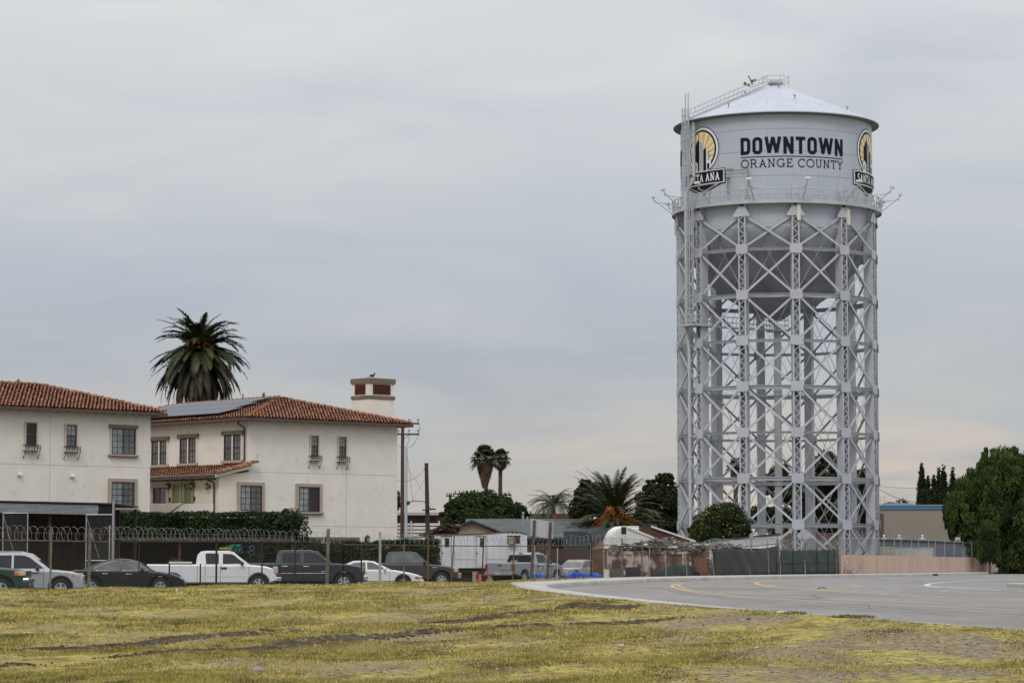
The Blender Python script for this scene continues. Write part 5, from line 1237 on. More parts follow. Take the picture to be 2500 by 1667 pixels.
    for (p,q,nm) in S['shields']:
        mb=MB(); (x0,z0),(x1,z1)=p,q; d=Vector((x1-x0,z1-z0)).normalized(); nv=Vector((-d.y,d.x)) if nm=='rear_window' else Vector((d.y,-d.x)); 
        if (nm=='windshield')!=(nv.x>0): nv=-nv
        nv*=.014; e0=.06
        a=Vector((x0,z0))+(Vector((x1,z1))-Vector((x0,z0)))*.06+nv; b=Vector((x0,z0))+(Vector((x1,z1))-Vector((x0,z0)))*.93+nv
        mb.poly([(a.x+ox,-gy(a.y)+e0,a.y),(a.x+ox,gy(a.y)-e0,a.y),(b.x+ox,gy(b.y)-e0,b.y),(b.x+ox,-gy(b.y)+e0,b.y)]); mb.build(nm,S.get('wglass',mcg2),e,fix=False)
    # seams
    mb=MB()
    for x,z0,z1 in S.get('seams',()):
        for s in (-1,1): y=s*(hw+.002); mb.box(x+ox-.008,x+ox+.008,min(y,y-s*.012),max(y,y-s*.012),z0,z1)
    if S.get('seams'): mb.build('door_gaps',mline,body)
    mb_={}
    for (nm,mat,x0,x1,y0,y1,z0,z1) in S.get('bits',()):
        for s in (-1,1):
            mb=MB(); mb.box(x0+ox,x1+ox,min(s*y0,s*y1),max(s*y0,s*y1),z0,z1); mb.build(nm,mat,e,bevel=min(.02,(z1-z0)*.3))
    for (nm,mat,x0,x1,y1,z0,z1) in S.get('across',()):
        mb=MB(); mb.box(x0+ox,x1+ox,-y1,y1,z0,z1); mb.build(nm,mat,e,bevel=min(.04,(z1-z0)*.3,abs(x1-x0)*.3))
    if S.get('mirror'):
        x,z=S['mirror']
        for s in (-1,1):
            mb=MB(); mb.ball((x+ox,s*(hw+.10),z),.13,10,6,(.6,.85,.75)); mb.beam((x+ox,s*(hw-.06),z-.03),(x+ox,s*(hw+.08),z-.02),.06,.05); mb.build('side_mirror',S.get('mirmat',mplb),e,smooth=40)
    return e
LOTZ=.155
def vloc(pxc,D): 
    r=ray(pxc,1430); return (r.x/r.y*D,D,LOTZ)
hd=lambda px: math.atan2(-(px-1250)/F,1)*-1   # heading exactly across the line of sight is -view angle
# white extended cab pickup
S=dict(L=5.78,W=1.98,xr=.10,xf=5.72,zb=.42,zbf=.55,zbr=.6,belt=1.22,paint=paint('white truck paint',(.62,.63,.64)),
 top=[(.03,.75),(.02,1.2),(.06,1.245),(2.2,1.235),(2.3,1.22),(4.3,1.22),(4.6,1.21),(5.2,1.15),(5.58,1.02),(5.66,.92)][:],
 wheels=[(1.15,.38),(4.87,.38)],gh=[(2.15,1.2),(2.22,1.62),(2.36,1.77),(2.6,1.80),(3.55,1.80),(3.78,1.75),(4.52,1.2)],
 wins=[[(2.60,1.26),(2.56,1.66),(2.62,1.72),(3.10,1.72),(3.14,1.68),(3.14,1.26)],[(3.32,1.26),(3.32,1.70),(3.72,1.68),(3.85,1.6),(4.25,1.28)]],
 shields=[((4.52,1.2),(3.78,1.75),'windshield'),((2.15,1.2),(2.22,1.62),'rear_window')],spokes=6,dish=mrimd,
 seams=[(2.22,.5,1.2),(3.22,.45,1.25),(2.55,.45,1.25),(4.45,.45,1.15)],mirror=(4.15,1.28),
 bits=[('door_handle',mplb,3.24,3.5,.985,1.01,1.03,1.12),('headlight',mlamp,5.5,5.70,.72,.96,.88,1.14),('turn_signal',mamb,5.56,5.72,.78,.955,.80,.875),('body_molding',M('white strip',(.5,.5,.5),rough=.5),2.3,4.4,.985,1.0,.70,.735)],
 across=[('front_bumper',mchr,5.62,5.86,.92,.50,.70),('bumper_top',mplb,5.58,5.84,.93,.70,.80),('grille',mplb,5.66,5.74,.68,.84,1.08),('rear_bumper',mchr,-.12,.1,.9,.5,.7),('bed_liner',mplb,.15,2.1,.86,1.2,1.262)])
wp=vehicle('pickup_truck','white extended cab pickup parked between the black sedan and the dark crew cab pickup','pickup truck',vloc(520,119.5),R(5.5),S)
mb=MB(); mb.box(-1.9,-.9,-.9,-.5,1.265,1.35)
o=mb.build('cargo_box',M('beige plastic',(.5,.48,.42),rough=.5),wp,bevel=.03)
# dark crew cab pickup
gm=paint('dark slate truck paint',(.022,.023,.032),metal=.2)
S=dict(L=5.85,W=2.02,xr=.08,xf=5.80,zb=.40,zbf=.45,zbr=.5,belt=1.25,paint=gm,
 top=[(.03,.75),(.02,1.22),(.07,1.27),(1.75,1.27),(1.85,1.26),(4.1,1.26),(4.4,1.27),(5.0,1.24),(5.55,1.14),(5.74,1.05),(5.80,.8)],
 wheels=[(1.2,.40),(4.85,.40)],gh=[(1.70,1.24),(1.76,1.66),(1.86,1.83),(2.1,1.86),(3.3,1.86),(3.62,1.80),(4.38,1.24)],
 wins=[[(2.02,1.31),(2.0,1.70),(2.05,1.76),(2.80,1.77),(2.84,1.74),(2.84,1.31)],[(3.0,1.31),(3.0,1.77),(3.48,1.75),(3.68,1.66),(4.14,1.33)]],
 shields=[((4.38,1.24),(3.62,1.80),'windshield'),((1.70,1.24),(1.76,1.66),'rear_window')],spokes=6,
 seams=[(1.78,.5,1.25),(2.92,.45,1.3),(1.93,.45,1.3),(4.2,.45,1.2)],mirror=(4.05,1.42),mirmat=mchr,
 bits=[('door_handle',mchr,1.98,2.28,1.005,1.03,1.12,1.155),('door_handle',mchr,2.96,3.26,1.005,1.03,1.11,1.145),('chrome_strip',mchr,1.95,2.5,1.005,1.018,.80,.83),('chrome_strip',mchr,2.55,4.1,1.005,1.018,.80,.83),('chrome_badge',mchr,3.8,4.12,1.005,1.018,.88,.905),('headlight',M('dim lamp',(.3,.18,.1),(.3,.1,.04),scale=9,rough=.2),5.60,5.80,.72,.96,.88,1.12)],
 across=[('front_bumper',mchr,5.74,5.95,.94,.46,.72),('grille',mplb,5.76,5.84,.66,.76,1.08),('rear_bumper',mchr,-.12,.08,.9,.5,.7),('bed_liner',mplb,.15,1.7,.86,1.24,1.285)])
vehicle('pickup_truck','dark slate crew cab pickup with chrome side strips and handles','pickup truck',vloc(738,127.),R(3.5),S)
# black sedan
bk=paint('black car paint',(.008,.009,.013),metal=.2,rough=.3)
S=dict(L=4.88,W=1.85,xr=.05,xf=4.82,zb=.24,zbf=.26,zbr=.35,belt=.95,paint=bk,
 top=[(.03,.62),(.06,.95),(.35,1.03),(.75,1.02),(3.4,.96),(3.75,.955),(4.3,.86),(4.65,.74),(4.8,.60),(4.84,.45)],
 wheels=[(1.02,.335),(3.82,.335)],gh=[(.55,1.0),(1.15,1.27),(1.7,1.43),(2.2,1.465),(2.55,1.44),(2.95,1.33),(3.65,.94)],tum=.42,
 wins=[[(1.20,.99),(1.12,1.08),(1.42,1.24),(1.85,1.37),(2.20,1.40),(2.18,.985)],[(2.25,.985),(2.27,1.40),(2.6,1.375),(2.90,1.27),(3.34,1.02),(3.32,.985)]],wtrim=1,glass=mcg2,
 shields=[((3.65,.94),(2.9,1.36),'windshield'),((.55,1.0),(1.5,1.38),'rear_window')],spokes=5,twin=1,seams=[(2.2,.35,.97),(3.28,.35,.96),(1.3,.5,.97)],mirror=(3.08,1.03),
 bits=[('door_handle',mchr,1.45,1.70,.925,.945,.86,.885),('door_handle',mchr,2.42,2.66,.925,.945,.84,.865),('headlight',mlamp,4.42,4.72,.56,.875,.62,.72),('tail_light',mred,.02,.15,.5,.9,.78,.9)],
 across=[('grille',mchr,4.80,4.86,.45,.55,.60),('bumper_intake',mplb,4.81,4.87,.6,.3,.42)])
vehicle('sedan','shiny black four door sedan with chrome window trim and split spoke wheels','car',vloc(310,112.8),R(6.0),S)
# silver suv
S=dict(L=4.45,W=1.83,xr=.05,xf=4.40,zb=.34,zbf=.36,zbr=.45,belt=1.04,paint=paint('silver suv paint',(.36,.375,.395),metal=.35),
 top=[(.03,.62),(.03,1.02),(.1,1.06),(3.1,1.05),(3.3,1.06),(3.9,1.0),(4.22,.90),(4.36,.78),(4.40,.60)],
 wheels=[(.92,.36),(3.58,.36)],gh=[(.08,1.03),(.22,1.45),(.42,1.66),(.8,1.71),(2.1,1.71),(2.45,1.64),(3.25,1.03)],tum=.3,
 wins=[[(.45,1.12),(.5,1.55),(.95,1.60),(.95,1.12)],[(1.03,1.12),(1.03,1.60),(1.75,1.61),(1.75,1.12)],[(1.83,1.12),(1.83,1.61),(2.2,1.60),(2.42,1.52),(2.95,1.12)]],
 shields=[((3.25,1.03),(2.42,1.66),'windshield'),((.08,1.03),(.22,1.45),'rear_window')],spokes=5,seams=[(1.8,.45,1.05),(2.95,.45,1.05),(.99,.5,1.05)],mirror=(2.72,1.12),
 bits=[('roof_rail',M('grey rail',(.25,.26,.27),rough=.4),.6,2.1,.58,.63,1.735,1.765),('door_handle',mplb,1.5,1.72,.915,.94,.93,.965),('door_handle',mplb,2.5,2.72,.915,.94,.93,.965),('headlight',mlamp,4.05,4.31,.60,.875,.78,.93),('turn_signal',mamb,4.0,4.08,.80,.90,.80,.92),('fog_lamp',mchr,4.30,4.37,.55,.72,.50,.60)],
 across=[('grille',mchr,4.34,4.42,.5,.66,.86),('front_bumper',M('suv cladding',(.2,.205,.21),rough=.6),4.2,4.45,.82,.36,.48)])
vehicle('suv','silver compact suv behind the green one at the far left','car',vloc(63,102.8),R(5.5),S)
# green suv (front only in view)
S=dict(L=5.1,W=2.0,xr=.05,xf=5.02,zb=.40,zbf=.5,zbr=.5,belt=1.15,paint=paint('dark green suv paint',(.008,.04,.033),metal=.2),
 top=[(.03,.7),(.03,1.1),(.1,1.16),(3.6,1.15),(3.8,1.17),(4.5,1.12),(4.9,1.02),(5.0,.9)],
 wheels=[(1.1,.39),(4.12,.39)],gh=[(.06,1.13),(.2,1.6),(.4,1.82),(.8,1.88),(2.6,1.88),(2.95,1.8),(3.7,1.13)],
 wins=[[(.5,1.22),(.55,1.72),(1.5,1.76),(1.5,1.22)],[(1.6,1.22),(1.6,1.76),(2.3,1.76),(2.3,1.22)],[(2.4,1.22),(2.4,1.76),(2.75,1.74),(3.4,1.22)]],
 shields=[((3.7,1.13),(2.9,1.82),'windshield'),((.06,1.13),(.2,1.6),'rear_window')],spokes=5,seams=[(2.35,.5,1.15),(3.4,.5,1.15)],mirror=(3.2,1.25),
 bits=[('headlight',M('yellowed lamp',(.45,.40,.25),rough=.2),4.72,4.98,.62,.975,.88,1.03),('turn_signal',mamb,4.60,4.75,.90,.99,.88,1.03),('fog_lamp',mlamp,5.08,5.12,.55,.72,.52,.62)],
 across=[('front_bumper',mchr,4.88,5.12,.97,.66,.80),('bumper_lower',mplb,4.85,5.10,.95,.42,.66),('grille',mplb,4.96,5.04,.6,.86,1.05)])
vehicle('suv','dark green suv with only its nose in view at the left edge','car',vloc(-100,97.3),R(4.),S)
# white older coupe-like sedan
S=dict(L=4.6,W=1.74,xr=.05,xf=4.55,zb=.26,zbf=.30,zbr=.35,belt=.92,paint=paint('white sedan paint',(.62,.63,.61)),
 top=[(.03,.6),(.05,.92),(.4,.98),(2.9,.93),(3.2,.93),(3.9,.82),(4.35,.70),(4.52,.62)],
 wheels=[(.95,.31),(3.62,.31)],gh=[(.3,.95),(.85,1.25),(1.2,1.36),(1.8,1.38),(2.2,1.34),(3.1,.92)],tum=.45,glass=mcg2,
 wins=[[(.95,.98),(.95,1.18),(1.25,1.30),(1.78,1.32),(1.78,.98)],[(1.86,.98),(1.86,1.32),(2.1,1.30),(2.3,1.22),(2.85,.98)]],
 shields=[((3.1,.92),(2.2,1.34),'windshield'),((.3,.95),(1.1,1.33),'rear_window')],spokes=5,seams=[(1.82,.35,.94),(2.95,.35,.93)],mirror=(2.72,.98),mirmat=paint('white sedan paint',(.62,.63,.61)),
 bits=[('headlight',mlamp,4.36,4.56,.45,.82,.52,.64),('turn_signal',mamb,4.2,4.4,.80,.88,.52,.63)],
 across=[('front_bumper',M('white bumper',(.5,.5,.5),rough=.5),4.40,4.64,.84,.30,.48),('bumper_strip',mplb,4.46,4.65,.80,.42,.46),('side_strip',mplb,.1,4.3,.885,.36,.40)])
vehicle('sedan','old white sedan half hidden between two dark pickups','car',vloc(918,134.5),R(3),S)
# brown grey pickup
S=dict(L=5.75,W=2.02,xr=.08,xf=5.68,zb=.42,zbf=.5,zbr=.5,belt=1.22,paint=paint('brown grey truck paint',(.042,.038,.038),metal=.2),
 top=[(.03,.75),(.02,1.2),(.07,1.26),(1.8,1.26),(1.9,1.22),(3.95,1.20),(4.3,1.20),(5.0,1.12),(5.5,1.0),(5.66,.92),(5.68,.75)],
 wheels=[(1.15,.39),(4.78,.39)],gh=[(1.85,1.2),(1.95,1.65),(2.05,1.80),(2.3,1.83),(3.2,1.83),(3.5,1.77),(4.22,1.19)],
 wins=[[(2.2,1.28),(2.18,1.70),(2.25,1.75),(2.80,1.75),(2.80,1.28)],[(2.88,1.28),(2.88,1.75),(3.38,1.73),(3.55,1.66),(4.0,1.28)]],glass=mcg2,
 shields=[((4.22,1.19),(3.5,1.77),'windshield'),((1.85,1.2),(1.95,1.65),'rear_window')],spokes=6,seams=[(1.93,.5,1.2),(2.84,.45,1.25),(4.05,.45,1.15)],mirror=(3.9,1.3),
 bits=[('headlight',M('pink lamp',(.5,.38,.34),rough=.2),5.42,5.62,.72,.97,.80,1.02),('turn_signal',mamb,5.36,5.46,.90,.99,.84,1.0),('door_handle',mplb,2.86,3.05,1.005,1.03,1.05,1.09),('chrome_badge',mchr,4.3,4.55,1.005,1.018,1.02,1.05)],
 across=[('front_bumper',M('grey chrome',(.25,.24,.24),rough=.4,metal=.5),5.52,5.80,.94,.48,.76),('grille',mplb,5.62,5.70,.66,.80,1.0),('rear_bumper',mchr,-.12,.08,.9,.5,.7),('bed_liner',mplb,.15,1.8,.86,1.22,1.27)])
vehicle('pickup_truck','dusty brown grey pickup nosing out behind the white sedan','pickup truck',vloc(987,141.),R(2.5),S)
# silver pickup seen from the rear quarter
S=dict(L=5.8,W=2.02,xr=.05,xf=5.72,zb=.45,zbf=.5,zbr=.62,belt=1.2,paint=paint('silver truck paint',(.30,.315,.35),metal=.3),
 top=[(.03,.8),(.02,1.24),(.07,1.29),(2.1,1.29),(2.3,1.22),(4.1,1.2),(4.5,1.25),(5.1,1.18),(5.55,1.0),(5.70,.8)],
 wheels=[(1.25,.39),(4.85,.39)],gh=[(2.15,1.2),(2.3,1.75),(2.5,1.84),(3.3,1.85),(3.6,1.8),(4.35,1.2)],
 wins=[[(2.75,1.28),(2.75,1.74),(3.45,1.75),(3.6,1.68),(4.05,1.28)]],wglass=mcg,
 shields=[((4.35,1.2),(3.6,1.8),'windshield'),((2.15,1.2),(2.3,1.75),'rear_window')],spokes=6,seams=[(2.2,.55,1.2),(2.62,.5,1.25),(4.15,.5,1.2)],mirror=(4.0,1.3),
 bits=[('tail_light',mred,-.005,.14,.84,1.018,.80,1.18),('door_handle',mplb,2.7,2.9,1.005,1.03,1.05,1.09)],
 across=[('rear_bumper',mchr,-.16,.05,.96,.52,.70),('number_plate',M('plate',(.4,.4,.42),rough=.5),-.18,-.161,.16,.56,.68),('tailgate_handle',mplb,.0,.03,.12,1.08,1.16),('brake_light',mred,2.28,2.34,.15,1.80,1.86),('bed_liner',mplb,.12,2.1,.88,1.27,1.30)])
dp=vehicle('pickup_truck','silver grey pickup seen from its rear corner with lettered tailgate','pickup truck',(vloc(1284,163)[0],163,.15),R(57),S)
def flat_text(body,size,mat,parent,loc,rot,name='lettering',ext=.004,align='CENTER'):
    cu=bpy.data.curves.new('t','FONT'); cu.body=body; cu.size=size; cu.align_x=align; cu.align_y='CENTER'; cu.extrude=ext; cu.resolution_u=3
    t=bpy.data.objects.new('t',cu); me=bpy.data.meshes.new_from_object(t); bpy.data.objects.remove(t); 
    o=link_mesh(name,me,mat,parent); o.location=loc; o.rotation_euler=rot; return o
mlet=M('decal black',(.02,.02,.022),rough=.6); mletw=M('decal white',(.6,.6,.6),rough=.6)
mb=MB(); mb.box(-2.92,-2.905,-.75,-.15,.86,1.14); mb.build('tailgate_sticker',M('sticker',(.42,.42,.4),rough=.5),dp)
flat_text('PACIFIC',.17,mlet,dp,(-2.925,-.45,1.05),(PI/2,0,-PI/2)); flat_text('PLUMBING CO.',.09,mlet,dp,(-2.925,-.45,.92),(PI/2,0,-PI/2))
mb=MB(); mb.box(-.0+.0,.6,-1.016,-1.008,.88,1.12); mb.build('door_sticker',M('sticker',(.42,.42,.4),rough=.5),dp)
flat_text('PACIFIC',.11,mlet,dp,(.3,-1.02,1.04),(PI/2,0,0)); flat_text('PLUMBING',.08,mlet,dp,(.3,-1.02,.94),(PI/2,0,0))
flat_text('PACIFIC',.13,mletw,dp,(-.735,.35,1.36),(R(75),0,-PI/2))
# old beige car seen from the front left
S=dict(L=4.7,W=1.78,xr=.05,xf=4.62,zb=.3,zbf=.35,zbr=.4,belt=.9,paint=M('faded beige paint',(.36,.34,.29),(.24,.2,.16),scale=1.6,detail=7,rough=.6),
 top=[(.03,.6),(.05,.9),(.3,.94),(3.2,.92),(3.4,.93),(4.3,.88),(4.6,.82)],
 wheels=[(.95,.32),(3.7,.32)],gh=[(.75,.92),(1.15,1.33),(1.35,1.41),(2.5,1.42),(2.7,1.38),(3.25,.92)],tum=.3,glass=mcg2,
 wins=[[(1.05,.98),(1.35,1.33),(1.75,1.35),(1.75,.98)],[(1.85,.98),(1.85,1.35),(2.45,1.35),(2.6,1.3),(2.95,.98)]],
 shields=[((3.25,.92),(2.7,1.38),'windshield'),((.75,.92),(1.2,1.36),'rear_window')],spokes=5,seams=[(1.8,.4,.9),(3.0,.4,.9)],
 bits=[('headlight',mlamp,4.58,4.66,.5,.75,.6,.75)],across=[('front_bumper',mchr,4.55,4.75,.86,.4,.5)])
vehicle('sedan','faded beige old car behind the blue tarpaulin','car',(vloc(1412,176)[0],176,.15),R(-128),S)
# ================================================================ fences
mwire=M('galvanised wire',(.13,.125,.12),rough=.8); mpost=M('weathered post',(.10,.085,.065),(.17,.15,.12),scale=3,rough=.9); mrust=M('rusty pipe',(.14,.07,.035),(.09,.065,.05),scale=2.5,detail=7,rough=.9); mgal=M('galvanised pipe',(.36,.37,.38),(.28,.285,.29),scale=3,rough=.5,metal=.4); mpdk=M('dark post',(.02,.018,.017),rough=.8)
def pathpts(pts,step):
    """resample a plan polyline of (px, D, ztop, zbase) into world samples"""
    Q=[]
    for px,D,zt,zb in pts:
        r=ray(px,1365); Q.append(np.array([r.x/r.y*D,D,zt,zb]))
    out=[Q[0]]
    for a,b in zip(Q,Q[1:]):
        L=np.linalg.norm((b-a)[:2]); n=max(1,int(L/step))
        for k in range(1,n+1): out.append(a+(b-a)*k/n)
    return out
def fence_mesh(Q,dz0=0.,sp=.09,r=.0013):
    """chain link: two families of diagonal wires along a sampled path"""
    mb=MB(); s=[0]
    for a,b in zip(Q,Q[1:]): s.append(s[-1]+np.linalg.norm((b-a)[:2]))
    s=np.array(s); A=np.array(Q); 
    f=lambda t: np.array([np.interp(t,s,A[:,k]) for k in range(4)])
    H=float(np.mean(A[:,2]-A[:,3])); L=s[-1]; V=[];Fc=[]
    t=-H
    while t<L:
        for sg in (1,-1):
            t0,t1=max(t,0),min(t+H,L)
            if t1-t0<.05: continue
            nseg=3; prev=None
            for q in range(nseg+1):
                tt=t0+(t1-t0)*q/nseg; p=f(tt); fr=(tt-t)/H; fr=fr if sg>0 else 1-fr; z=p[3]+dz0+(p[2]-p[3]-dz0)*fr
                c=np.array([p[0],p[1]+.004*sg,z]); j=len(V); V+=[c+[0,0,r*1.4],c+[-r,-r,-r*1.2],c+[r,r,-r*1.2]]
                if prev is not None:
                    for k in range(3): Fc.append((prev+k,prev+(k+1)%3,j+(k+1)%3,j+k))
                prev=j
        t+=sp
    return np.array(V),Fc
def coil(Q,rad,zo,pitch=.27,seed=1,r=.0065,n=14):
    rg=random.Random(seed); pts=[]; s=[0]
    for a,b in zip(Q,Q[1:]): s.append(s[-1]+np.linalg.norm((b-a)[:2]))
    s=np.array(s);A=np.array(Q); L=s[-1]; t=0; ph=0; rr=rad; pc=pitch
    mb=MB()
    while t<L-.01:
        p=[np.interp(t,s,A[:,k]) for k in range(3)]; q=[np.interp(min(t+.1,L),s,A[:,k]) for k in range(3)]; d=Vector((q[0]-p[0],q[1]-p[1],0))
        if d.length<1e-6: d=Vector((1,0,0))
        d.normalize(); nrm=Vector((-d.y,d.x,0)); lean=.9*math.sin(ph)   # loops lean along the fence so they read as rings
        c=Vector(p)+nrm*(rr*math.cos(ph))+Vector((0,0,zo+rr*.93*math.sin(ph)))+d*(rr*.85*math.cos(ph)*skew)
        pts.append(c); ph+=2*PI/n; t+=pc/n
        if len(pts)%n==0: rr=rad*rg.uniform(.82,1.12); pc=pitch*rg.uniform(.75,1.35)
    mb.tube(pts,r,3,cap=False); return mb
skew=1.0
def fence(label,pts,posts,mpo,rails,mra,coilp=None,group=None,meshm=None,pr=.03,step=1.2,wz=0,name='chain_link_fence',tops=.0):
    Q=pathpts(pts,step); e=empty(name,(0,0,0),0,label,'fence',group)
    o=Vector((float(Q[0][0]),float(Q[0][1]),float(Q[0][3]))); e.location=o
    def sh(V): return [(v[0]-o.x,v[1]-o.y,v[2]-o.z) for v in V]
    if meshm is not False:
        V,Fc=fence_mesh(Q,.04); ob=np_mesh('wire_mesh',sh(V),Fc,meshm or mwire,e)
    A=np.array(Q)
    for i,ps in enumerate(posts):
        px,ln=ps[0],ps[1]; mat=ps[2] if len(ps)>2 else mpo; rad=ps[3] if len(ps)>3 else pr; ex=ps[4] if len(ps)>4 else tops
        # position on the path at that pixel
        best=min(range(len(Q)-1),key=lambda k:abs((Q[k][0]/Q[k][1])*F*1.0/1.0032+1250-px)+0)
        u=((px-1250)/F); a,b=Q[best],Q[best+1] if best+1<len(Q) else Q[best]
        p=a; zt=p[2]+ex; q=Vector((p[0]-o.x,p[1]-o.y,0)); mb=MB(); lx=ln
        mb.tube([(q.x,q.y-.06,p[3]-.25-o.z),(q.x+lx,q.y-.06,zt-o.z)],rad,7); mb.build('post',mat,e,smooth=50)
    for zf,rr in rails:
        mb=MB(); P=[(q[0],q[1]-.03,(q[3]+(q[2]-q[3])*zf)) for q in Q]; mb.tube(sh(P),rr,6); mb.build('rail',mra,e,smooth=60)
    if coilp:
        rad,zo,seed=coilp[:3]; pit=coilp[3] if len(coilp)>3 else .27
        mb=coil([np.array([q[0],q[1],q[2]]) for q in Q],rad,zo,pit,seed); mb.v=sh(mb.v); mb.build('razor_wire',M('razor wire steel',(.20,.195,.19),rough=.6),e,fix=False)
        mb=MB(); mb.tube(sh([(q[0],q[1],q[2]+zo) for q in Q]),.004,3); mb.build('strand_wire',mwire,e,fix=False)
    return e
g='chain link fences around the vehicle yard'
fence('left gate fence with rusty brown top pipe in front of the silver suv',[(-80,86.5,2.22,.3),(262,95.2,2.22,.3)],[(132,.03,mpost,.035,.45),(259,.04,mpost,.055,.42),(-10,0,mpost,.035,.4)],mpost,[(1.0,.03)],mrust,(.24,.26,3,.44),group=g)
fence('long middle chain link fence with black posts before the white pickup',[(262,95.4,2.32,.3),(450,101.5,2.34,.3),(640,108,2.37,.3),(836,113.6,2.30,.3)],[(408,0,mpdk,.03,-.9),(484,0,mpdk,.028,-.9),(543,0,mpdk,.04,.05),(646,0,mpdk,.03,0),(727,0,mpdk,.03,0),(799,0,mpdk,.012,0),(835,.05,mpost,.075,.55),(342,0,mpdk,.02,-.2)],mpdk,[(1.0,.008)],mwire,(.24,.20,5,.40),group=g)
fence('gate section of fence with grey posts in front of the old white sedan',[(838,113.8,2.22,.35),(926,115.8,2.22,.35)],[(838,0,mpdk,.02,0),(856,0,mpdk,.02,-.1),(906,0,mpdk,.035,0),(912,0,mgal,.025,-.1)],mpdk,[(1.0,.025),(.0,.02)],mrust,None,group=g)
fence('right hand chain link fence with rusty leaning posts before the white trailer',[(928,116,2.22,.35),(1100,119.4,2.2,.35),(1250,121.6,2.2,.4),(1360,123.2,2.23,.5),(1484,126.4,2.28,.6)],[(927,0,mgal,.06,.55),(998,0,mpost,.03,.0),(1066,.04,mrust,.035,.45),(1135,.16,mrust,.03,.45),(1205,.10,mpdk,.03,.42),(1262,.12,mrust,.03,.42),(1320,.0,mgal,.02,0),(1376,.02,mgal,.025,-.1),(1430,-.02,mgal,.03,.1),(1483,0,mpdk,.04,.5)],mrust,[(1.0,.025)],mrust,(.23,.25,9,.31),group=g)
fence('sagging chain link fence in front of the rusty dumpster',[(1484,126.4,2.25,.6),(1599,135,2.2,.62),(1690,144,2.1,.62),(1725,148.5,2.15,.62)],[(1522,0,mpost,.04,.35),(1563,.0,mpost,.035,.3),(1580,.05,mgal,.02,0),(1625,-.05,mgal,.03,-.1),(1670,-.1,mgal,.03,-.15),(1712,-.25,mgal,.035,.4)],mpost,[(1.0,.022)],mrust,(.2,.2,12,.34),group=g)
fence('fence with dark green mesh and leaning posts left of the tower legs',[(1725,148.5,2.2,.62),(1745,151,2.35,.62),(1800,157,2.3,.62),(1905,173.5,2.6,.62)],[(1745,-.3,mgal,.035,.35),(1785,-.35,mgal,.035,.4),(1832,-.3,mgal,.035,.45),(1870,-.1,mgal,.03,.45),(1904,0,mpost,.05,.5)],mpost,[(1.0,.02)],mrust,(.24,.2,14),group=g,meshm=False)
fence('straight fence with taut green screen directly under the tower',[(1905,173.8,2.28,.62),(2049,192.,2.35,.62)],[(1935,0,mpdk,.025,.0),(1963,-.2,mgal,.05,1.0),(1990,0,mpdk,.025,0),(2014,0,mpdk,.025,0),(2036,0,mpdk,.025,0),(2049,0,mpost,.07,.75)],mpdk,[(1.0,.02),(.45,.02)],mpdk,(.36,.3,16,.33),group=g,meshm=False)
# wind screens on the fences
def screen(label,pts,z0s,z1s,mat,sag=.06,off=.05,seed=1,name='wind_screen',tatter=0):
    Q=pathpts(pts,.5); rg=random.Random(seed); n=len(Q); rows=7; V=[];Fc=[]
    for i,q in enumerate(Q):
        t=i/(n-1); z1=np.interp(t,np.linspace(0,1,len(z1s)),z1s)-abs(math.sin(i*.9))*sag-tatter*rg.random(); z0=np.interp(t,np.linspace(0,1,len(z0s)),z0s)
        for j in range(rows): f=j/(rows-1); V.append((q[0]+.03*math.sin(i*.7+j),q[1]+off+.05*math.sin(i*.9+j*.8)+.02*rg.random(),z0+(z1-z0)*f))
    for i in range(n-1):
        for j in range(rows-1): a=i*rows+j; Fc.append((a,a+rows,a+rows+1,a+1))
    o=np_mesh(name,V,Fc,mat); md=o.modifiers.new('t','SOLIDIFY'); md.thickness=.006; tag(o,label,'screen'); return o
msc=M('green mesh screen',(.022,.035,.036),(.035,.048,.046),scale=1.2,detail=6,rough=.9,c3=(.05,.052,.045),s3=.9,lo3=.55,hi3=.8)
msb=M('brown green mesh screen',(.03,.034,.026),(.022,.026,.024),scale=.8,detail=6,rough=.9,c3=(.045,.038,.026),s3=.7,lo3=.5,hi3=.75)
screen('low dark screen at the foot of the fence by the rusty dumpster',[(1590,134.2,0,0),(1660,141,0,0),(1742,151,0,0)],[.6,.6],[.85,1.35,1.38,1.3,1.45],msc,seed=3)
screen('tall sagging brown green screen left of the tower legs',[(1744,151.2,0,0),(1800,157,0,0),(1904,173.5,0,0)],[.6,.62],[2.25,2.3,2.2,2.35,2.55],msb,seed=4)
screen('taut dark green screen directly below the tower',[(1906,174,0,0),(2048,192,0,0)],[.6,.6],[2.2,2.3],msc,.03,.04,5)
# ================================================================ yard, neighbours, street furniture
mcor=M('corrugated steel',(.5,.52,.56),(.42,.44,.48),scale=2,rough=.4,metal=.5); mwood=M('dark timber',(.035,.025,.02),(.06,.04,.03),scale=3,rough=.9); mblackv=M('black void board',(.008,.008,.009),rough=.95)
def P3(px,py,d): return W(px,py,d)
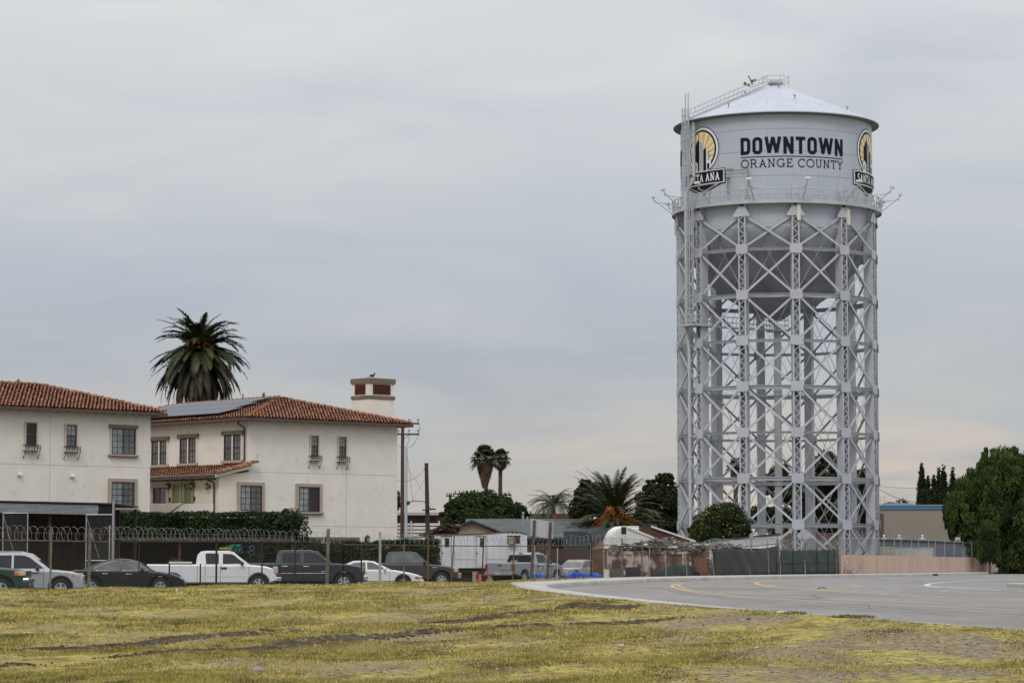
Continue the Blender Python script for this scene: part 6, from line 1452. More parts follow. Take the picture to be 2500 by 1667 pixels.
# --- carport with corrugated fascia
D=118.6; a=P3(-120,1222,D); b=P3(240,1229.5,D); c=P3(282,1231,D)
cp=empty('carport',(a.x,D,.15),0,'carport with shiny corrugated metal fascia in front of the left house','carport')
L=b.x-a.x; zt=a.z-.15; zt2=b.z-.15; hgt=27*D/F
mb=MB(); nr=8; rows=[]
for j in range(nr*6+1):
    f=j/(nr*6); off=.05*math.cos(2*PI*nr*f); rows.append([mb.p((x,off,(zt+(zt2-zt)*x/L)-.05-(hgt-.05)*f)) for x in (0,L*.5,L)])
for r0,r1 in zip(rows,rows[1:]):
    for k in range(2): mb.face((r0[k],r0[k+1],r1[k+1],r1[k]))
o=mb.build('corrugated_fascia',mcor,cp,smooth=True,fix=False)
mb=MB(); mb.prism([(0,zt),(L+.75,zt2-.03),(L+.75,zt2+.03),(0,zt+.06)],(0,-.1,0),(1,0,0),(0,0,1),(0,7.5,0)); mb.build('roof',M('tar roof',(.02,.02,.022),rough=.95),cp)
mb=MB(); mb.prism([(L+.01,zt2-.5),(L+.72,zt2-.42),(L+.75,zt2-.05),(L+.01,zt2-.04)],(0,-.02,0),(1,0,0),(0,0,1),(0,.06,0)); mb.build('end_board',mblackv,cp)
for x in (.2,L-2.2,L+.6):
    for y in (.3,7.0): mb=MB(); mb.box(x,x+.1,y,y+.1,-.2,zt2-.1); mb.build('post',mwood,cp)
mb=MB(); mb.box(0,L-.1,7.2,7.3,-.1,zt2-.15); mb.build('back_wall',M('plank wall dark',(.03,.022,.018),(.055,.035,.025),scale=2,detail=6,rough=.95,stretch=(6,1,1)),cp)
# tall gate frames of chain link under the carport
def gate_panel(px0,px1,y0,y1,D,label,mesh=True):
    a=P3(px0,y0,D); b=P3(px1,y1,D); e=empty('fence_panel',(a.x,D,.15),0,label,'fence panel'); w_=b.x-a.x; h=a.z-.15; mb=MB()
    for x in (0,w_): mb.tube([(x,0,-.1),(x,0,h)],.025,7)
    for z in (h,h*.42,.1): mb.tube([(0,0,z),(w_,0,z)],.028,6)
    mb.tube([(0,0,h*.98),(w_*.5,0,h*.45)],.012,4)
    mb.build('frame',mgal,e)
    Q=[np.array([0,0,h,0.1]),np.array([w_,0,h,0.1])]; V,Fc=fence_mesh(Q,0,.09,.002); np_mesh('wire_mesh',V,Fc,mwire,e)
gate_panel(8,68,1252,1252,117,'tall chain link panel at the left edge under the carport roof'); gate_panel(211,275,1256,1256,116.5,'tall chain link gate panel beside the carport end')
mb=MB(); e=empty('metal_post',(P3(277,1240,116).x,116,.15),0,'tall galvanised post at the right end of the carport','post'); mb.tube([(0,0,-.1),(0,0,4.0)],.045,8); mb.tube([(-.15,0,-.1),(-.15,0,2.9)],.03,8); mb.build('pole',mgal,e)
# --- long dark open shed under the hedge
D=129.8; a=P3(284,1309,D); b=P3(738,1316,132.3)
sh=empty('storage_shed',(a.x,D,.15),math.atan2(2.5,b.x-a.x),'long dark open shed below the hedge behind the parked vehicles','shed'); L=b.x-a.x; h=a.z-.15
mb=MB(); mb.box(0,L,-.05,3.2,h-.16,h-.04); mb.box(0,L,-.1,-.051,h-.26,h-.02); mb.build('roof',mwood,sh)
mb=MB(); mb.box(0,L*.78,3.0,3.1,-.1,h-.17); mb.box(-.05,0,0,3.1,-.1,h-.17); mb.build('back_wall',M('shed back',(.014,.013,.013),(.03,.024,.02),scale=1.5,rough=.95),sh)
for x in (.1,3.0,5.6,L-.15):
    mb=MB(); mb.box(x,x+.1,.1,.2,-.1,h-.165); mb.build('post',M('reddish post',(.09,.045,.025),rough=.9),sh)
mb=MB()
for x0,x1,z in ((5.7,8.0,.9),(5.7,8.2,1.3),(5.9,8.1,1.75),(6.2,8.3,2.05)):
    mb.box(x0,x1,.8,1.4,z,z+.03)
for x in (5.8,7.0,8.1): mb.box(x,x+.05,.8,.85,0,2.1)
mb.build('shelf_rack',M('rack steel',(.08,.08,.075),rough=.8),sh)
rg=random.Random(4)
mpg=M('green pvc',(.01,.16,.11),rough=.5); mpy=M('yellow pvc',(.42,.26,.03),rough=.5); mpb=M('blue pvc',(.06,.09,.18),rough=.5)
def pvc(px,py,d,L,r,ang,mat,label):
    p=P3(px,py,d); e=empty('plastic_pipe',p,ang,label,'pipe','plastic pipes stored above the white pickup'); mb=MB(); n=14; A=[];
    rings=[]
    for rr,x in ((r*.8,-L),(r,-L),(r,0),(r*1.12,0),(r*1.12,.12),(r*.88,.12),(r*.84,-.3)):
        rings.append([mb.p((x,rr*math.cos(2*PI*k/n),rr*math.sin(2*PI*k/n))) for k in range(n)])
    for A_,B_ in zip(rings,rings[1:]):
        for k in range(n): mb.face((A_[k],A_[(k+1)%n],B_[(k+1)%n],B_[k]))
    mb.build('tube',mat,e,smooth=40)
for k,(x,y) in enumerate(((584,1333,),(576,1345),(586,1344),(570,1334),(566,1340))): pvc(x,y,131.2,.85,.095,R(-42),mpg,['topmost right green plastic pipe end in the stack','lowest green plastic pipe end in the stack','rightmost green plastic pipe below the top one','green plastic pipe left of the topmost one','leftmost green plastic pipe beside the yellow ones'][k])
for k,(x,y) in enumerate(((554,1339),(560,1341))): pvc(x,y,130.9,.5,.06,R(-42),mpy,['left small yellow plastic pipe above the white pickup','right small yellow plastic pipe above the white pickup'][k])
for k,(x,y) in enumerate(((614,1337),(613,1349))): pvc(x,y,131.4,.6,.10,R(-70),mpb,['upper grey blue pipe ring on the dark rack','lower grey blue pipe ring on the dark rack'][k])
p=P3(428,1366,131.5); mb=MB(); mb.lathe([(.001,0),(.45,0),(.48,.5),(.40,.95),(.12,1.1),(.001,1.1)],(p.x,131.5,.6),18); tag(mb.build('mixer_drum',M('rust orange drum',(.16,.07,.02),(.1,.05,.02),scale=4,rough=.8),smooth=40),'rusty orange drum in the dark shed above the white pickup bed','drum')
# --- white trailer
D=172; a=P3(1060,1303,D); b=P3(1287,1386,D); w_=b.x-a.x; z0=b.z; H=a.z-z0+.0
tr=empty('office_trailer',(a.x,D,.15),0,'long white metal trailer with two doors and an air conditioner behind the fence','trailer')
zb=z0-.15; mtr=M('trailer white',(.56,.57,.59),(.50,.51,.53),scale=.7,detail=6,rough=.6,c3=(.36,.33,.28),s3=1.0,lo3=.6,hi3=.8,st3=(2.5,1,.35))
mb=MB(); top=[(0,H-.05),(w_*.45,H-.0),(w_*.62,H+.06),(w_*.78,H+.15),(w_*.9,H+.13),(w_,H+.0)]
mb.prism([(w_,0),(0,0)]+top,(0,0,zb),(1,0,0),(0,0,1),(0,2.5,0)); mb.build('body',mtr,tr)
mb=MB()
for p,q in zip(top,top[1:]): mb.beam((p[0],-.03,p[1]+zb),(q[0],-.03,q[1]+zb),.06,.06)
mb.build('roof_edge',M('rust edge',(.12,.07,.05),rough=.9),tr)
mb=MB()
for k in range(1,14): x=w_*k/14; mb.box(x-.008,x+.008,-.008,-.001,zb+.02,zb+H-.08)
mb.box(.01,w_-.01,-.012,-.0015,zb+.52,zb+.56); mb.build('panel_seams',M('seam grey',(.3,.3,.31),rough=.7),tr)
for x0,x1,wx in ((.48,1.06,.66),(2.66,3.25,2.88)):
    mb=MB(); mb.box(x0,x1,-.03,-.013,zb+.1,zb+H-.18); dr=mb.build('door',mtr,tr)
    mb=MB(); t=.02; mb.box(x0-t,x0,-.04,-.014,zb+.06,zb+H-.16); mb.box(x1,x1+t,-.04,-.014,zb+.06,zb+H-.16); mb.box(x0-t,x1+t,-.05,-.014,zb+H-.17,zb+H-.13); mb.build('door_frame',mline,dr)
    mb=MB(); mb.box(wx,wx+.28,-.045,-.031,zb+1.32,zb+1.88); mb.build('door_window',mgd,dr)
    mb=MB(); mb.box(x0+.02,x0+.08,-.07,-.031,zb+.9,zb+.98); mb.build('handle',mpdk,dr)
mb=MB(); x0=4.62; mb.box(x0,x0+.78,-.03,-.013,zb+1.55,zb+2.0); mb.box(x0-.03,x0+.81,-.05,-.014,zb+2.0,zb+2.04); mb.build('window',mgd,tr)
mb=MB(); mb.box(x0+.05,x0+.5,-.35,-.03,zb+1.5,zb+1.96); mb.build('air_conditioner',M('old beige metal',(.30,.25,.17),(.2,.15,.1),scale=5,rough=.8),tr,bevel=.015)
mb=MB(); 
for k in range(3): mb.box(4.62+k*.26,4.7+k*.26,-.02,-.012,zb+H+.03,zb+H+.09)
mb.build('roof_vents',mpdk,tr)
mb=MB(); mb.box(.1,w_+.3,.2,2.3,zb-.22,zb-.001); mb.beam((w_*.0-.9,1.2,zb-.15),(.2,1.2,zb-.12),.1,.12); mb.build('chassis',mpdk,tr)
for x in (3.0,4.0):
    mb=MB(); mb.lathex([(.2,-.1),(.38,-.1),(.38,.1),(.2,.1)],(x,.15,.38),18); mb.build('wheel',mtyre,tr)
mb=MB(); mb.box(.1,2.4,.5,.55,0,zb-.23); mb.build('skirt_board',mwood,tr)
# --- road sign seen from behind
D=117.5; p=P3(1322,1417,D); sg=empty('road_sign',(p.x,D,.55),R(6),'blank grey back of a road sign on two brown posts at the kerb tip','sign')
ms=M('sign back',(.42,.42,.44),(.34,.34,.37),scale=1.2,detail=5,rough=.5,metal=.2)
mb=MB(); mb.prism([(-.47,2.06),(.52,1.93),(.52,2.66),(-.45,2.80)],(0,.06,0),(1,0,0),(0,0,1),(0,.02,0)); mb.build('panel',ms,sg,bevel=.005)
for xb,xt in ((-.46,-.30),(.22,.40)):
    mb=MB(); mb.beam((xb,0,-.2),(xt,0,2.74 if xb<0 else 2.66),.11,.10,(0,1,0)); mb.build('post',mrust if False else M('brown sign post',(.06,.04,.035),(.09,.065,.055),scale=4,rough=.9),sg)
# --- traffic cone
D=128; p=P3(1175,1422,D); cn=empty('traffic_cone',(p.x,123,.17),0,'orange traffic cone by the trailer tow bar','traffic cone')
mo=M('cone orange',(.55,.08,.02),rough=.5)
mb=MB(); mb.box(-.18,.18,-.18,.18,.1,.13); mb.lathe([(.13,.13),(.03,.78),(.001,.78)],(0,0,0),16); mb.build('cone',mo,cn,smooth=40)
# red tow jack
p=P3(1165,1400,140); e=empty('trailer_jack',(p.x,141,.15),0,'red steel trailer hitch stand left of the silver pickup','jack'); mb=MB()
mb.box(-.04,.04,-.04,.04,0,.85); mb.box(-.02,.9,-.05,.05,.62,.70); mb.beam((.1,0,.1),(.7,0,.62),.06,.05); mb.build('frame',M('faded red steel',(.22,.04,.03),rough=.7),e)
# --- blue tarpaulins
mtp=M('blue tarpaulin',(.015,.08,.42),(.01,.06,.32),scale=2,rough=.45)
def tarp(px0,px1,pyt,pyb,D,label,seed):
    a=P3(px0,pyb,D); b=P3(px1,pyt,D); w_=b.x-a.x; z0=.2; h=b.z-.2; e=empty('tarpaulin',(a.x,D,z0),0,label,'tarpaulin'); rg=random.Random(seed); nx,ny=26,14; V=[];Fc=[]
    for i in range(nx):
        x=i/(nx-1)
        for j in range(ny):
            y=j/(ny-1); hh=h*(1-.25*abs(2*x-1)**2)*(1 if y<.25 else 1)
            if y<.45: z=hh*(y/.45)**.8; yy=.0+.25*y
            else: z=hh*(1-.12*(y-.45)); yy=.1+(y-.45)*2.2
            V.append((x*w_+.05*math.sin(y*9+i),yy+.10*math.sin(i*1.3+y*3)+.03*rg.random(),z+.02*math.sin(i*1.9)*(.3+y)+.015*rg.uniform(-1,1)+.05*math.sin(i*.35)))
    for i in range(nx-1):
        for j in range(ny-1): q=i*ny+j; Fc.append((q,q+ny,q+ny+1,q+1))
    np_mesh('sheet',V,Fc,mtp,e)
    mb=MB(); mb.box(.1,w_-.1,.25,1.3,0,h*.7); mb.build('covered_load',mpdk,e)
tarp(1380,1470,1395,1412,129,'big blue tarpaulin over a load in front of the beige car',3); tarp(1293,1330,1398,1414,131,'crumpled blue tarpaulin around the left sign post',5); tarp(1336,1362,1406,1414,131,'small blue tarpaulin lump right of the sign posts',7)
# --- green roofed house and garage
mshg=M('green grey shingles',(.055,.068,.068),(.085,.097,.092),scale=.6,detail=8,rough=.95,stretch=(1,3,3),c3=(.10,.05,.035),s3=.35,lo3=.63,hi3=.68); mbei=M('beige siding',(.33,.25,.19),(.28,.22,.17),scale=1,rough=.9); mgrw=M('green grey wood',(.055,.075,.07),(.04,.055,.05),scale=2,rough=.9,stretch=(8,1,1)); mfasc=M('dark green fascia',(.025,.04,.045),rough=.8)
D=205; a=P3(1137,1266,D); b=P3(1600,1277,D); hs=empty('green_roof_house',(a.x,D,.15),R(1.5),'low house with worn green grey shingle roof behind the trailer','house')
L=b.x-a.x; zr_=a.z-.15; ze=P3(1300,1310,D-4.5).z-.15; run=4.6
mb=MB(); mb.prism([(-run,ze),(0,zr_),(run,ze),(run,ze-.15),(0,zr_-.16),(-run,ze-.15)],(.0,0,0),(0,1,0),(0,0,1),(L,0,0)); rf=mb.build('roof',mshg,hs)
mb=MB(); mb.box(.5,L,-run+.5,run-.5,-.1,ze-.05); mb.build('wall',mgrw,hs)
# front cross gable at the left
gx0,gx1=-1.6,2.0; gz=P3(1138,1269,D-4).z-.15; ge=P3(1100,1302,D-6).z-.15
gm=.4
mb=MB(); mb.prism([(-2.15,ge),(gm,gz),(2.95,ge),(2.95,ge-.12),(gm,gz-.14),(-2.15,ge-.12)],(0,-run-.9,0),(1,0,0),(0,0,1),(0,run+.9,0)); mb.build('gable_roof',mfasc,hs)
mb=MB(); mb.prism([(-1.9,ge-.14),(gm,gz-.16),(2.7,ge-.14),(2.7,-.1),(-1.9,-.1)],(0,-run-.5,0),(1,0,0),(0,0,1),(0,run,0)); mb.build('gable_wall',mbei,hs)
mb=MB(); 
x,_,z=P3(1276,1262,D-2); mb.tube([(x-a.x,-1.8,zr_-.7),(x-a.x,-1.8,zr_+.35)],.06,8); mb.tube([(x-a.x,-1.8,zr_+.35),(x-a.x,-1.8,zr_+.5)],.1,8); mb.lathe([(.25,0),(.06,.25)],(x-a.x,-1.8,zr_-.85),10); mb.build('vent_pipe',mgal,hs)
x=P3(1361,1270,D).x-a.x; mb=MB(); mb.box(x-.3,x+.3,.2,.8,zr_-.4,zr_+.35); mb.build('chimney',M('red brick',(.2,.055,.035),(.15,.045,.03),scale=5,rough=.9),hs)
for px0,px1 in ((1288,1298),(1326,1346),(1348,1374)):
    mb=MB(); x0=P3(px0,1320,D-4).x-a.x; x1=P3(px1,1320,D-4).x-a.x; mb.box(x0,x1,-run+.44,-run+.49,ze-1.2,ze-.3); mb.build('window',mgd,hs)
x0=P3(1312,1320,D-4).x-a.x; x1=P3(1334,1320,D-4).x-a.x; mb=MB()
for k in range(5): x=x0+(x1-x0)*k/4; mb.box(x-.02,x+.02,-run+.40,-run+.43,ze-1.5,ze-.45)
for k in range(3): z=ze-.5-.5*k; mb.box(x0,x1,-run+.395,-run+.399,z-.02,z+.02)
mb.build('window_bars',M('yellow bars',(.3,.23,.12),rough=.7),hs)
# green garage box with double doors
a2=P3(1377,1296,196); b2=P3(1437,1340,196); e=empty('green_container',(a2.x,196,.15),0,'dark green double door metal container beside the low house','container'); w_=b2.x-a2.x; h=a2.z-.15
mb=MB(); mb.box(0,w_,0,3,-.1,h); mb.build('body',mgrw,e)
for k in (0,1):
    mb=MB(); mb.box(.06+k*w_/2,w_/2-.06+k*w_/2,-.04,-.001,.1,h-.12); mb.build('door',mfasc,e)
# second gable roof right
a2=P3(1436,1290,198); e=empty('shed_house',(a2.x,198,.15),0,'small grey roofed shed with sloping gable left of the white truck cab','shed'); h=a2.z-.15; w_=3.4
mb=MB(); mb.prism([(-.1,h-.35),(1.9,h+.2),(3.6,h+.22),(3.6,h+.1),(1.95,h+.05),(-.1,h-1.3)],(0,-.3,0),(1,0,0),(0,0,1),(0,4,0)); mb.build('roof',mshg,e)
mb=MB(); mb.box(.2,3.3,0,3.4,-.1,h-.9); mb.prism([(.2,h-.9),(3.3,h-.9),(3.3,h+.05),(1.9,h+.0)],(0,0,0),(1,0,0),(0,0,1),(0,3.4,0)); mb.build('wall',mbei,e)
# brown boards / reddish plank fence of the yard
def slab(name,label,cat,px0,px1,pyt,pyb,D,mat,th=.08,D2=None,pyt2=None,zb=None,lean=0):
    a=P3(px0,pyt,D); b=P3(px1,pyt2 or pyt,D2 or D); zb=P3(px0,pyb,D).z if zb is None else zb; e=b-a; mb=MB(); n=Vector((-e.y,e.x,0)).normalized()*th
    A=[mb.p(q) for q in ((a.x,a.y,zb),(b.x,b.y,zb),(b.x,b.y,b.z),(a.x,a.y,a.z))]; B=[mb.p(Vector(q)+n) for q in ((a.x,a.y,zb),(b.x,b.y,zb),(b.x,b.y,b.z),(a.x,a.y,a.z))]
    mb.face(A); mb.face(B[::-1])
    for k in range(4): mb.face((A[k],A[(k+1)%4],B[(k+1)%4],B[k]))
    o=mb.build(name,mat); tag(o,label,cat); return o
mrb=M('red brown boards',(.07,.038,.028),(.05,.032,.026),scale=1.2,detail=7,rough=.95,stretch=(5,1,1))
slab('plank_fence','long red brown plank fence behind the silver pickup','fence',1286,1480,1339,1418,186,mrb,pyt2=1341,zb=.1)
slab('dark_screen','blackish cloth screen hung low behind the beige car','screen',1292,1480,1368,1418,183,mpdk,pyt2=1366,zb=.1)
slab('plywood_sheet','tall brown plywood sheet leaning beside the rusty dumpster','board',1447,1476,1340,1405,150,M('plywood brown',(.13,.07,.04),(.09,.05,.03),scale=1.5,rough=.9),pyt2=1338,zb=.2,th=.5)
slab('wooden_post_board','pale timber plank standing against the plywood','board',1472,1478,1342,1395,149,M('pale timber',(.3,.23,.15),rough=.9),zb=.2)
e=empty('step_ladder',(P3(1330,1390,150).x,150,.15),R(10),'leaning pale step ladder behind the sign posts','ladder'); mb=MB()
for s in (0,.45): mb.beam((-.25+s*.2,s,0),(.25+s*.2,s,2.3),.05,.04)
for k in range(6): z=.3+.36*k; f=z/2.3; mb.beam((-.25+.5*f,0,z),(-.16+.5*f,.45,z),.03,.06)
mb.build('rails',M('pale timber',(.3,.23,.15),rough=.9),e)
# --- white truck cab with raised dump bed
mwh=M('weathered white',(.60,.60,.59),(.50,.49,.46),scale=1.2,detail=6,rough=.5)
D=190; s=D/F; o=P3(1480,1405,D); e=empty('dump_truck',(o.x,D,.15),0,'white truck cab with sleeper fairing and dark red dump bed behind the scrap heap','truck')
X=lambda px: (px-1480)*s; Z=lambda py: (1365-py)*s+1.6-.15
mb=MB(); prof=[(1476,1400),(1476,1318),(1480,1306),(1489,1293),(1500,1286),(1512,1284),(1560,1284),(1560,1400)]
P=[(X(a),Z(b)) for a,b in prof]; n=len(P); lay=[(0,.25),(.15,.08),(.4,0),(1.9,0),(2.15,.08),(2.3,.25)]; rings=[]
cxm=X(1520)
for y,d in lay: rings.append([mb.p((x+(d if x<cxm else -d*.0),y,z-(d*.6 if z>2 else 0))) for x,z in P])
for A,B in zip(rings,rings[1:]):
    for k in range(n): mb.face((A[k],A[(k+1)%n],B[(k+1)%n],B[k]))
mb.face(rings[0]); mb.face(rings[-1][::-1]); mb.build('cab',mwh,e,smooth=40)
mb=MB(); mb.box(X(1517),X(1531),-.02,.05,Z(1303),Z(1285.5)); mb.build('cab_window',mgd,e)
mb=MB(); mb.prism([(X(1529),Z(1345)),(X(1529),Z(1287)),(X(1533),Z(1286)),(X(1596),Z(1312)),(X(1560),Z(1340))],(0,-.25,0),(1,0,0),(0,0,1),(0,.12,0)); mb.build('bed_side',mwh,e)
mb=MB(); mb.prism([(X(1536),Z(1286)),(X(1592),Z(1285)),(X(1700),Z(1322)),(X(1640),Z(1328)),(X(1596),Z(1314))],(0,.1,0),(1,0,0),(0,0,1),(0,2.2,0)); mb.build('dump_bed',M('dark red steel',(.05,.018,.014),(.09,.03,.02),scale=2,rough=.8),e)
mb=MB(); mb.beam((X(1532),-.28,Z(1287)),(X(1598),-.28,Z(1313)),.1,.14); mb.beam((X(1590),.0,Z(1284.5)),(X(1698),.0,Z(1321)),.08,.12); mb.build('bed_rim',mwh,e)
for xx in (1490,1550): 
    mb=MB(); mb.lathex([(.25,-.15),(.48,-.15),(.48,.15),(.25,.15)],(X(xx),.3,.48),18); mb.build('wheel',mtyre,e)
# --- rusty dumpster and its scrap
mru=M('rusty white steel',(.50,.42,.36),(.42,.36,.32),scale=1.5,detail=8,rough=.85,c3=(.085,.035,.02),s3=1.3,lo3=.42,hi3=.52,st3=(1,1,.8)); mrr=M('rust brown steel',(.11,.045,.025),(.2,.11,.07),scale=1.5,detail=7,rough=.9,c3=(.4,.33,.28),s3=1.1,lo3=.55,hi3=.66)
D=146; s=D/F; o=P3(1486,1405,D); e=empty('dumpster',(o.x,D,.2),R(4),'long rusty white roll off dumpster with ribbed sides','dumpster')
X=lambda px,q=1486: (px-q)*s; Z=lambda py: (1365-py)*s+1.6-.2
w1=X(1690)
mb=MB(); mb.box(0,w1,0,.08,.25,Z(1345)); mb.box(0,w1,2.2,2.28,.25,Z(1343)); mb.box(0,.08,.08,2.2,.25,Z(1344)); mb.box(w1-.08,w1,.08,2.2,.25,Z(1345)); mb.box(0,w1,.0,2.28,.15,.24); mb.build('side_wall',mru,e)
mb=MB()
for k in range(12): x=.05+k*(w1-.2)/11; mb.box(x,x+.10,-.09,-.001,.28,Z(1346))
mb.box(-.03,w1+.03,-.12,-.092,Z(1346)-.12,Z(1346)); mb.box(-.03,w1+.03,-.12,-.092,.22,.34); mb.build('rib',mru,e)
mb=MB()
for x0,x1 in ((2.75,3.4),(3.5,4.05),(4.15,4.4)): mb.box(x0,x1,-.03,-.001,.45,Z(1352))
mb.build('rust_panel',mrr,e)
o2=P3(1692,1405,147); e2=empty('dumpster',(o2.x,147,.2),R(14),'shorter rusty open bin right of the long dumpster','dumpster'); mb=MB(); w2=.95
mb.box(0,w2,0,.06,.2,Z(1343)-.05); mb.box(0,.06,.06,1.4,.2,Z(1343)-.05); mb.box(w2-.06,w2,.06,1.4,.2,Z(1343)-.05); mb.box(0,w2,1.4,1.46,.2,Z(1343)-.05); mb.build('side_wall',mrr,e2)
mb=MB()
for z in (.5,1.0,1.45): mb.box(-.03,w2+.03,-.05,-.001,z,z+.07)
mb.build('rib',mru,e2)
# boxes right of it
mb=MB(); p=P3(1700,1374,146); 
slab('cardboard_box','brown square panel crate by the fence foot right of the dumpster','crate',1696,1727,1360,1382,145,M('brown crate',(.16,.08,.05),(.12,.06,.04),scale=3,rough=.9),th=.5,zb=.95)
slab('white_cabinet','small white cabinet at the left foot of the dumpster','cabinet',1475,1487,1389,1408,139,mwh,th=.4,zb=.25)
slab('wooden_crate','brown weathered crate at the foot of the dumpster','crate',1490,1522,1389,1408,139.5,M('old crate',(.12,.1,.07),(.08,.06,.045),scale=4,rough=.95,stretch=(1,1,5)),th=.5,zb=.25)
slab('black_bin','black plastic bin in front of the dumpster','bin',1528,1562,1384,1408,140,mpdk,th=.6,zb=.25)
# scrap heap: jumbled boards, pipes and sheets, too many to count
def scrap(name,label,px0,px1,pyf,D,n,seed,z0,mats,dy=1.5):
    rg=random.Random(seed); mb=MB(); 
    for k in range(n):
        px=rg.uniform(px0,px1); top=pyf(px); py=rg.uniform(top,top+14); p=P3(px,py,D+rg.uniform(0,dy)); a=rg.uniform(0,PI); t=rg.uniform(-.5,.5); L=rg.uniform(.2,1.0)
        d=Vector((math.cos(a)*math.cos(t),math.sin(a)*math.cos(t),math.sin(t)*.7)); mb.m=rg.randrange(len(mats))
        if rg.random()<.45: mb.beam(p-d*L/2,p+d*L/2,rg.uniform(.02,.07),rg.uniform(.01,.04),(rg.random(),rg.random(),1))
        elif rg.random()<.6:
            u=d.cross(Vector((rg.random(),rg.random(),1))).normalized()*rg.uniform(.08,.3); mb.poly([p-d*L*.4-u,p+d*L*.4-u*.7,p+d*L*.45+u,p-d*L*.3+u*1.1])
        else: mb.ball(p,rg.uniform(.04,.14),7,5,(1.3,.8,.6),.25)
    px=px0
    o=mb.build(name,mats,fix=False); tag(o,label,'scrap heap',kind='stuff'); return o
mats=[M('scrap dark',(.04,.035,.03),rough=.9),mwh,M('scrap brown',(.13,.07,.04),rough=.9),mgal,M('pale timber',(.3,.23,.15),rough=.9),mpdk]
def hf(px): return lerp_tab([(1490,1340),(1510,1334),(1560,1328),(1600,1320),(1615,1312),(1640,1316),(1660,1322),(1680,1328),(1730,1333)],px)
scrap('scrap_heap','jumble of broken boards, pipes and sheets heaped in the rusty dumpster',1490,1712,hf,146.3,900,3,.2,mats)
scrap('scrap_heap','loose white junk and cables above the brown green screen',1712,1800,lambda p: 1327+(p-1712)*.05,160,260,4,.2,[mwh,mwh,mats[0],mats[3]])
scrap('scrap_heap','piled junk at the foot of the fence by the plywood',1300,1480,lambda p: 1400,150,0,5,.2,mats) if False else None
# white boat like trailer behind the screen
D=200; o=P3(1735,1335,D); s=D/F; e=empty('flatbed_trailer',(o.x,D,.15),0,'long white wedge shaped trailer behind the brown green screen','trailer'); X=lambda px: (px-1735)*s; Z=lambda py: (1365-py)*s+1.45
mb=MB(); mb.prism([(X(1735),Z(1338)),(X(1735),Z(1326)),(X(1760),Z(1322)),(X(1905),Z(1304)),(X(1905),Z(1338))],(0,0,0),(1,0,0),(0,0,1),(0,2.2,0)); mb.build('body',mwh,e)
mb=MB(); mb.beam((X(1748),-.03,Z(1318.5)),(X(1905),-.03,Z(1303)),.08,.12); mb.beam((X(1752),-.02,Z(1320)),(X(1752),-.02,Z(1336)),.08,.1); mb.build('edge_rail',mats[0],e)
for x in (2.,3.): 
    mb=MB(); mb.lathex([(.2,-.1),(.4,-.1),(.4,.1),(.2,.1)],(x,.3,.4),16); mb.build('wheel',mtyre,e)
mb=MB(); mb.box(.3,4.5,.4,1.9,.4,Z(1338)-.001); mb.build('chassis',mpdk,e)
p=P3(1834,1330,164); e=empty('pipe_stub',(p.x,164,.3),0,'short grey steel vent post with a drum head above the screen','post'); mb=MB(); mb.tube([(0,0,0),(0,0,P3(1834,1317,164).z-.3)],.06,8); mb.tube([(0,0,P3(1834,1317,164).z-.3),(0,0,P3(1834,1303,164).z-.3)],.11,10); mb.build('post',mgal,e)
# leaning grey diamond sign at the tower foot
D=226; p=P3(1962,1308,D); e=empty('diamond_sign',(p.x,D,.3),0,'blank grey diamond shaped sign on a pole before the tower base','sign'); mb=MB(); h=p.z-.3; mb.prism([(0,h-.62),(.62,h),(0,h+.62),(-.62,h)],(0,0,0),(1,0,0),(0,0,1),(0,.03,0)); mb.build('panel',ms,e)
mb=MB(); mb.tube([(0,.06,-.2),(0,.06,h+.7)],.04,7); mb.build('pole',mgal,e)
# --- pink block wall with chain link above
mpk=M('pink block wall',(.50,.355,.285),(.46,.33,.265),scale=.5,detail=6,rough=.95,bump=.15,bscale=20,c3=(.42,.30,.25),s3=.25,lo3=.5,hi3=.6,st3=(1,1,.2))
a=P3(2050,1353,192.5); b=P3(2474,1362,255); n=Vector((-(b.y-a.y),b.x-a.x,0)).normalized()*.2; L=math.hypot(b.x-a.x,b.y-a.y)
wl=empty('block_wall',(a.x,a.y,.5),math.atan2(b.y-a.y,b.x-a.x),'long salmon pink block wall along the far kerb','wall')
mb=MB(); mb.prism([(0,-.4),(L,-.25),(L,b.z-.5),(0,a.z-.5)],(0,0,0),(1,0,0),(0,0,1),(0,.2,0)); mb.build('wall',mpk,wl)
mb=MB()
for k in (1,4,7,9,13,18): x=L*k/24; z=a.z-.5+(b.z-a.z)*k/24; mb.box(x-.012,x+.012,-.012,-.001,.0,z-.02)
mb.build('wall_joints',M('pink joint',(.30,.19,.15),rough=.95),wl)
rg=random.Random(2); mb=MB()
for k in range(90):
    x=abs(rg.gauss(0,1))*2.2+1.0; z=rg.expovariate(3)+.05
    if z>1.2: continue
    r=rg.uniform(.02,.09); mb.poly([(x+r*math.cos(t)*rg.uniform(.5,1.2),-.006,z+r*1.1*math.sin(t)*rg.uniform(.6,1.3)) for t in [2*PI*q/7 for q in range(7)]])
for x in (5.2,6.0,6.1,6.9,44,46,47.5,50,58): 
    h=rg.uniform(.15,.4); z=rg.uniform(.3,.8); mb.poly([(x-.03,-.006,z),(x+.04,-.006,z+.02),(x+.02,-.006,z+h),(x-.02,-.006,z+h*.9)])
mb.build('peeled_paint',M('peeled paint brown',(.10,.06,.045),rough=.95),wl,fix=False)
mb=MB(); mb.box(-.45,.0,-.1,.3,-.3,a.z-.5+.0); mb.build('end_pillar',M('pillar tan',(.24,.19,.15),rough=.95),wl)
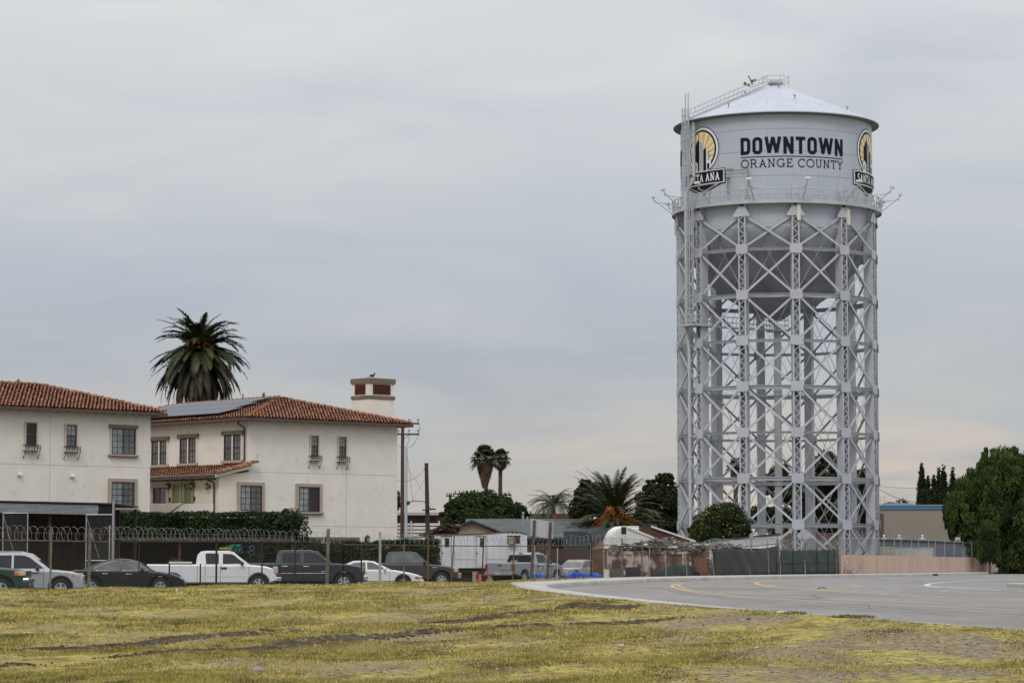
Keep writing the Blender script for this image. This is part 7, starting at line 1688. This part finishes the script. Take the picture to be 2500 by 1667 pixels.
fence('chain link fence standing on top of the pink wall',[(2049,193.4,3.08,1.75),(2200,213,3.25,1.72),(2400,243,3.0,1.66)],[(2049+k*x_,0,mgal,.03,.05) for k,x_ in enumerate([21]*17)],mgal,[(1.0,.02)],mgal,None)
# speed sign at right
D=250; p=P3(2395,1393,D); e=empty('street_sign',(p.x,D-1,.55),0,'small white street sign on a pole beside the pepper tree','sign'); mb=MB(); mb.tube([(0,.05,-.2),(0,.05,2.75)],.04,8); mb.build('pole',mgal,e); mb=MB(); mb.box(-.3,.3,0,.03,2.05,2.75); mb.build('panel',mwh,e,bevel=.01); mb=MB(); mb.box(-.15,.15,-.005,-.001,2.2,2.6); mb.build('marking',mgal,e)
# --- white shipping containers behind the pink wall
D=262; a=P3(2115,1334,D); b=P3(2183,1334,D)
e=empty('shipping_container',(a.x,D,.2),0,'cream ribbed shipping container behind the pink wall, left one','container'); w_=b.x-a.x; h=a.z-.2; mb=MB(); mb.box(0,w_,.05,6,0,h)
for k in range(16): x=.1+k*(w_-.2)/15; mb.box(x-.05,x+.05,0,.049,.1,h-.12)
mb.box(0,w_,-.01,.049,h-.11,h+.001); mb.build('body',M('cream container',(.55,.54,.47),rough=.7),e)
a=P3(2185,1335,D); b=P3(2279,1336,D); e=empty('storage_container',(a.x,D,.2),0,'smooth white storage box behind the pink wall, right one','container'); w_=b.x-a.x; mb=MB(); mb.box(0,w_,0,5,0,h-.05); mb.build('body',mwh,e); mb=MB(); mb.box(-.02,w_+.02,-.03,-.001,h-.14,h-.04); mb.box(w_-.08,w_+.02,-.03,-.001,0,h-.15); mb.build('edge_trim',M('container trim',(.4,.4,.42),rough=.6),e)
# --- beige building with blue band
D=310; s=D/F; a=P3(2140,1233,D); b=P3(2560,1233,D); e=empty('commercial_building',(a.x,D,.2),R(0),'flat beige commercial building with a blue parapet band','building'); X=lambda px: (px-2140)*s; Z=lambda py: (1365-py)*s+1.4
mbb=M('beige render',(.24,.205,.165),(.21,.18,.145),scale=.25,detail=6,rough=.95,c3=(.27,.235,.19),s3=.15,lo3=.38,hi3=.68,st3=(1,1,1)); mbl=M('blue band',(.06,.14,.22),rough=.8); mbl2=M('pale blue band',(.14,.22,.30),rough=.8)
mb=MB(); mb.box(0,X(2560),0,20,-.2,Z(1244)); mb.build('wall',mbb,e)
mb=MB(); mb.box(-.05,X(2560),-.1,20,Z(1243.9),Z(1233.5)); mb.build('parapet_band',mbl,e); mb=MB(); mb.box(-.1,X(2560),-.15,20,Z(1233.4),Z(1232)); mb.build('parapet_cap',M('cap grey',(.4,.4,.42),rough=.7),e)
mb=MB(); mb.box(X(2178),X(2243),4,9,Z(1232),Z(1226)); mb.build('roof_unit',mbl2,e)
mb=MB(); mb.box(X(2146),X(2157),-.05,-.001,.5,Z(1253)); mb.build('shutter',M('brown shutter',(.09,.06,.055),rough=.8),e)
mb=MB(); 
for px in (2150,2158,2166,2172): mb.box(X(px),X(px)+.06,3,3.06,Z(1232),Z(1212))
for z in (1212,1219,1225): mb.box(X(2150),X(2172),3,3.06,Z(z)-.03,Z(z)+.03)
mb.build('roof_cage',M('cream steel',(.5,.42,.28),rough=.7),e)
D2=292; e3=empty('low_annex',(P3(2145,1318,D2).x,D2,.2),0,'low blue grey annex with dark roof edge below the beige wall','building'); s=D2/F; X=lambda px: (px-2145)*s; Z=lambda py: (1365-py)*s+1.4
mb=MB(); mb.prism([(0,-.2),(0,Z(1318)),(X(2420),Z(1327)),(X(2420),-.2)],(0,0,0),(1,0,0),(0,0,1),(0,14,0)); mb.build('wall',M('blue grey wall',(.13,.15,.18),(.11,.125,.15),scale=.4,rough=.9),e3)
mb=MB(); mb.prism([(0,Z(1318)+.002),(0,Z(1315.5)),(X(2420),Z(1324)),(X(2420),Z(1327)+.002)],(0,-.15,0),(1,0,0),(0,0,1),(0,14.2,0)); mb.build('roof_edge',M('navy edge',(.02,.04,.07),rough=.8),e3)
for k,px in enumerate((2158,2196,2252,2336)):
    q=empty('roof_vent',(P3(px,1318,D2+2).x,D2+2,P3(px,1317,D2+2).z+.02),0,['small white roof vent nearest the tower on the annex','white roof vent above the cream container','white roof vent above the smooth white box','white roof vent beside the pepper tree'][k],'vent','white vents on the annex roof'); mb=MB(); mb.box(-.28,.28,-.3,.3,0,.18); mb.tube([(0,0,.18),(0,0,.35)],.1,8); mb.ball((0,0,.42),.15,10,6,(1,1,.6)); mb.build('hood',mwh,q)
# objects at the tower foot
slab('brick_shed','dark brick shed seen between the tower legs','shed',1905,2080,1300,1345,300,M('dull brick',(.10,.06,.055),(.13,.09,.08),scale=.5,rough=.9),zb=.1,th=4)
slab('red_awning','thin red awning behind the right tower legs','awning',2066,2150,1288,1292,296,M('dull red',(.2,.03,.03),rough=.8),th=1.,zb=None)
slab('white_shed','pale grey shed wall behind the right tower legs','shed',2060,2120,1293,1345,297,M('pale grey wall',(.32,.32,.33),rough=.9),zb=.1,th=3)
# --- background behind the twin palms: houses, white fence, stable
slab('far_building','far brick apartment building with white eaves behind the poles','building',955,1090,1256,1345,330,M('dull brick red',(.12,.06,.045),(.09,.05,.04),scale=.4,rough=.9),zb=.1,th=8)
slab('far_roof','flat grey roof of the far brick building','roof',950,1100,1250,1257,328,M('pale eave',(.35,.33,.31),rough=.8),th=10)
slab('far_house','distant low brown roof behind the green roofed house','house',1290,1420,1253,1345,330,M('brown shingles',(.09,.055,.045),(.07,.045,.04),scale=.8,rough=.9),zb=.1,th=8)
D=200; s=D/F; a=P3(968,1273,D); b=P3(1072,1273,D); e=empty('white_fence',(a.x,D,.15),0,'tall white horizontal board fence beside the utility poles','fence'); w_=b.x-a.x; h=a.z-.15
mb=MB()
for k in range(6):
    z=h-.2-k*.26; mb.box(0,w_,0,.03,z-.09,z+.09)
mb.build('boards',mwh,e); mb=MB()
for px in (968,1004,1043,1072): x=(px-968)*s; mb=MB(); mb.box(x-.06,x+.06,-.06,-.001,0,h+.05); mb.build('post',mwh,e)
# collapsing brown lean-to
D=178; s=D/F; a=P3(1020,1310,D); e=empty('lean_to_roof',(a.x,D,.15),0,'sloping brown lean-to roof with exposed rubble left of the green roofed house','shed'); X=lambda px: (px-1020)*s; Z=lambda py: (1365-py)*s+1.45
mb=MB(); mb.prism([(X(1018),Z(1306)),(X(1090),Z(1277)),(X(1125),Z(1279)),(X(1125),Z(1285)),(X(1090),Z(1283)),(X(1040),Z(1309))],(0,0,0),(1,0,0),(0,0,1),(0,3.5,0)); mb.build('roof',M('brown roof felt',(.06,.045,.035),(.09,.06,.045),scale=1.5,rough=.95),e)
mb=MB(); mb.prism([(X(1040),Z(1310)),(X(1090),Z(1284)),(X(1118),Z(1286)),(X(1118),0),(X(1040),0)],(0,.3,0),(1,0,0),(0,0,1),(0,2.8,0)); mb.build('wall',mpdk,e)
scrap('rubble_pile','heap of pale broken timber under the brown lean-to roof',1064,1116,lambda p: lerp_tab([(1064,1298),(1090,1283),(1116,1281)],p),177.5,260,9,.2,[mats[4],mats[2],mats[0]],.3)
mb=MB(); p=P3(1000,1313,150); 
o=empty('tank',(p.x,150,.15),0,'dark grey rounded tank top above the low hedge','tank'); mb.lathe([(1.0,0),(1.0,2.2),(.8,2.5),(.4,2.65),(.01,2.7)],(0,0,0),24); mb.build('shell',M('dark grey metal',(.06,.065,.07),rough=.5,metal=.3),o,smooth=40)
# --- utility poles
mpole=M('utility pole wood',(.085,.045,.032),(.055,.032,.024),scale=3,rough=.95,stretch=(3,3,.4)); mins=M('insulator',(.12,.12,.13),rough=.4)
D=200; s=D/F; b=P3(982,1330,D); up=empty('utility_pole',(b.x,D,.15),0,'tall brown utility pole with two crossarms beside the house corner','utility pole'); X=lambda px: (px-982)*s; Z=lambda py: (P3(982,py,D).z-.15)
mb=MB(); mb.tube([(0,0,-.3),(0,0,Z(1030))],[.17,.12],10); mb.build('pole',mpole,up)
for y in (1034,1060):
    mb=MB(); mb.box(X(965),X(1023),-.2,-.12,Z(y)-.06,Z(y)+.06); mb.beam((0,-.16,Z(y+14)),(X(1000),-.16,Z(y)),.04,.04); ca_=mb.build('crossarm',mpole,up)
    for px in (972,998,1020):
        mb=MB(); mb.tube([(X(px),-.16,Z(y)+.06),(X(px),-.16,Z(y)+.22)],.03,6); mb.tube([(X(px),-.16,Z(y)+.22),(X(px),-.16,Z(y)+.34)],.06,8); mb.build('insulator',mins,ca_)
mb=MB(); 
def sagw(a,b,sag=.3,n=8): return [Vector(a).lerp(Vector(b),k/n)-Vector((0,0,sag*4*(k/n)*(1-k/n))) for k in range(n+1)]
mb.tube(sagw((X(1022),-.16,Z(1060)),(X(991),-.1,Z(1092)),.35),.014,4); mb.tube(sagw((X(1000),-.16,Z(1064)),(X(990),-.1,Z(1092)),.1),.014,4); mb.tube([(X(1022),-.16,Z(1032)),(X(1024),-.16,Z(1046)),(X(1023),-.16,Z(1058))],.014,4); mb.tube(sagw((X(967),-.1,Z(1084)),(X(988),-.1,Z(1092)),.1),.014,4)
mb.build('jumper_wire',mpdk,up,fix=False)
b=P3(991,1330,D-1); e=empty('grey_conduit_pole',(b.x,D-1,.15),0,'slim pale grey steel pole just right of the tall utility pole','pole'); mb=MB(); mb.tube([(0,0,-.3),(0,0,P3(991,1092,D-1).z-.15)],[.12,.10],10); mb.build('pole',M('grey steel pole',(.38,.40,.44),rough=.5),e,smooth=50)
mb=MB(); z=P3(991,1227,D-1).z-.15; mb.tube([(0,0,z),(.6,0,z+.15),(1.3,0,z+.1),(1.9,0,z-.5)],.035,6); mb.ball((.15,-.05,z),.16,8,6); mb.build('lamp_arm',M('dark arm',(.04,.05,.05),rough=.6),e)
D=196; b=P3(1047,1330,D); u2=empty('utility_pole',(b.x,D,.15),R(0),'shorter dark leaning utility pole with a low crossarm','utility pole'); top=P3(1041,1130,D); 
mb=MB(); mb.tube([(0,0,-.3),(top.x-b.x,0,top.z-.15)],[.19,.14],10); mb.build('pole',M('dark pole wood',(.04,.028,.024),rough=.95),u2)
mb=MB(); z=P3(1047,1244,D).z-.15; mb.beam((-.45,-.2,z-.03),(.5,-.2,z+.06),.1,.1); mb.build('crossarm',mpdk,u2)
mb=MB(); mb.tube([(-.35,-.1,P3(1040,1144,D).z-.15),(-.1,0,P3(1040,1142,D).z-.15)],.05,5); mb.build('insulator',mins,u2)
def wire(label,a,b,sag,r=.014):
    mb=MB(); mb.tube(sagw(a,b,sag,14),r,4,cap=False); o=mb.build('overhead_wire',mpdk,fix=False); tag(o,label,'wire'); 
wire('black wire sagging from the house corner to the short pole',P3(958,1168,188),P3(1038,1144,196),.5); wire('thin guy wire falling right from the tall pole',P3(988,1130,200),P3(1064,1250,197),0,.010); wire('thin wire crossing left from the short pole',P3(1038,1165,196),P3(1005,1225,205),.0,.008)
wire('thin vertical guy wire beside the grey pole',P3(995,1115,200),P3(1008,1226,200),.0,.010)
wire('distant overhead wire at the right of the tower',P3(2150,1195,345),P3(2245,1225,345),.4,.03); wire('long thin wire behind the cypresses',P3(2145,1186,390),P3(2300,1190,390),.2,.02)
for px,py,D,w_,label in ((1099,1210,300,22,'small crossarm pole left of the round tree top'),(1126,1205,290,36,'wider crossarm pole poking above the round tree')):
    b=P3(px,1330,D); s=D/F; e=empty('utility_pole',(b.x,D,.15),0,label,'utility pole'); h=P3(px,py,D).z-.15; mb=MB(); mb.tube([(0,0,-.2),(0,0,h+.15)],.16,8); mb.build('pole',mpole,e)
    mb=MB(); mb.box(-w_*s/2,w_*s/2,-.2,-.1,h-.08,h+.05); 
    for k in range(4): x=-w_*s/2+.15+k*(w_*s-.3)/3; mb.tube([(x,-.15,h+.05),(x,-.15,h+.35)],.05,5)
    mb.build('crossarm',mpdk,e)
b=P3(1351,1330,286); e=empty('utility_pole',(b.x,286,.15),0,'thin pole with a tiny crossarm within the feathery palm','utility pole'); h=P3(1351,1208,286).z-.15; mb=MB(); mb.tube([(0,0,-.2),(0,0,h)],.14,7); mb.box(-.45,.2,-.1,0,h-.15,h-.03); mb.build('pole',mpdk,e)
# ================================================================ foreground: grass, stones, ruts, clods
RUTS=[([(30,1583),(200,1576),(344,1571),(430,1563),(480,1556),(560,1549),(650,1541),(750,1540)],.9,.075,'upper pair of torn dark tyre ruts at the left'),([(290,1608),(421,1596),(520,1592),(612,1588),(727,1576),(800,1569),(900,1556),(980,1548),(1060,1541),(1160,1536)],.9,.075,''),
([(1040,1515),(1120,1513),(1183,1510),(1240,1505),(1300,1500),(1345,1497)],.7,.05,''),([(1365,1492),(1400,1489),(1440,1490),(1500,1493),(1540,1490)],1.0,.09,''),([(1200,1533),(1260,1530),(1310,1527),(1345,1528)],.8,.06,''),([(1400,1524),(1480,1522),(1560,1518),(1640,1515)],.8,.05,''),([(0,1618),(40,1616),(85,1617)],.35,.03,'')]
CELL=set()
for pts_,w_,_h,_l in RUTS:
    for p_ in dens([G(a,b) for a,b in pts_],.1):
        k_=int(w_*.4/.1)
        for i_ in range(-k_,k_+1):
            for j_ in (-1,0,1): CELL.add((int(p_.x/.1)+j_,int(p_.y/.1)+i_))
rg=np.random.default_rng(3)
def grassblades(n,seed,name,label,mat,hmin,hmax,ymin,ymax,dens,bias=0.):
    rg=np.random.default_rng(seed); u=rg.random(n*3); y=1/(1/ymin+(1/ymax-1/ymin)*u); px=rg.uniform(-40,2540,n*3); x=(px-1250)/F*y
    ox=np.interp(y,[q[0] for q in O_tab],[q[1] for q in O_tab]); fy=np.interp(x,[q[0] for q in FEN],[q[1] for q in FEN]); ok=(x<ox-.02)&(y<fy+.6)
    ok&=np.array([(int(a/.1),int(b/.1)) not in CELL for a,b in zip(x,y)])
    # patches
    f=np.sin(x*.9+1.7*np.sin(y*.23))+np.sin(y*.55+x*.31+2)+.8*np.sin(x*2.3-y*.4)+.6*np.sin(y*1.1-x*.8)+rg.normal(0,.7,n*3)-.22*np.maximum(0,x+.5)*(y<75)
    f=f+bias*((px<500)&(y<39.5)); ok&=(f>dens); x=x[ok][:n]; y=y[ok][:n]; n=len(x); z=np.array([zg(a,b) for a,b in zip(x,y)])
    s=(y/40)**.5; h=rg.uniform(hmin,hmax,n)*s; w_=rg.uniform(.006,.012,n)*s**1.6; a=rg.uniform(0,2*PI,n); lx=np.cos(a)*h*.9; ly=np.sin(a)*h*.9; b=rg.uniform(0,2*PI,n)
    B=np.stack([x,y,z-.01],1); wv=np.stack([np.cos(b)*w_,np.sin(b)*w_,0*w_],1); T=B+np.stack([lx,ly,h],1); V=np.stack([B-wv,B+wv,T],1).reshape(-1,3)
    o=np_mesh(name,V,np.arange(3*n).reshape(n,3),mat,None,rg.random(n)); tag(o,label,'grass',kind='stuff'); return o
grassblades(170000,5,'dry_grass','short straw coloured dry grass covering the field',M('dry grass blade',(.44,.35,.12),(.30,.245,.075),scale=.8,detail=6,rough=.9,rnd=.35,spec=.1,trans=.2,stretch=(1,.4,1),c3=(.15,.11,.045),s3=1.1,lo3=.52,hi3=.6,st3=(1,.35,1)),.02,.055,33,125,-.7)
grassblades(110000,6,'green_grass','yellow green grass tufts among the straw',M('green grass blade',(.19,.20,.045),(.32,.28,.08),scale=.5,detail=6,rough=.9,rnd=.35,spec=.1,trans=.2,stretch=(1,.4,1),c3=(.10,.095,.03),s3=1.3,lo3=.5,hi3=.6,st3=(1,.4,1)),.02,.065,33,125,.35,3.)
# stones
def stones(n,seed,name,label,mat,r0,r1):
    rg=random.Random(seed); mb=MB(); k=0
    while k<n:
        y=1/(1/33+(1/105-1/33)*rg.random()); px=rg.uniform(0,2500); x=(px-1250)/F*y
        if x>lerp_tab(O_tab,y)-.2 or rg.random()>(.25+.75*sm((x+6)/9)): continue
        r=rg.uniform(r0,r1)*(rg.random()**1.5+.4)*(y/45)**.5; mb.cr=rg.random(); mb.ball((x,y,zg(x,y)+r*.2),r,5,4,(1.3,1,.65),.15); k+=1
    o=mb.build(name,mat,fix=False); tag(o,label,'gravel',kind='stuff')
stones(3200,3,'gravel','scattered grey gravel over the bare soil patches',M('gravel grey',(.26,.235,.20),(.17,.15,.125),scale=5,rough=.95,rnd=.4),.010,.028)
stones(1400,4,'soil_clods','small dark soil clods scattered across the field',M('dark clod',(.12,.09,.055),(.09,.065,.04),scale=6,rough=1,rnd=.4),.008,.02)
mst1=M('pale stone',(.42,.36,.27),(.32,.28,.22),scale=6,rough=.95,bump=.3,bscale=15); mst2=M('grey stone',(.24,.23,.22),(.18,.17,.165),scale=6,rough=.95,bump=.3,bscale=15)
for px,py,wd,ht,mat,label in ((630,1639,30,15,mst2,'angular grey stone lying in the grass near the bottom left'),(1517,1585,18,9,mst1,'pale rounded stone on the gravel in the lower middle'),(825,1612,10,9,mst2,'small grey stone right of the large angular one'),(1911,1515,32,9,mst1,'flat cream coloured rock at the road side grass'),(1848,1581,12,6,mst1,'small pale stone right of the lower middle gravel'),(1762,1638,12,7,mst2,'small grey stone near the bottom right of centre'),(2150,1561,14,6,mst2,'dark grey stone in the gravel at the right'),(240,1521,10,5,mst2,'little grey stone in the grass at the left'),(1828,1522,12,6,M('brown stone',(.10,.07,.05),rough=.95),'brown clod like stone left of the flat cream rock')):
    g_=G(px,py); z=zg(g_.x,g_.y); s=g_.y/F; mb=MB(); mb.ball((0,0,ht*s*.25),wd*s*.5,9,6,(1,.75,ht/wd*1.3),.10); o=mb.build('stone',mat,smooth=35); o.location=(g_.x,g_.y,z); tag(o,label,'stone')
# tyre ruts: torn dark soil ridges across the grass
mrut=M('torn wet soil',(.030,.019,.009),(.060,.040,.019),scale=4,detail=6,rough=1,rnd=.35,c3=(.20,.17,.06),s3=2.2,lo3=.56,hi3=.66)
def rut(pts,wd,seed,label,hh=.035):
    rg=random.Random(seed); P=dens([G(a,b) for a,b in pts],.13); mb=MB(); rows=[]; n=len(P)
    for i,p in enumerate(P):
        d=P[min(i+1,n-1)]-P[max(i-1,0)]; d.z=0; d.normalize(); nv=Vector((-d.y,d.x,0)); t=i/(n-1); w_=wd*(.35+.65*math.sin(PI*min(1,max(0,t))) )*rg.uniform(.7,1.25); row=[]
        for k in range(12):
            f=k/11-.5; q=p+nv*w_*f+d*rg.uniform(-.05,.05); z=zg(q.x,q.y); e=abs(f)*2; row.append(mb.p((q.x,q.y,z-.02+(.03+hh*min(1,4*math.sin(PI*t))*rg.uniform(.2,1.1))*(1-e**3)-(.05 if e<.25 else 0))))
        rows.append(row)
    for A,B in zip(rows,rows[1:]):
        for k in range(11): mb.cr=rg.random(); mb.face((A[k],A[k+1],B[k+1],B[k]))
    for k in range(n*9):
        p=rg.choice(P); f=rg.gauss(0,.45)*wd; x=p.x+rg.gauss(0,.2); y=p.y+f; r=rg.uniform(.008,.026); mb.cr=rg.random(); mb.ball((x,y,zg(x,y)+r*.5),r,5,4,(1.2,1,.8),.25)
    o=mb.build('tyre_rut',mrut,fix=False); tag(o,label,kind='structure')
for i_,(pts_,w_,h_,l_) in enumerate(RUTS): rut(pts_,w_,i_+1,l_ or 'torn dark soil of a tyre rut in the grass',h_)
for px,py,r,label in ((2073,1507,.20,'tall dark grassy clump at the road edge'),(2103,1508,.16,'smaller clump right of the tall roadside one'),(1940,1499,.13,'low clump at the road edge left of the tall one'),(75,1454,.26,'low brown tuft on the ridge at the far left')):
    g_=G(px,py,.155); z=zg(g_.x,g_.y); rg_=random.Random(int(px)); mb=MB()
    for k in range(60):
        a=rg_.uniform(0,2*PI); q=rg_.random()**.5*r; mb.cr=rg_.random(); mb.ball((q*math.cos(a)*1.7,q*math.sin(a),max(0,(1-q/r)*r*.3*rg_.uniform(.3,1))),rg_.uniform(.015,.04),5,4,jit=.3)
    for k in range(160):
        a=rg_.uniform(0,2*PI); q=rg_.random()*r*1.2; x,y=q*math.cos(a)*1.8,q*math.sin(a); h=rg_.uniform(.03,.09); mb.cr=rg_.random(); mb.poly([(x-.012,y,0),(x+.012,y,0),(x+rg_.uniform(-.08,.08),y+rg_.uniform(-.08,.08),h)])
    o=mb.build('weed_clump',M('weed clump soil',(.10,.075,.035),(.13,.12,.04),scale=4,rough=1,rnd=.4),fix=False); o.location=(g_.x,g_.y,z); tag(o,label,'weeds')
# small white scrap of litter and dark debris on the road
g_=G(430,1447); mb=MB(); mb.poly([(0,0,0),(.04,.01,.05),(.02,.02,.12),(-.01,.01,.06)]); mb.poly([(.0,0,.0),(.06,.03,.015),(.04,.01,.05)]); o=mb.build('litter',mwh,fix=False); o.location=(g_.x,g_.y,zg(g_.x,g_.y)); tag(o,'small white scrap of paper on the grass ridge at the left','litter')
g_=G(2006,1437); mb=MB()
for k in range(10): t=k/9; mb.ball((t*.26-.13,.01*math.sin(k),.02+.03*math.sin(PI*t)),.025,6,4,(1.4,1,.6),.2)
o=mb.build('tyre_scrap',mpdk,fix=True); o.location=(g_.x,g_.y,zr(g_.y)); tag(o,'dark strip of torn tyre rubber lying on the road','debris')
# distant rooftops and trees closing the horizon
rgd=random.Random(11)
for k,(px0,px1,pyt,D) in enumerate(((-60,200,1340,420),(900,1000,1330,430))): pass
e=empty('far_treeline',(0,430,.1),0,'thin dark distant treeline closing the horizon','treeline'); e['kind']='stuff'
cl=[]
for k in range(70): px=-100+k*40; h=rgd.uniform(1.6,4.2); cl.append(((px-1250)/F*430,rgd.uniform(0,30),h*.55,rgd.uniform(2,4),2,h*.6))
V,Fc,rn=leaves(cl,30000,.7,77,sub=10,subr=.4)
bpy.data.objects.remove(e)
o=np_mesh('far_treeline',V+np.array([0,430,0]),Fc,mg3,None,rn); tag(o,'thin dark distant treeline closing the horizon','treeline',kind='stuff')
